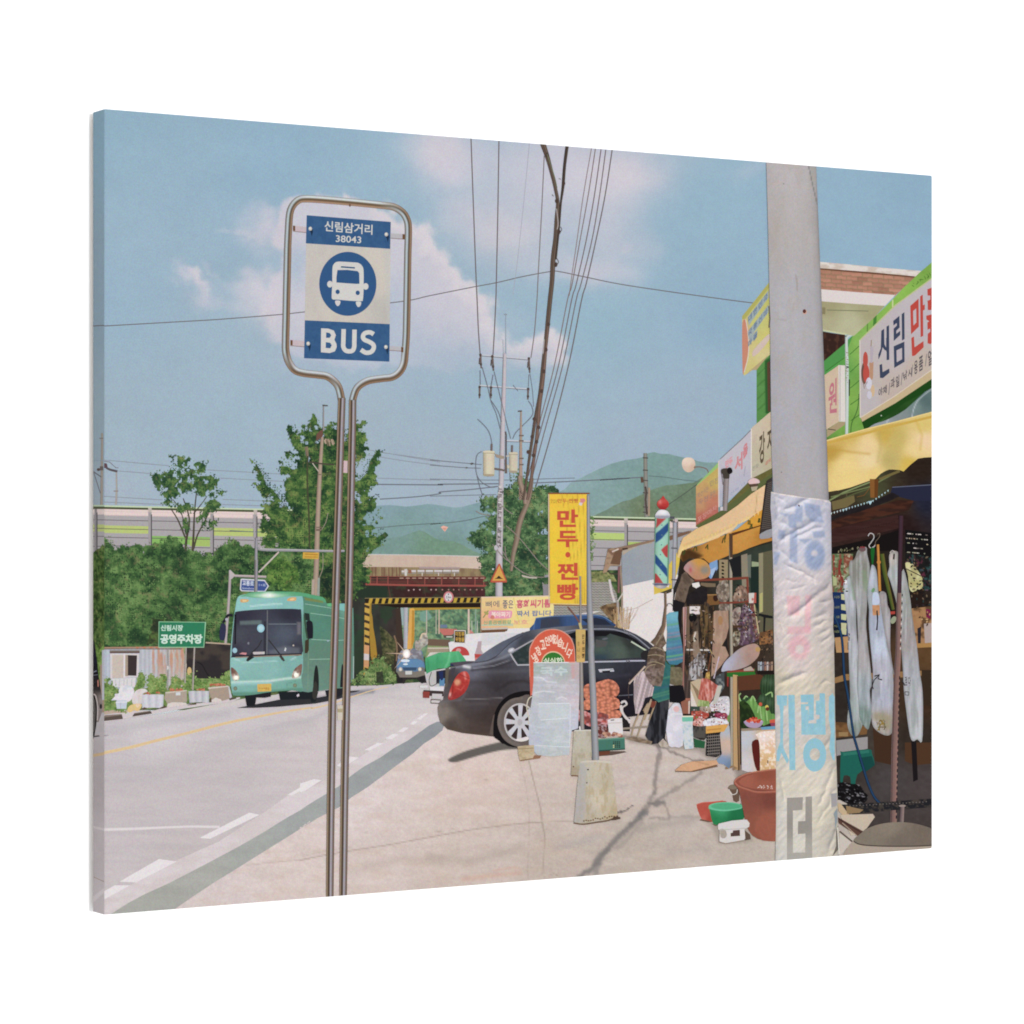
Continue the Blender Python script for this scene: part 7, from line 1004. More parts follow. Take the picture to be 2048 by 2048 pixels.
sw=ca.sub('side_window','large dark side window');sw.paint(N2([(1380,360),(1420,320),(1600,300),(1760,310),(1860,350),(1932,400)])+N4([(180,980),(300,1060),(400,1170),(370,1220),(0,1240)])+N2([(1580,570),(1380,590)]),Ink([(1200,1300,(78,92,84)),(1240,1300,(84,96,88)),(1200,1315,(52,66,78)),(1280,1310,(60,70,66)),(1260,1285,(52,56,54)),(1180,1270,(40,40,44))]).noise(5,6,4),2.2)
sw.poly(N2([(1300,345),(1420,300),(1600,295),(1780,300),(1932,350)])+N4([(140,935),(300,1020),(420,1130),(405,1150),(240,1020),(0,950)])+N2([(1700,350),(1500,350),(1400,375)]),(30,28,32));sw.ell(*N2(1690,375),6,2,(96,100,110),-.2);sw.poly(N2([(1600,380),(1720,400),(1700,450),(1600,460)]),(84,84,84));sw.line(N4([(240,1040),(440,1160)]),3,(190,200,180))
ca.line(sm(N2([(1240,320),(1400,290),(1600,280),(1780,285),(1932,330)])+N4([(150,910),(280,980),(380,1060),(450,1120)]),3),2.4,(136,138,148));ca.line(N2([(1400,600),(1600,597),(1932,590)])+N4([(180,1260),(400,1258)]),3,(176,176,188));
ca.sub('wing_mirror').poly(sm(N4([(355,1170),(400,1140),(440,1150),(430,1240),(380,1250),(350,1210)]),3,True),(44,42,44));ca.sub('door_handle','bright door handle').poly(N2([(1625,670),(1770,662),(1780,690),(1640,698)]),(196,196,206)).poly(N2([(1660,685),(1740,680),(1740,700),(1670,705)]),(40,36,44));ca.line(N4([(0,1362),(40,1360)]),2.4,(150,150,150));ca.line(N4([(100,1655),(260,1645)]),1.8,(110,116,126));ca.line(N2([(1820,925),(1932,915)]),1.6,(90,92,100));ca.line(N2([(1930,760),(1915,860),(1920,950)]),1.4,(84,70,66))
tlp=ca.sub('tail_lamp','red tail lamp');tlp.paint(sm(N2([(175,950),(190,880),(230,780),(280,710),(350,690),(385,750),(370,830),(330,900),(260,950),(200,966)]),3,True),Ink([(905,1380,(206,52,44)),(920,1360,(190,44,40)),(910,1390,(170,44,44)),(930,1350,(214,70,60))]).ell(*N2(265,795),7,7,(226,150,110),1,.6,4).ell(*N2(195,915),3,6,(250,190,180),.9).stroke(N2([(330,700),(345,760)]),4,4,(246,150,140),.7).stroke(N2([(225,800),(215,900),(190,955)]),2,3,(120,30,34),.7).stroke(N2([(290,720),(380,760)]),1.6,2,(130,34,36),.6).stroke(N2([(250,850),(300,870),(330,830)]),2,3,(226,96,84),.7).noise(12,3,3,5),1.5)
wh=ca.sub('wheel','rear wheel with silver alloy rim');cx_,cy_=N2(868,1172)
wh.poly(sm(N2([(606,1300),(612,1140),(668,1005),(770,915),(900,880),(1000,895),(1010,1000),(990,1380),(800,1420),(690,1370)]),3,True),(26,24,26))
wh.paint(sm(N2([(650,1180),(680,1060),(760,970),(860,940),(980,950),(990,1420),(850,1420),(740,1370),(680,1290)]),4,True),Ink((102,92,88)).stroke([(cx_+42*math.cos(a),cy_+47*math.sin(a))for a in np.linspace(1.6,4.8,12)],6,8,(126,116,110),.6).noise(4,4),2)
wh.ell(cx_+.5,cy_+2,30.5,37,(60,48,48));wh.tube([(cx_+30*math.cos(a),cy_+2+36.5*math.sin(a))for a in np.linspace(0,6.2832,40)],3.4,[(-1,(206,202,204)),(1,(170,162,160))])
for i in range(8):
    a=math.pi/2+i*2*math.pi/8+.05;da=.11;pts=[(cx_+8*math.cos(a-.38),cy_+2+9*math.sin(a-.38)),(cx_+29*math.cos(a-da*1.5),cy_+2+35.5*math.sin(a-da*1.5)),(cx_+29*math.cos(a+da*1.5),cy_+2+35.5*math.sin(a+da*1.5)),(cx_+8*math.cos(a+.38),cy_+2+9*math.sin(a+.38))];wh.poly(pts,(200,198,204))
wh.ell(cx_,cy_+2,11,13,(196,194,200));wh.ell(cx_,cy_+2,5,6.4,(178,172,176));wh.poly(sm(N2([(820,1350),(880,1335),(940,1320),(950,1350),(880,1368)]),3,True),(224,216,214));wh.poly(N2([(575,1290),(610,1120),(625,1100),(612,1200),(610,1310),(580,1300)]),(96,84,78))
nb=part('printed_net_bags','hanging rope nets and a knitted tube in blue, green and brown')
cap_=part('printed_sack_cloth','brown sackcloth and cap hanging under the awning corner');cap_.paint(N4([(735,560),(790,300),(860,240),(900,300),(960,350),(900,420),(850,610)]),Ink((112,96,84)).patch((76,62,54),.7,5,9,3).noise(8,2.4),1.8);cap_.poly(N4([(720,440),(770,310),(820,250),(800,340),(740,500),(715,640),(720,500)]),(44,40,40));cap_.poly(N4([(715,560),(850,600),(820,680),(810,900),(770,900),(745,700),(712,690)]),(34,32,34))
hat=part('printed_straw_hat','round orange and pink hat shape hanging under the awning');hat.paint(sm(N4([(850,180),(900,130),(1000,98),(1090,130),(1140,210),(1130,290),(1060,330),(960,330),(880,260),(840,220)]),3,True),Ink([(1375,1135,(176,142,140)),(1400,1120,(214,146,50)),(1410,1145,(200,136,84)),(1395,1155,(186,130,100))]).ell(*N4(1078,228),10,9,(140,134,124),.95,0,4).ell(*N4(915,230),3,5,(200,80,80),.9).noise(4,6),1.8)
gts=part('printed_gate_post','wooden pole beside the house wall');gts.tube(N4([(628,480),(632,640),(610,860),(550,1010),(500,1080)]),[5,5,6,12,18],[(-1,(150,120,100)),(-.2,(120,100,84)),(1,(84,70,58))]);gts.line(sm(N4([(650,640),(660,610),(700,615),(710,640)]),3),1.3,(90,84,84))
g1=nb.sub('knitted_tube','blue striped knitted tube');yk=Ink([(1345,1230,(110,176,196)),(1350,1260,(90,150,180)),(1345,1280,(80,130,160)),(1350,1320,(62,124,150)),(1360,1300,(70,120,160))])
for y,c in((840,(110,170,110)),(870,(120,160,190)),(940,(150,130,150)),(980,(160,130,136)),(1010,(70,140,120)),(1070,(80,150,170)),(1110,(140,120,140)),(1140,(90,140,160)),(1200,(120,180,110)),(1240,(170,140,140))):yk.stroke(N4([(640,y+15),(730,y+4),(830,y-15)]),3,4,c,.8)
g1.paint(N4([(640,740),(680,710),(775,700),(770,780),(790,930),(820,1080),(832,1200),(825,1270),(760,1305),(680,1300),(640,1250),(640,1100),(650,950),(645,820)]),yk.noise(8,3),1.7)
g2=nb.sub('green_tube','teal green knitted tube behind');k2=Ink((52,104,104)).noise(10,4)
for y in(1460,1560,1620,1650,1710):k2.stroke(N4([(490,y+30),(600,y),(680,y-20)]),2.4,4,(96,150,110)if y!=1560 else(60,90,130),.7)
g2.paint(N4([(610,1230),(650,1290),(690,1310),(680,1500),(675,1700),(640,1730),(560,1735),(480,1680),(490,1560),(600,1440)]),k2,1.8)
g3=nb.sub('brown_net','brown net full of crumpled stuff');g3.paint(N4([(500,1090),(560,960),(600,930),(640,1060),(600,1110),(630,1180),(625,1300),(600,1480),(580,1550),(480,1540),(440,1500),(380,1460),(380,1400),(420,1290),(430,1180),(460,1120)]),Ink([(1310,1310,(92,76,64)),(1320,1330,(96,80,68)),(1300,1350,(140,120,116)),(1315,1360,(120,104,92)),(1325,1280,(110,92,76))]).patch((60,50,44),.6,6,5,3).patch((166,146,140),.5,4,5,9,.56,.62),1.7)
for q in([(460,1120),(540,1110),(620,1150)],[(430,1290),(500,1270),(600,1300),(625,1330)],[(430,1200),(520,1190),(620,1210)],[(380,1400),(440,1320),(520,1300)],[(520,1080),(570,1000),(600,950)]):g3.line(sm(N4(q),3),1.8,(150,136,112))
g4=nb.sub('grey_net','grey green net behind');g4.paint(N4([(690,1330),(800,1330),(830,1400),(820,1530),(740,1540),(680,1520)]),Ink((104,96,76)).patch((140,132,106),.6,4,4),1.8);g4.poly(N4([(670,1540),(830,1540),(860,1700),(780,1740),(680,1730)]),(28,26,30))
mop=part('printed_mop','pink and white striped mop head hanging on a stick');mop.tube(N4([(400,1320),(215,1520)]),3.4,[(-1,(226,206,190)),(1,(150,130,116))]);mop.paint(N4([(270,1460),(330,1410),(380,1370),(440,1500),(500,1560),(480,1660),(400,1680),(370,1780),(330,1860),(290,1860),(270,1700)]),Ink((206,186,190)).fn(lambda X,Y,c:c*(1-.22*sst((fbm((X+Y*.25)/2.6,Y/60,5,1)-.45)/.1))[:,None]).noise(5,5),1.6);mop.line(N4([(325,1860),(305,1932)]),3,(170,150,130))
tls=part('printed_long_tools','leaning tool handles and dark umbrellas')
for q,w,c in(([(470,1710),(390,1932)],3.4,(170,146,120)),([(520,1720),(450,1932)],3.4,(160,136,110)),([(440,1740),(380,1830)],4,(150,130,110)),([(500,1720),(480,1790)],9,(120,62,50))):tls.line(N4(q),w,c)
for q in([(420,500),(340,700),(280,880)],[(470,560),(420,650)],[(280,680),(240,780),(220,870)],[(380,550),(350,640)]):tls.line(N5(q),3,(172,150,124))
tls.line(N5([(130,800),(390,780)]),4,(150,136,122));tls.paint(N5([(470,540),(600,500),(600,560),(560,900),(580,940),(480,950),(420,960),(360,870),(410,700)]),Ink((34,34,38)).patch((84,84,92),.7,4,26,3,.5,.58).noise(6,3,20),1.9)
tls.paint(N5([(150,900),(250,880),(430,930),(420,960),(300,940)]),Ink((150,130,112)).patch((96,80,66),.7,8,4),2);tls.paint(N5([(490,950),(540,900),(600,960),(590,985),(520,990)]),Ink((190,178,166)).patch((140,124,110),.6,5,4),2)
# onion sacks, crates on the ground between the stands
on=part('printed_onion_sacks','stack of orange net sacks of onions beside the car')
for q,sd_ in(([(1490,830),(1600,800),(1720,765),(1800,800),(1830,870),(1800,930),(1700,940),(1600,930),(1500,960)],1),([(1490,970),(1650,930),(1800,945),(1835,1000),(1820,1050),(1700,1060),(1600,1050),(1490,1060)],2),([(1560,1060),(1700,1055),(1830,1070),(1850,1110),(1800,1150),(1620,1150)],3)):
    on.sub('sack').paint(sm(N2(q),3,True),Ink((212,118,86)).fn(lambda X,Y,c,s_=sd_:c*np.clip(1.24-.62*worley(X/7.4,Y/6.4,s_),.6,1.16)[:,None]).noise(12,2.2,2.2,sd_),1.5)
ob=part('printed_red_bags','red and purple packets beside the sacks');ob.paint(sm(N2([(1395,1110),(1440,1060),(1500,1070),(1540,1090),(1600,1080),(1720,1110),(1720,1200),(1680,1240),(1560,1230),(1480,1190),(1420,1160)]),2,True),Ink((196,80,70)).patch((214,190,200),.8,5,4,3,.5,.57).patch((96,60,60),.8,5,5,8,.52,.58),1.8);ob.paint(sm(N2([(1600,1220),(1680,1200),(1720,1260),(1700,1330),(1640,1330),(1600,1310)]),3,True),Ink((104,52,46)).patch((200,190,196),.8,4,3,3,.54,.6),1.8)
wbx=part('printed_foam_box','white foam box behind the green crate');wbx.poly(N2([(1715,1160),(1745,1145),(1855,1140),(1865,1290),(1850,1310),(1730,1300)]),(222,216,216));wbx.line(N2([(1720,1190),(1860,1185)]),1.8,(196,188,186));wbx.line(N2([(1745,1162),(1780,1158)]),2,(90,84,84))
sp=part('printed_white_strap','white looped strap lying by the sacks');sp.line(sm(N2([(1850,980),(1890,985),(1900,1010)])+N2([(1860,1040),(1870,1100),(1932,1170)]),4),3,(206,194,190));sp.line(sm(N2([(1840,1020),(1850,1080),(1900,1140),(1932,1190)]),4),3.4,(214,204,200));sp.line(sm(N5([(110,540),(150,520),(170,550)]),4),4,(206,200,200));sp.line(sm(N5([(115,560),(120,620),(160,690),(210,720)]),4),4,(210,200,198))
gc=part('printed_green_crate','low green plastic crate of potatoes');gc.poly(N2([(1620,1460),(1880,1460),(1900,1470),(1760,1500),(1630,1510)]),(96,80,72));gc.poly(N2([(1625,1455),(1740,1440),(1735,1490),(1630,1505)]),(110,66,50));gc.poly(N2([(1610,1345),(1880,1328),(1885,1440),(1620,1460)]),(72,118,104));gc.line(N2([(1612,1350),(1882,1332)]),2.6,(100,148,128));gc.line(N2([(1620,1458),(1885,1440)]),2.4,(44,76,70))
for i in range(18):gc.ell(*N2(1655+rng.random()*190,1318-rng.random()*34*(1-0)),4,3,rng.choice([(196,150,124),(216,170,150),(170,120,100),(150,96,84)]),n=8)
for i in range(4):
    for j in range(4):gc.poly(N2([(1768+i*19,1366+j*17),(1780+i*19,1365+j*17),(1780+i*19,1376+j*17),(1768+i*19,1377+j*17)]),rng.choice([(40,44,44),(206,204,150),(60,60,50)]))
# arched sign under plastic
fs=part('printed_arched_sign','round topped red sign with white Korean letters, wrapped in clear plastic below')
arch=sm(N2([(960,720),(958,500),(975,430),(1030,345),(1110,292),(1190,280),(1270,295),(1350,350),(1390,430),(1402,520),(1405,640)]),4)
fs.poly(arch+N2([(1405,760),(975,920),(970,900)]),(222,150,130));fs.poly([(x+(1185/4.83+860-x)*.035,y+1.8)for x,y in arch]+N2([(1396,760),(990,900)]),(232,88,60))
gs2=fs.sub('green_centre','green half round centre');gs2.ell(*N2(1190,615),24,25,(226,190,150),0,30,math.pi,2*math.pi);gs2.ell(*N2(1190,615),22,22.5,(52,122,48),0,30,math.pi,2*math.pi);gs2.text('싱싱한',N2([(1100,560),(1275,555),(1290,610),(1090,612)]),(222,226,200),.03)
for ch,x,y,r in(('냉',1014,560,-62),('장',1046,492,-46),('고',1090,432,-30),('안',1135,396,-16),('에',1178,378,-3),('있',1216,382,6),('습',1258,408,20),('니',1300,452,36),('다',1346,514,54)):
    x,y=N2(x,y);r=math.radians(r*.45);ux,uy=math.cos(r),math.sin(r);w2,h2=5.0,9.6
    fs.text(ch,[(x-ux*w2+uy*h2,y-uy*w2-ux*h2),(x+ux*w2+uy*h2,y+uy*w2-ux*h2),(x+ux*w2-uy*h2,y+uy*w2+ux*h2),(x-ux*w2-uy*h2,y-uy*w2+ux*h2)],(244,214,196),.03)
fs.poly(N2([(962,740),(998,740),(985,900),(970,940)]),(226,96,72));fs.line(sm(N2([(985,930),(950,960),(935,1040),(955,1140),(950,1200)]),4),2.2,(206,196,180))
pw=fs.sub('plastic_cover','crinkled translucent plastic cover')
PK=Ink([(1080,1335,(164,176,172)),(1130,1340,(168,182,180)),(1150,1340,(190,170,172)),(1090,1360,(190,188,196)),(1140,1380,(196,188,196)),(1090,1420,(190,192,200)),(1070,1480,(186,190,204)),(1120,1430,(196,204,206)),(1110,1480,(192,200,204)),(1145,1440,(196,196,210)),(1100,1500,(184,190,190)),(1155,1400,(200,184,190))]).noise(4,8,8,3).patch((222,222,230),.4,22,5,5,.58,.7).patch((172,176,182),.3,16,9,9,.54,.66).noise(7,2.4,2.4,8)
for q in([(1000,745),(1080,750),(1130,790),(1220,795)],[(1220,960),(1270,935),(1320,955)],[(1000,900),(1100,880),(1200,890)]):PK.stroke(N2(q),2,3,(232,232,238),.8)
PK.poly(N2([(1050,1000),(1350,1000),(1355,1150),(1050,1160)]),4,(202,208,212),.5)
pw.paint(N2([(1000,605),(1445,605),(1445,800),(1440,1000),(1430,1240),(1370,1260),(1350,1420),(1345,1495),(1180,1510),(1040,1500),(1010,1470),(1000,1410),(955,1400),(955,1150),(985,950),(1000,780)]),PK,2);pw.line(N2([(1000,606),(1400,602)]),1.8,(230,226,226));pw.text('국수',N2([(1060,650),(1330,640),(1330,730),(1070,735)]),(196,206,206),.04);pw.line(N2([(1380,620),(1385,760)]),6,(196,166,168));pw.poly(N2([(1338,600),(1400,598),(1395,608),(1340,608)]),(232,160,146))
pw.line(N2([(1355,1000),(1350,1420)]),1.6,(214,216,222));pw.line(N2([(1050,1000),(1350,998)]),1.6,(220,224,228));pw.line(N2([(1070,1160),(1340,1140)]),1.3,(224,226,232));pw.line(N2([(1010,1405),(1350,1420)]),1.4,(216,220,222))
br1=part('printed_concrete_brick','broken concrete brick holding down the plastic');br1.paint(N2([(845,1415),(920,1405),(1005,1400),(1010,1500),(990,1535),(870,1555),(855,1500)]),Ink((196,178,148)).patch((166,146,112),.7,8,4,3).noise(8,3),1.8);br1.line(N2([(850,1440),(1000,1430)]),2.4,(160,142,110));br1.line(N2([(870,1553),(990,1533)]),2.4,(140,110,84));br1.poly(N2([(1005,1500),(1080,1500),(1060,1530),(990,1540)]),(150,108,84))
# two posts in concrete feet
def post(pts,w,cols,name='printed_sign_post',lab=None):
    p=part(name,lab);p.sub('pipe').tube(pts,w,[(-1,cols[0]),(-.35,cols[1]),(.3,cols[2]),(1,cols[3])]);return p
p1=part('printed_banner_post','thin grey post in a concrete foot behind the plastic covered sign')
ft1=p1.sub('concrete_foot','pale concrete block foot');ft1.paint(N2([(1388,1270),(1400,1255),(1560,1255),(1570,1500),(1430,1700),(1370,1705),(1362,1690)]),Ink([(1150,1480,(190,184,170)),(1165,1520,(186,178,160)),(1148,1550,(172,160,140))]).patch((160,146,122),.5,6,12,3,.54,.64).noise(6,3),2);ft1.ell(*N2(1385,1610),1.6,1.6,(90,70,56),n=8);ft1.line(N2([(1365,1695),(1430,1700)]),2.4,(120,84,66));ft1.poly(N2([(1388,1268),(1400,1254),(1560,1252),(1565,1266)]),(206,200,190))
p1.sub('pipe').tube(N2([(1452,-230),(1455,200),(1462,800),(1470,1250)]),[3.6,4.4,8,9],[(-1,(120,112,108)),(-.3,(168,160,156)),(.4,(140,132,130)),(1,(92,88,90))]);p1.sub('stick').line(N2([(1330,65),(1400,150),(1445,220)]),3,(120,84,76));p1.sub('tape').line(N2([(1445,220),(1460,280)]),5,(190,176,120));p1.sub('tie').line(N2([(1445,1220),(1450,1255)]),3,(226,222,220))
nt_=p1.sub('hand_written_board','narrow yellow board with black Korean handwriting');nt_.paint(N2([(1408,285),(1502,285),(1495,600),(1415,602)]),Ink([(1158,1265,(210,172,90)),(1165,1310,(206,158,74)),(1160,1320,(216,176,96))]).noise(7,5),1.8)
for i,ch in enumerate('만두찐빵'):nt_.text(ch,N2([(1470,330+i*62),(1494,330+i*62),(1492,376+i*62),(1468,376+i*62)]),(84,64,48),.03)
for i,ch in enumerate('팝니다'):nt_.text(ch,N2([(1424,400+i*66),(1446,400+i*66),(1444,440+i*66),(1424,440+i*66)]),(110,84,56),.0)
p2=part('printed_banner_post','grey metal post of the tall yellow banner standing in a tapered concrete foot')
ft2=p2.sub('concrete_foot','tapered concrete foot');FKt=Ink([(1160,1540,(186,182,172)),(1190,1540,(196,186,168)),(1215,1560,(190,178,158)),(1155,1620,(178,170,164)),(1200,1600,(204,192,172)),(1225,1620,(190,176,152)),(1170,1635,(186,176,160))]).patch((170,150,112),.5,5,16,3,.54,.64).noise(6,3,3,5)
FKt.poly(R5([(425,480),(478,520),(455,950),(375,945)]),4,(176,172,172),.6)
ft2.paint(R5([(425,482),(470,466),(655,470),(668,500),(690,640),(715,880),(700,905),(640,925),(500,945),(430,962),(378,945),(400,700)]),FKt,2);ft2.ell(*R5(487,538),2,1.6,(60,52,44),n=8);ft2.ell(*R5(478,640),1.5,1.5,(80,70,60),n=8);ft2.line(sm(R5([(378,950),(450,960),(560,945),(650,930),(720,895)]),3),2.6,(110,88,70));ft2.poly(sm(R5([(425,482),(470,468),(650,468),(660,490),(560,480),(480,482)]),2,True),(204,196,184))
for i in range(14):ft2.ell(*R5(455+i*18,940-i*2.6-rng.random()*14),2,1.6,(120,96,70),n=6)
ft2.poly(R5([(688,900),(735,905),(740,918),(700,928),(660,930)]),(86,68,58))
p2.sub('pipe').tube(N1([(1625,150),(1628,700),(1640,1240),(1655,1600)])+N2([(1555,500),(1575,900),(1590,1300),(1600,1545)]),[5.6,6,9,11.5,12.5,13,13.4,14],[(-1,(128,126,130)),(-.35,(166,166,172)),(.25,(150,150,154)),(1,(96,98,104))])
# basins
bs1=part('printed_red_basin','red plastic basin');bs1.paint(sm(R5([(1326,815),(1345,798),(1440,786),(1530,780),(1560,792),(1540,860),(1490,925),(1450,943),(1392,940),(1362,915),(1342,870)]),3,True),Ink([(1400,1625,(196,76,60)),(1420,1640,(180,64,50)),(1405,1640,(214,96,80))]).noise(4,5),1.9);bs1.tube(sm(R5([(1325,812),(1370,795),(1440,790),(1530,780)]),3),2.4,[(-1,(226,110,92)),(1,(200,70,56))]);bs1.poly(R5([(1345,930),(1420,945),(1440,938),(1360,920)]),(110,84,72))
bs2=part('printed_green_basin','green plastic basin in front of the red one');bs2.paint(sm(R5([(1425,840),(1670,800),(1700,900),(1660,960),(1560,970),(1460,970),(1440,920)]),1,True),Ink([(1430,1640,(34,130,74)),(1470,1640,(28,112,66)),(1440,1620,(46,160,100)),(1480,1625,(30,116,70))]).noise(3,6),2);bs2.ell(*R5(1550,822),34,8.6,(88,196,146));bs2.ell(*R5(1555,822),30,6.4,(70,176,124));bs2.tube(sm(R5([(1418,830),(1440,845),(1540,858),(1660,840),(1675,830)]),3),2.4,[(-1,(120,214,170)),(1,(50,150,100))]);bs2.poly(R5([(1438,955),(1470,975),(1500,970),(1460,960)]),(110,96,84))
pot=part('printed_tin_pot','dark tin pot with a wire handle');pot.poly(sm(R5([(1565,680),(1600,655),(1650,660),(1655,780),(1610,780),(1600,720)]),2,True),(104,82,70));pot.ell(*R5(1610,672),10,5,(130,116,100));pot.line(sm(R5([(1575,690),(1600,730),(1635,720),(1640,690)]),4),1.6,(210,204,196))
tub=part('printed_brown_tub','big reddish brown rubber tub behind the pole');TK=Ink([(1480,1560,(150,78,62)),(1540,1540,(156,84,66)),(1500,1600,(136,76,64)),(1540,1600,(124,68,58)),(1510,1650,(150,84,66)),(1540,1640,(164,90,70))]).poly(sm(R5([(1780,1000),(1800,910),(1870,885),(1940,890),(1940,1100),(1840,1080)]),3,True),3,(166,88,68),.8).noise(4,5,5,3)
tub.paint(sm(R5([(1615,640),(1640,610),(1720,570),(1850,545),(1960,532),(2020,530),(2020,1090),(1940,1092),(1850,1088),(1760,1050),(1710,960),(1680,820),(1650,690)]),2,True),TK,2.2)
tub.sub('inside').paint(sm(R5([(1650,630),(1720,585),(1850,555),(1960,545),(2020,542),(2020,700),(1940,702),(1800,690),(1700,670)]),2,True),Ink([(1490,1560,(170,92,72)),(1530,1550,(150,76,58)),(1530,1570,(164,88,68))]),1.8);tub.tube(sm(R5([(1620,640),(1650,670),(1720,695),(1800,715),(1960,710)]),4),4.4,[(-1,(196,118,96)),(0,(176,96,76)),(1,(140,70,56))]);tub.line(sm(R5([(1618,635),(1640,605),(1720,568),(1850,545),(1960,532)]),4),2.4,(190,112,88))
for i in range(22):tub.ell(*R5(1800+rng.random()*130,655+rng.random()*34),1,1,(226,206,196),n=6)
cbk=part('printed_concrete_block','white hollow concrete block on the ground');cbk.poly(R5([(1690,1000),(1740,1040),(1745,1075),(1700,1085)]),(96,78,68));cbk.poly(R5([(1490,968),(1498,955),(1600,932),(1690,924),(1715,925),(1736,952),(1732,980),(1697,996),(1702,1070),(1690,1085),(1550,1112),(1502,1092),(1504,1008),(1492,998)]),(214,208,206));cbk.paint(sm(R5([(1508,1000),(1545,1000),(1560,1040),(1545,1068),(1512,1060)]),2,True),Ink((170,160,150)).noise(8,3),1.6);cbk.poly(R5([(1590,1055),(1588,1030),(1605,1025),(1608,1008),(1660,1003),(1662,1050)]),(84,64,60));cbk.line(R5([(1500,1005),(1600,998),(1700,990)]),1.6,(190,182,178));cbk.line(R5([(1500,1095),(1550,1110),(1690,1085)]),2,(150,136,120))
pbx=part('printed_flat_cardboard','flattened orange cardboard on the ground');pbx.poly(R5([(1158,548),(1280,550),(1400,520),(1480,500),(1490,515),(1300,556),(1165,556)]),(120,90,70));pbx.paint(R5([(1158,545),(1210,500),(1290,475),(1400,470),(1480,465),(1495,495),(1400,520),(1280,550)]),Ink((220,164,122)).patch((200,148,108),.5,8,6,3).stroke(R5([(1300,470),(1420,500)]),2,3,(160,124,92),.6),2)
# ================================================================== vent pipe, dark panel, big pole, bus stop sign
vp=part('printed_vent_pipe','grey chimney pipe with a black T cap in front of the white sign');vp.tube(N3([(1357,400),(1350,600),(1340,760)]),[11,10.4,9],[(-1,(124,112,112)),(-.3,(160,150,150)),(1,(110,98,98))]);vp.poly(sm(N3([(1300,320),(1330,305),(1390,305),(1420,320),(1420,350),(1390,370),(1388,412),(1325,412),(1320,370),(1305,355)]),2,True),(70,64,56));vp.ell(*N3(1392,330),5.4,6.6,(30,26,26));vp.poly(N3([(1290,720),(1320,715),(1320,755),(1290,760)]),(206,200,200))
wl2=part('printed_wall_lamp','small pink dome lamp on the sign edge');wl2.poly(sm(N3([(1590,455),(1605,425),(1650,408),(1700,425),(1715,450),(1700,465),(1620,478)]),3,True),(222,190,190));wl2.poly(N3([(1600,475),(1700,465),(1690,495),(1620,505)]),(90,70,60));wl2.poly(N3([(1620,505),(1695,495),(1680,540),(1630,550)]),(176,164,140))
pn3=part('printed_dark_louvre','dark slatted panel beside the big pole');pn3.poly(N3([(1790,440),(1850,400),(1850,1050),(1715,1050),(1720,1000)]),(60,54,52))
for i in range(24):pn3.lines([(N3(1800-i*3.0,470+i*21),N3(1845,450+i*21))],1.6,(96,88,82))
pn3.poly(sm(N3([(1712,1030),(1730,1000),(1850,950),(1850,1040),(1760,1060),(1720,1060)]),2,True),(150,150,156));pn3.line(N3([(1782,470),(1716,1010)]),1.8,(40,36,36))
bp3=part('printed_big_pole','thick pale grey concrete pole in the foreground')
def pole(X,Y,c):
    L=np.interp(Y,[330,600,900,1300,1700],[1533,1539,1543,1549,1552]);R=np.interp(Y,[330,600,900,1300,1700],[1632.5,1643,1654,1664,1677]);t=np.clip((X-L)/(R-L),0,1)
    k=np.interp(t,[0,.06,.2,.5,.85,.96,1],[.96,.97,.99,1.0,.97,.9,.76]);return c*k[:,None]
PKl=Ink([(1590,340,(186,180,181)),(1590,600,(179,176,180)),(1590,800,(175,173,180)),(1590,980,(176,172,176)),(1560,450,(182,176,175)),(1630,500,(182,177,177))]).noise(4,30,60,3).noise(4,5,5,4).patch((176,166,158),.35,14,40,6,.56,.68)
PKl.stroke(T4([(580,1100),(590,1180),(590,1230)]),2,3,(150,134,122),.7).stroke(T4([(560,1350),(550,1420)]),2,4,(164,150,140),.5).stroke(T4([(370,600),(400,700)]),6,12,(176,160,150),.3).stroke(T4([(420,1485),(490,1495)]),2,4,(160,146,138),.5).stroke(T4([(350,300),(440,290)]),4,10,(200,180,170),.3)
PKl.fn(pole).stroke(T4([(690,138),(720,280),(765,480)]),1.8,1,(120,122,120),.95).poly(T4([(700,140),(760,150),(765,420),(740,330)]),3,(166,164,160),.7)
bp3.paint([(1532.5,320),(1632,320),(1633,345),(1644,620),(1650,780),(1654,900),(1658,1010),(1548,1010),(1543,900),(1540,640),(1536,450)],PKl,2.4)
hl2=bp3.sub('bolt_hole','small rusty hole');hl2.ell(*T4(657,1420),4.4,5,(206,160,146));hl2.ell(*T4(653,1416),3.4,4,(92,52,46));bp3.ell(*T4(472,298),1,1.2,(110,104,100),n=8);bp3.ell(*N6(400,1858),1.2,1.4,(120,114,112),n=8);bp3.line(T4([(345,1370),(352,1480),(345,1560)]),2,(110,100,92))
wr=part('printed_pole_wrap','creased white cloth banner tied round the big pole with faded blue, pink and grey Korean letters')
wro=R1([(118,232),(200,252),(330,270),(480,295),(640,310),(740,325),(760,350),(765,700),(770,1150),(780,1360),(792,1430),(785,1700),(800,1830),(795,1932)])+R2([(720,50),(725,400),(735,800),(748,1200),(755,1500),(768,1780)])+[(1680,1740),(1550,1750)]+R2([(155,1500),(155,1000),(148,600),(142,100)])+R1([(148,1700),(148,1300),(140,1000),(128,600),(112,400)])
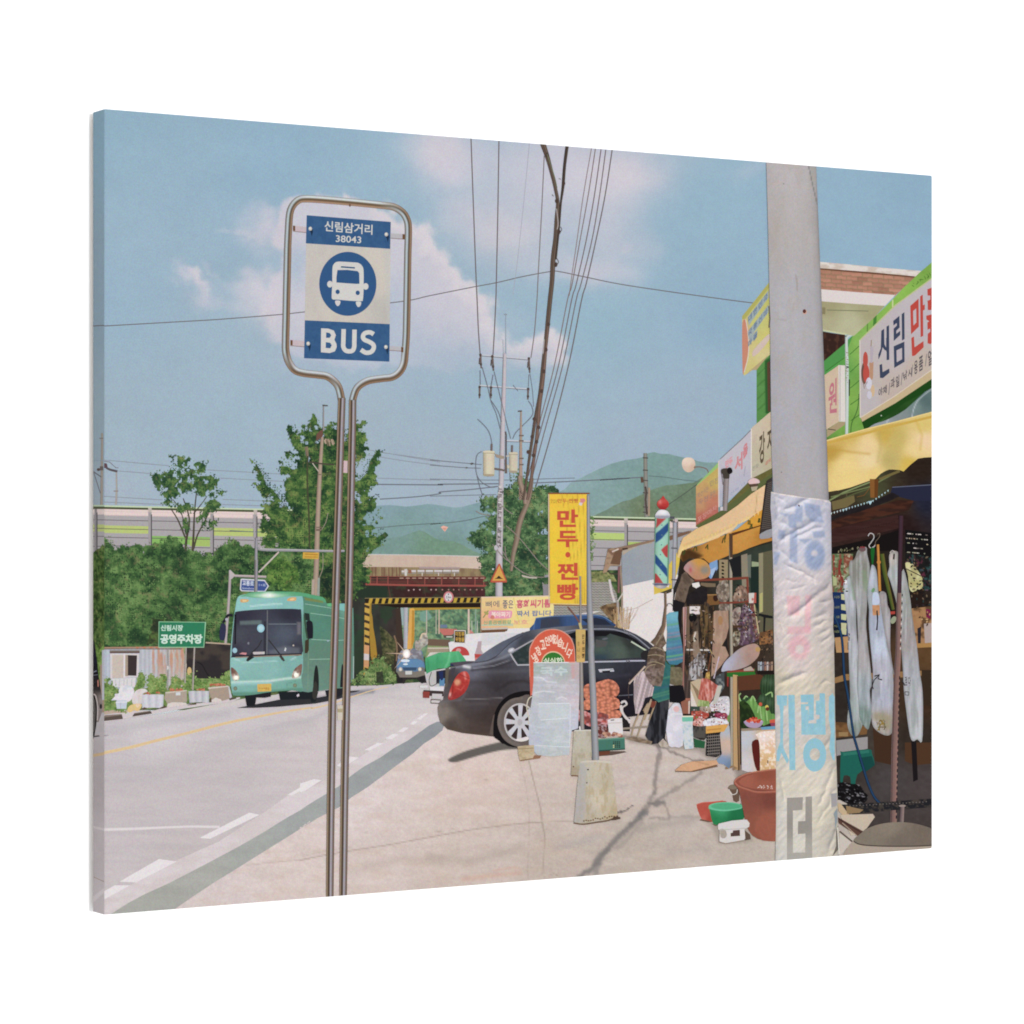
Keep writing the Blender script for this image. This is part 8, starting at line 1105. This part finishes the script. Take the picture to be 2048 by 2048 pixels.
WK=Ink([(1550,1010,(204,202,212)),(1600,1020,(200,200,212)),(1650,1030,(198,196,210)),(1560,1100,(204,200,210)),(1620,1100,(204,204,216)),(1560,1180,(214,204,206)),(1620,1160,(210,200,202)),(1650,1200,(196,186,186)),(1600,1220,(214,202,200)),(1570,1270,(214,202,198)),(1650,1260,(206,196,190)),(1600,1330,(214,200,196)),
          (1560,1370,(206,196,176)),(1600,1380,(210,200,184)),(1650,1370,(204,194,178)),(1560,1450,(204,198,194)),(1610,1440,(206,200,196)),(1655,1480,(198,190,180)),(1580,1560,(212,204,190)),(1640,1560,(220,210,196)),(1565,1640,(212,206,198)),(1640,1640,(212,204,186)),(1590,1670,(212,206,196)),(1660,1660,(200,192,180)),(1655,1720,(204,196,184)),(1560,1720,(210,206,200))]).noise(4,14,14,3)
def wpole(X,Y,c):
    L=np.interp(Y,[980,1300,1700],[1543,1547,1551]);R=np.interp(Y,[980,1300,1700],[1661,1669,1678]);t=np.clip((X-L)/(R-L),0,1)
    return c*np.interp(t,[0,.05,.2,.6,.9,1],[.9,.96,1.0,1.0,.96,.86])[:,None]
# faded show-through letters
BLU=(146,160,192)
for q in([(380,370),(460,380),(455,560),(380,560)],[(470,350),(640,380),(680,560),(560,560),(490,480)],[(300,480),(390,470),(390,620),(310,620)],[(200,640),(270,650),(260,740),(190,740)],[(320,660),(400,640),(400,1000),(320,980)],[(400,740),(560,740),(480,790)],[(560,660),(690,650),(700,720),(580,730)],[(150,880),(220,880),(180,1020),(150,1020)],[(210,460),(300,470),(280,500)]):WK.poly(R1(q),5,BLU,.68)
WK.ell(*R1(590,920),21,31,(142,158,192),.8,0,9).ell(*R1(585,895),7,7,(206,200,206),.95,0,5)
PNK=(224,168,178)
for q in([(285,1350),(430,1350),(420,1560),(300,1560)],[(485,1340),(555,1340),(550,1500),(490,1500)],[(480,1500),(545,1500),(545,1740),(480,1740)],[(300,1680),(545,1680),(545,1760),(290,1760)]):WK.poly(R1(q),5,PNK,.6)
WK.ell(*R1(420,1900),23,26,PNK,.7,0,8).ell(*R1(425,1925),9,10,(216,204,202),.95,0,6)
# creases in the cloth: folds as a height field lit from the upper left
CREASES=[]
def crease(pts,w=5,a=.6,f=R1,dark=None,lite=None):CREASES.append((sm(f(pts),3),w*.62,a))
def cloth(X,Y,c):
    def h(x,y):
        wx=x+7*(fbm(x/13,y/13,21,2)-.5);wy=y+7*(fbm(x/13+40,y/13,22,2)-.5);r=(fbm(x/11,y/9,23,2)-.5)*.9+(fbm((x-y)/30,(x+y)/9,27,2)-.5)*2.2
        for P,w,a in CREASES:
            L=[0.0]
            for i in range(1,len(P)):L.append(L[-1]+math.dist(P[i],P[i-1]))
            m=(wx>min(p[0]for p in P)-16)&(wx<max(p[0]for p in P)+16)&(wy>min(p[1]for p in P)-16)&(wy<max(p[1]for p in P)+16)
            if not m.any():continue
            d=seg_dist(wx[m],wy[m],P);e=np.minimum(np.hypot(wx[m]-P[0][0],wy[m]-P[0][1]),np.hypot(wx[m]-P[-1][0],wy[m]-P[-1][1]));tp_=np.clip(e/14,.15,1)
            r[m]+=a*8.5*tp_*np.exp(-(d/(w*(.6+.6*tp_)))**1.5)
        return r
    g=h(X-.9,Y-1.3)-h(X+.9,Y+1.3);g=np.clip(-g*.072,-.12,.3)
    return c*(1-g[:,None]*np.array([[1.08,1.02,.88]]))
for pts,w,a in(([(150,270),(230,320),(300,350)],6,.5),([(240,440),(360,390),(480,330),(560,305)],6,.75),([(150,420),(200,520),(300,610),(360,630)],7,.7),([(200,780),(330,680),(470,610),(620,540)],7,.85),([(330,760),(440,700),(560,640),(690,600)],6,.7),([(520,400),(600,460),(690,550)],6,.6),([(140,780),(260,900),(380,1010)],6,.8),([(240,990),(330,1040),(520,1130),(620,1250)],5,.6),([(160,1230),(240,1390),(340,1500)],6,.6),([(290,1590),(440,1490),(600,1360),(700,1280),(770,1180)],8,.8),
                  ([(560,1600),(660,1560),(760,1490)],6,.6),([(620,1440),(700,1410),(780,1390)],5,.5),([(560,1700),(640,1650),(750,1600)],5,.55),([(600,1780),(680,1740),(770,1700)],5,.5),([(620,1880),(700,1820),(780,1760)],5,.5),([(160,1560),(220,1680),(300,1760)],4,.4),([(300,1300),(420,1260),(520,1240)],4,.35),([(640,300),(700,380),(730,420)],5,.6),([(160,290),(180,420),(200,500)],5,.5),([(170,1750),(220,1850),(250,1920)],4,.4),([(250,1150),(330,1190),(420,1210)],4,.3)):crease(pts,w,a)
crease([(150,140),(260,100),(400,40),(470,10)],7,.8,R2,(140,124,104));crease([(720,600),(640,720),(560,900),(520,1000)],5,.3,R2,(180,172,150));crease([(740,900),(650,1100),(560,1350)],6,.4,R2,(176,168,148));crease([(750,1100),(660,1300),(540,1500)],5,.35,R2,(176,168,148));crease([(750,1500),(700,1650),(650,1780)],6,.5,R2,(150,146,130));crease([(170,1000),(220,1150),(240,1300)],5,.3,R2,(180,174,150));crease([(560,150),(640,110),(700,120)],4,.3,R2)
WK.stroke(R1([(118,238),(330,276),(640,314),(760,350)]),3,2.4,(240,226,220),.9).stroke(R2([(160,1105),(700,1110)]),1,1.4,(190,180,150),.4).stroke(R2([(160,600),(700,610)]),1,1.4,(190,180,170),.3).stroke(R2([(160,1360),(740,1360)]),1,1.4,(180,172,150),.4)
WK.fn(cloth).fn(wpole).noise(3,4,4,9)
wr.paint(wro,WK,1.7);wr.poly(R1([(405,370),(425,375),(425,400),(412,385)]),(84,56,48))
pl2=wr.sub('lettering','pale blue and grey block letters')
LB=Ink((142,190,206)).noise(6,6,6,3).patch((160,204,214),.5,5,14,7);LG=Ink([(1580,1600,(158,152,146)),(1600,1650,(150,144,138)),(1600,1700,(172,168,160))]).noise(4,6)
for q in([(160,245),(265,245),(258,345),(230,345),(225,420),(222,700),(230,760),(280,870),(262,905),(205,800),(185,880),(158,880),(165,780),(195,690),(195,400),(185,345),(165,330)],[(272,240),(335,240),(342,968),(285,965)],
          [(392,240),(520,235),(520,350),(440,350),(440,385),(395,385),(395,330),(460,330),(465,312),(395,312)],[(395,385),(465,385),(470,470),(400,470)],[(470,350),(520,340),(520,480),(470,490),(465,520),(400,520),(400,470),(470,470)],[(540,300),(575,295),(575,225),(628,225),(632,520),(545,520),(545,480),(575,470),(575,435),(540,430)],[(400,515),(632,515),(635,625),(400,625)],
          [(665,260),(700,225),(720,260),(722,880),(700,860),(668,760),(685,600),(665,480)]):pl2.paint(R2(q),LB,2.2)
ringo=[R2(528+112*math.cos(a),820+162*math.sin(a))for a in np.linspace(0,6.2832,40,endpoint=False)];ringi=[R2(530+50*math.cos(a),815+60*math.sin(a))for a in np.linspace(0,6.2832,28,endpoint=False)]
pl2.poly(ringo,(144,192,208),[ringi])
for q in([(260,1235),(415,1228),(410,1350),(318,1358),(318,1765),(435,1762),(440,1605),(438,1580),(365,1585),(368,1462),(438,1458),(440,1225),(502,1220),(505,1830),(260,1845)],):pl2.paint(R2(q),LG,2)
pl2.poly(R2([(685,1195),(742,1188),(742,1310),(712,1320),(690,1330)]),(160,156,158));pl2.poly(R2([(710,1390),(745,1330),(750,1440),(725,1540),(722,1440)]),(140,150,156));wr.poly(R2([(735,1560),(755,1500),(768,1720),(700,1800),(735,1700)]),(110,104,96));wr.line(R2([(750,1520),(765,1780)]),2,(226,220,208))
# ---- the bus stop sign
bsn=part('printed_bus_stop_sign','stainless steel framed bus stop sign with a blue and cream plate')
CH=[(-1,(112,92,76)),(-.72,(150,124,104)),(-.4,(104,92,80)),(-.1,(150,160,166)),(.2,(206,222,226)),(.5,(176,190,196)),(.8,(96,92,88)),(1,(128,118,112))]
CHr=[(-a,c)for a,c in CH][::-1]
VL=[(-1,(104,96,88)),(-.8,(120,114,106)),(-.5,(150,166,174)),(-.2,(214,230,232)),(-.02,(196,208,208)),(.12,(92,90,80)),(.4,(84,68,54)),(.65,(176,146,122)),(.85,(160,132,112)),(1,(112,90,76))]
fr3=bsn.sub('tube_frame','bent shiny steel tube frame')
PVd=[(-1,(128,116,108)),(-.7,(176,182,188)),(-.4,(188,192,200)),(-.15,(92,84,72)),(.2,(146,134,118)),(.5,(116,104,88)),(.75,(150,132,112)),(1,(104,86,68))]
PV2=[(-1,(104,84,70)),(-.75,(142,118,100)),(-.4,(168,160,160)),(-.1,(196,194,200)),(.2,(120,110,104)),(.45,(92,78,66)),(.8,(166,144,126)),(1,(120,100,84))]
# horizontal runs (top lit, underside brown)
HP=[(-1,(140,132,128)),(-.75,(216,228,230)),(-.4,(222,230,230)),(-.1,(140,130,110)),(.1,(104,86,66)),(.45,(150,120,94)),(.75,(178,142,116)),(1,(104,80,62))]
top=sm(R6([(1040,560),(1048,380),(1060,230),(1090,150),(1150,95),(1230,85),(1400,95),(1630,115)])+T2([(800,225),(1000,246),(1100,262),(1180,310),(1225,380),(1240,470),(1235,700)]),5)
left=sm(R6([(1040,560),(1035,800),(1030,1000),(1025,1250),(1020,1450),(1022,1560),(1050,1660),(1110,1740),(1200,1770),(1330,1785),(1420,1800),(1490,1850),(1535,1915)])+[(683.6,803)],5)
right=sm(T2([(1235,700),(1230,1000),(1225,1300),(1220,1500),(1210,1650),(1195,1780),(1150,1860),(1080,1905),(980,1918)])+[(735,762),(715,775),(706.5,795),(705,810)],5)
def US(p):
    us=[-1,-.8,-.6,-.4,-.2,0,.2,.4,.6,.8,1];p=sorted(p);return[(u,tuple(float(np.interp(u,[q[0]for q in p],[q[1][k]for q in p]))for k in range(3)))for u in us]
def mixp(A,B,t):return[(a[0],tuple(x*(1-t)+y*t for x,y in zip(a[1],b[1])))for a,b in zip(A,B)]
VLu=US([(-1,(92,84,78)),(-.75,(132,126,120)),(-.45,(176,190,198)),(-.15,(190,204,210)),(.05,(104,98,90)),(.3,(86,72,58)),(.6,(156,130,108)),(.85,(140,114,94)),(1,(100,80,66))])
VLm=US([(-u,c)for u,c in VLu])
HPu=US([(-1,(120,112,108)),(-.75,(206,214,216)),(-.4,(214,220,220)),(-.1,(120,106,86)),(.15,(92,74,56)),(.5,(150,122,98)),(.8,(180,146,122)),(1,(100,78,62))])
BLu=US([(-1,(130,124,120)),(-.7,(206,212,218)),(-.35,(196,202,208)),(0,(120,104,90)),(.4,(100,82,64)),(.75,(166,134,110)),(1,(98,78,62))]);BLm=US([(-u,c)for u,c in BLu])
def ramp(t,stops):
    for(a,A),(b,B)in zip(stops,stops[1:]):
        if t<=b:return mixp(A,B,max(0,min(1,(t-a)/(b-a))))
    return stops[-1][1]
fr3.tube(left,15.2,lambda t:ramp(t,[(0,VLm),(.55,VLm),(.66,BLu),(.84,BLu),(.94,VLm),(1,VLm)]))
fr3.tube(right,14.8,lambda t:ramp(t,[(0,VLm),(.5,VLm),(.62,BLm),(.84,BLm),(.94,VLm),(1,VLm)]))
fr3.tube(top,14.8,lambda t:ramp(t,[(0,VLu),(.2,VLu),(.3,HPu),(.66,HPu),(.8,VLm),(1,VLm)]))
# long twin legs
LP=[(-1,(84,68,56)),(-.8,(120,100,84)),(-.5,(128,120,122)),(-.2,(180,174,182)),(0,(150,142,146)),(.15,(84,72,62)),(.4,(74,60,48)),(.6,(120,102,84)),(.8,(164,144,122)),(1,(96,80,66))]
LPr=[(-a,c)for a,c in LP][::-1]
lg1=bsn.sub('leg','left steel leg');lg1.tube([(684,796),(682,850),(679,950),(676,1050),(672,1180),(668.5,1300),(665,1400),(663.2,1500),(662,1580),(660.5,1700),(659.5,1800)],[14.6,15,15,15.4,15.6,15.8,15.8,15.8,15.6,15.4,15],LP)
lg2=bsn.sub('leg','right steel leg');lg2.tube([(705.5,800),(705,850),(703,950),(701,1050),(698,1180),(695,1300),(692.8,1400),(690.5,1500),(689,1580),(687.5,1700),(686,1800)],[14.4,14.8,15,15.2,15.4,15.6,15.8,15.8,15.6,15.4,15],LP)
bsn.sub('spacer','small cream spacer between the legs').poly(R4([(285,195),(330,195),(330,215),(328,310),(290,310),(290,215)]),(204,196,180)).poly(R4([(290,222),(328,222),(328,250),(290,250)]),(176,160,130))
for q,e in(([(125,440),(258,455),(255,508),(125,495)],0),([(100,1545),(240,1555),(238,1612),(100,1600)],0),([(1065,515),(1205,522),(1205,572),(1065,562)],1),([(1058,1603),(1192,1612),(1190,1655),(1056,1645)],1)):
    b=bsn.sub('bracket','flat grey bracket');b.poly(T2(q),(198,182,186)if not e else(184,182,186));b.line(T2([q[3],q[2]]),1.4,(140,122,122));x0=q[0][0]if not e else q[1][0]-22;y0=q[0][1]if not e else q[1][1];b.poly(T2([(x0,y0),(x0+22,y0+3),(x0+22,y0+52),(x0,y0+50)]),(110,76,52))
pt4=bsn.sub('plate','cream and blue sign plate')
PL=T2([(258,340),(1070,405),(1057,1755),(232,1722)])
pt4.paint(PL,Ink([(620,560,(196,190,184)),(760,560,(204,196,186)),(700,640,(202,194,184)),(770,620,(188,184,178))]).noise(4,10,20,3).poly(T2([(1000,650),(1065,655),(1060,1390),(1040,1385)]),8,(190,192,190),.5),3)
BB=Ink((52,92,140)).noise(5,5,5,3).patch((62,104,150),.4,9,9,5)
pt4.paint(T2([(258,340),(1070,405),(1064,665),(250,612)]),BB,2.4);pt4.paint(T2([(240,1355),(1060,1392),(1057,1755),(232,1722)]),BB,2.4)
CW=(208,206,202)
pt4.sub;tx=Sheet('lettering',bsn,'white stop name, number and BUS lettering')
tx.text('신림삼거리',T2([(432,392),(895,432),(892,530),(428,494)]),CW,.018);tx.text('38043',T2([(540,532),(786,546),(784,612),(538,598)]),CW,.012)
def stroke_letter(sh,pts,w,f=T2):sh.tube(sm(f(pts),6)if len(pts)>2 else f(pts),w,[(-1,CW),(1,CW)])
tx.poly(T2([(397,1432),(470,1436),(520,1455),(540,1500),(525,1545),(545,1580),(548,1615),(530,1655),(480,1672),(395,1664)]),CW,[T2([(446,1472),(480,1478),(495,1500),(480,1525),(445,1524)]),T2([(443,1566),(485,1572),(500,1598),(485,1626),(441,1622)])])
tx.tube(sm(T2([(615,1440),(612,1560),(612,1610),(632,1645),(665,1655),(700,1648),(716,1615),(718,1560),(720,1445)]),5),8.9,[(-1,CW),(1,CW)])
tx.tube(sm(T2([(905,1490),(870,1472),(825,1478),(802,1505),(812,1540),(860,1562),(900,1590),(905,1625),(880,1660),(830,1668),(782,1640)]),5),8.9,[(-1,CW),(1,CW)])
ic=Sheet('bus_symbol',bsn,'blue disc with a white bus front');ic.ell(*T2(655,1003),57.2,64,(48,90,142),.0,60)
ic.poly(sm(T2([(506,870),(515,820),(550,790),(620,790),(700,795),(760,802),(800,840),(808,900),(808,1010),(806,1100),(800,1155),(790,1170),(700,1168),(560,1156),(505,1150),(500,1100),(505,1000)]),3,True),CW)
ic.poly(sm(T2([(555,870),(650,868),(750,880),(765,900),(768,1002),(740,1004),(650,998),(545,990),(545,940)]),1,True),(48,88,138));ic.poly(T2([(592,832),(724,842),(724,856),(586,846)]),(54,90,130))
for x,y,rx,ry in((482,1006,5.6,6.6),(828,1028,5.6,6.6)):ic.ell(*T2(x,y),rx,ry,CW)
ic.line(T2([(500,1008),(515,1012)]),4,CW);ic.line(T2([(795,1030),(815,1030)]),4,CW);ic.ell(*T2(557,1080),4.2,4.6,(48,88,138));ic.ell(*T2(751,1090),4.2,4.6,(48,88,138))
for x,y in((557,1165),(758,1175)):ic.poly(sm(T2([(x-22,y),(x+24,y+2),(x+24,y+28),(x+10,y+50),(x-8,y+50),(x-22,y+26)]),2,True),CW)
for x,y in((293,470),(1027,525),(272,1580),(1023,1613)):
    b=bsn.sub('bolt','small round bolt');b.poly(T2([(x-10,y+10),(x+24,y+6),(x+26,y+30),(x+14,y+75),(x+4,y+40)]),(34,52,78));b.ell(*T2(x,y),3.6,4,(196,192,184));b.ell(*T2(x-2,y-4),1.8,1.8,(226,224,216))
fr3.ell(*T2(675,245),2,3,(110,84,66),n=8)
# ------------------------------------------------------------------ materials, objects, light, camera
def ink_material():
    m=bpy.data.materials.new('pigment_on_canvas');m.use_nodes=True;nt=m.node_tree;N=nt.nodes;N.clear()
    out=N.new('ShaderNodeOutputMaterial');d=N.new('ShaderNodeBsdfDiffuse');at=N.new('ShaderNodeAttribute');at.attribute_name='pigment'
    tc=N.new('ShaderNodeTexCoord');n1=N.new('ShaderNodeTexNoise');n1.inputs['Scale'].default_value=760;n1.inputs['Detail'].default_value=1.5
    mr=N.new('ShaderNodeVectorMath');mr.operation='MULTIPLY_ADD';mr.inputs[1].default_value=(.56,.50,.62);mr.inputs[2].default_value=(.72,.75,.69)
    mu=N.new('ShaderNodeVectorMath');mu.operation='MULTIPLY'
    L=nt.links.new
    L(tc.outputs['Object'],n1.inputs['Vector']);L(n1.outputs['Color'],mr.inputs[0]);L(mr.outputs[0],mu.inputs[0]);L(at.outputs['Color'],mu.inputs[1])
    L(mu.outputs[0],d.inputs['Color']);L(d.outputs[0],out.inputs['Surface'])
    return m
def plain(name,col,rough=.9):
    m=bpy.data.materials.new(name);m.use_nodes=True;nt=m.node_tree;b=nt.nodes['Principled BSDF'];b.inputs['Roughness'].default_value=rough;b.inputs['Specular IOR Level'].default_value=0
    n=nt.nodes.new('ShaderNodeTexNoise');n.inputs['Scale'].default_value=400;r=nt.nodes.new('ShaderNodeMix');r.data_type='RGBA'
    r.inputs[6].default_value=(*col,1);r.inputs[7].default_value=(*[c*.96 for c in col],1);nt.links.new(n.outputs['Fac'],r.inputs[0]);nt.links.new(r.outputs[2],b.inputs['Base Color'])
    return m
sc=bpy.context.scene
root=bpy.data.objects.new('canvas_print',None);sc.collection.objects.link(root)
root.location=(P0[0],P0[1],ZC-HC/2);root.rotation_euler=(0,0,TH)
root['label']='stretched canvas print showing a bus stop sign and market stalls beside a road'
root['category']='canvas print'
ct,st=math.cos(TH),math.sin(TH)
R=np.array([[ct,-st,0],[st,ct,0],[0,0,1]]);L0=np.array([P0[0],P0[1],ZC-HC/2])
FI=np.eye(4);FI[:3,:3]=R.T;FI[:3,3]=-R.T@L0
mat=ink_material()
for b in BUFS:
    if not b.blank():b.build(mat,root,FI)
    elif b.parent is None:
        o=bpy.data.objects.new(b.name,None);sc.collection.objects.link(o);o.parent=root;b.obj=o
        if b.label:o['label']=b.label
# the stretched canvas itself: x along the width, y away from the viewer, z up
def box(name,x0,x1,y0,y1,z0,z1,m,label=None,bev=0.0):
    import bmesh
    bm=bmesh.new();bmesh.ops.create_cube(bm,size=1)
    for v in bm.verts:v.co=Vector(((x0+x1)/2+v.co.x*(x1-x0),(y0+y1)/2+v.co.y*(y1-y0),(z0+z1)/2+v.co.z*(z1-z0)))
    if bev:bmesh.ops.bevel(bm,geom=bm.edges[:],offset=bev,segments=2,affect='EDGES')
    me=bpy.data.meshes.new(name);bm.to_mesh(me);bm.free();me.materials.append(m)
    o=bpy.data.objects.new(name,me);sc.collection.objects.link(o);o.parent=root
    if label:o['label']=label
    return o
e=0.0003
box('canvas_wrap',e,WC-e,e,TC,e,HC-e,plain('primed_canvas',(.40,.44,.46)),bev=.0006)
wd=plain('pine_bars',(.55,.40,.25))
for n_,a in enumerate(((.004,WC-.004,.004,.04),(.004,WC-.004,HC-.04,HC-.004),(.004,.04,.041,HC-.041),(WC-.04,WC-.004,.041,HC-.041))):
    box('stretcher_bar',a[0],a[1],TC+.0002,TC+.004,a[2],a[3],wd)
# the white wall it hangs on
import bmesh
bm=bmesh.new()
for x,z in((-6,-6),(14,-6),(14,6),(-6,6)):bm.verts.new((P0[0]+x*ct-(TC+.0045)*st,P0[1]+x*st+(TC+.0045)*ct,ZC+z))
bm.faces.new(bm.verts[:]);me=bpy.data.meshes.new('wall');bm.to_mesh(me);bm.free();me.materials.append(plain('white_wall',(.95,.95,.95)))
wl=bpy.data.objects.new('wall',me);sc.collection.objects.link(wl);wl['kind']='structure';wl['label']='plain bright white wall behind the canvas print'
w=bpy.data.worlds.new('World');sc.world=w;w.use_nodes=True
w.node_tree.nodes['Background'].inputs[0].default_value=(1,1,1,1);w.node_tree.nodes['Background'].inputs[1].default_value=1.0
sl=bpy.data.lights.new('soft_key_light','SUN');sl.energy=0.665*math.pi;sl.angle=math.radians(6)
so=bpy.data.objects.new('soft_key_light',sl);sc.collection.objects.link(so)
dirv=Vector((-NF[0]-.07*ct,-NF[1]-.07*st,-.03));so.rotation_euler=dirv.to_track_quat('-Z','Y').to_euler()
so.location=(0.8,0,2)
cam=bpy.data.cameras.new('camera');cam.sensor_width=36;cam.sensor_fit='HORIZONTAL';cam.lens=FPX/2048*36;cam.clip_start=.1;cam.clip_end=100
co=bpy.data.objects.new('camera',cam);sc.collection.objects.link(co);co.location=(0,0,ZC);co.rotation_euler=(math.pi/2,0,0);sc.camera=co
sc.view_settings.view_transform='Standard';sc.view_settings.look='None';sc.view_settings.exposure=0;sc.view_settings.gamma=1
sc.cycles.filter_width=1.9
sc.cycles.max_bounces=4
print('levels',int(_H.max()))
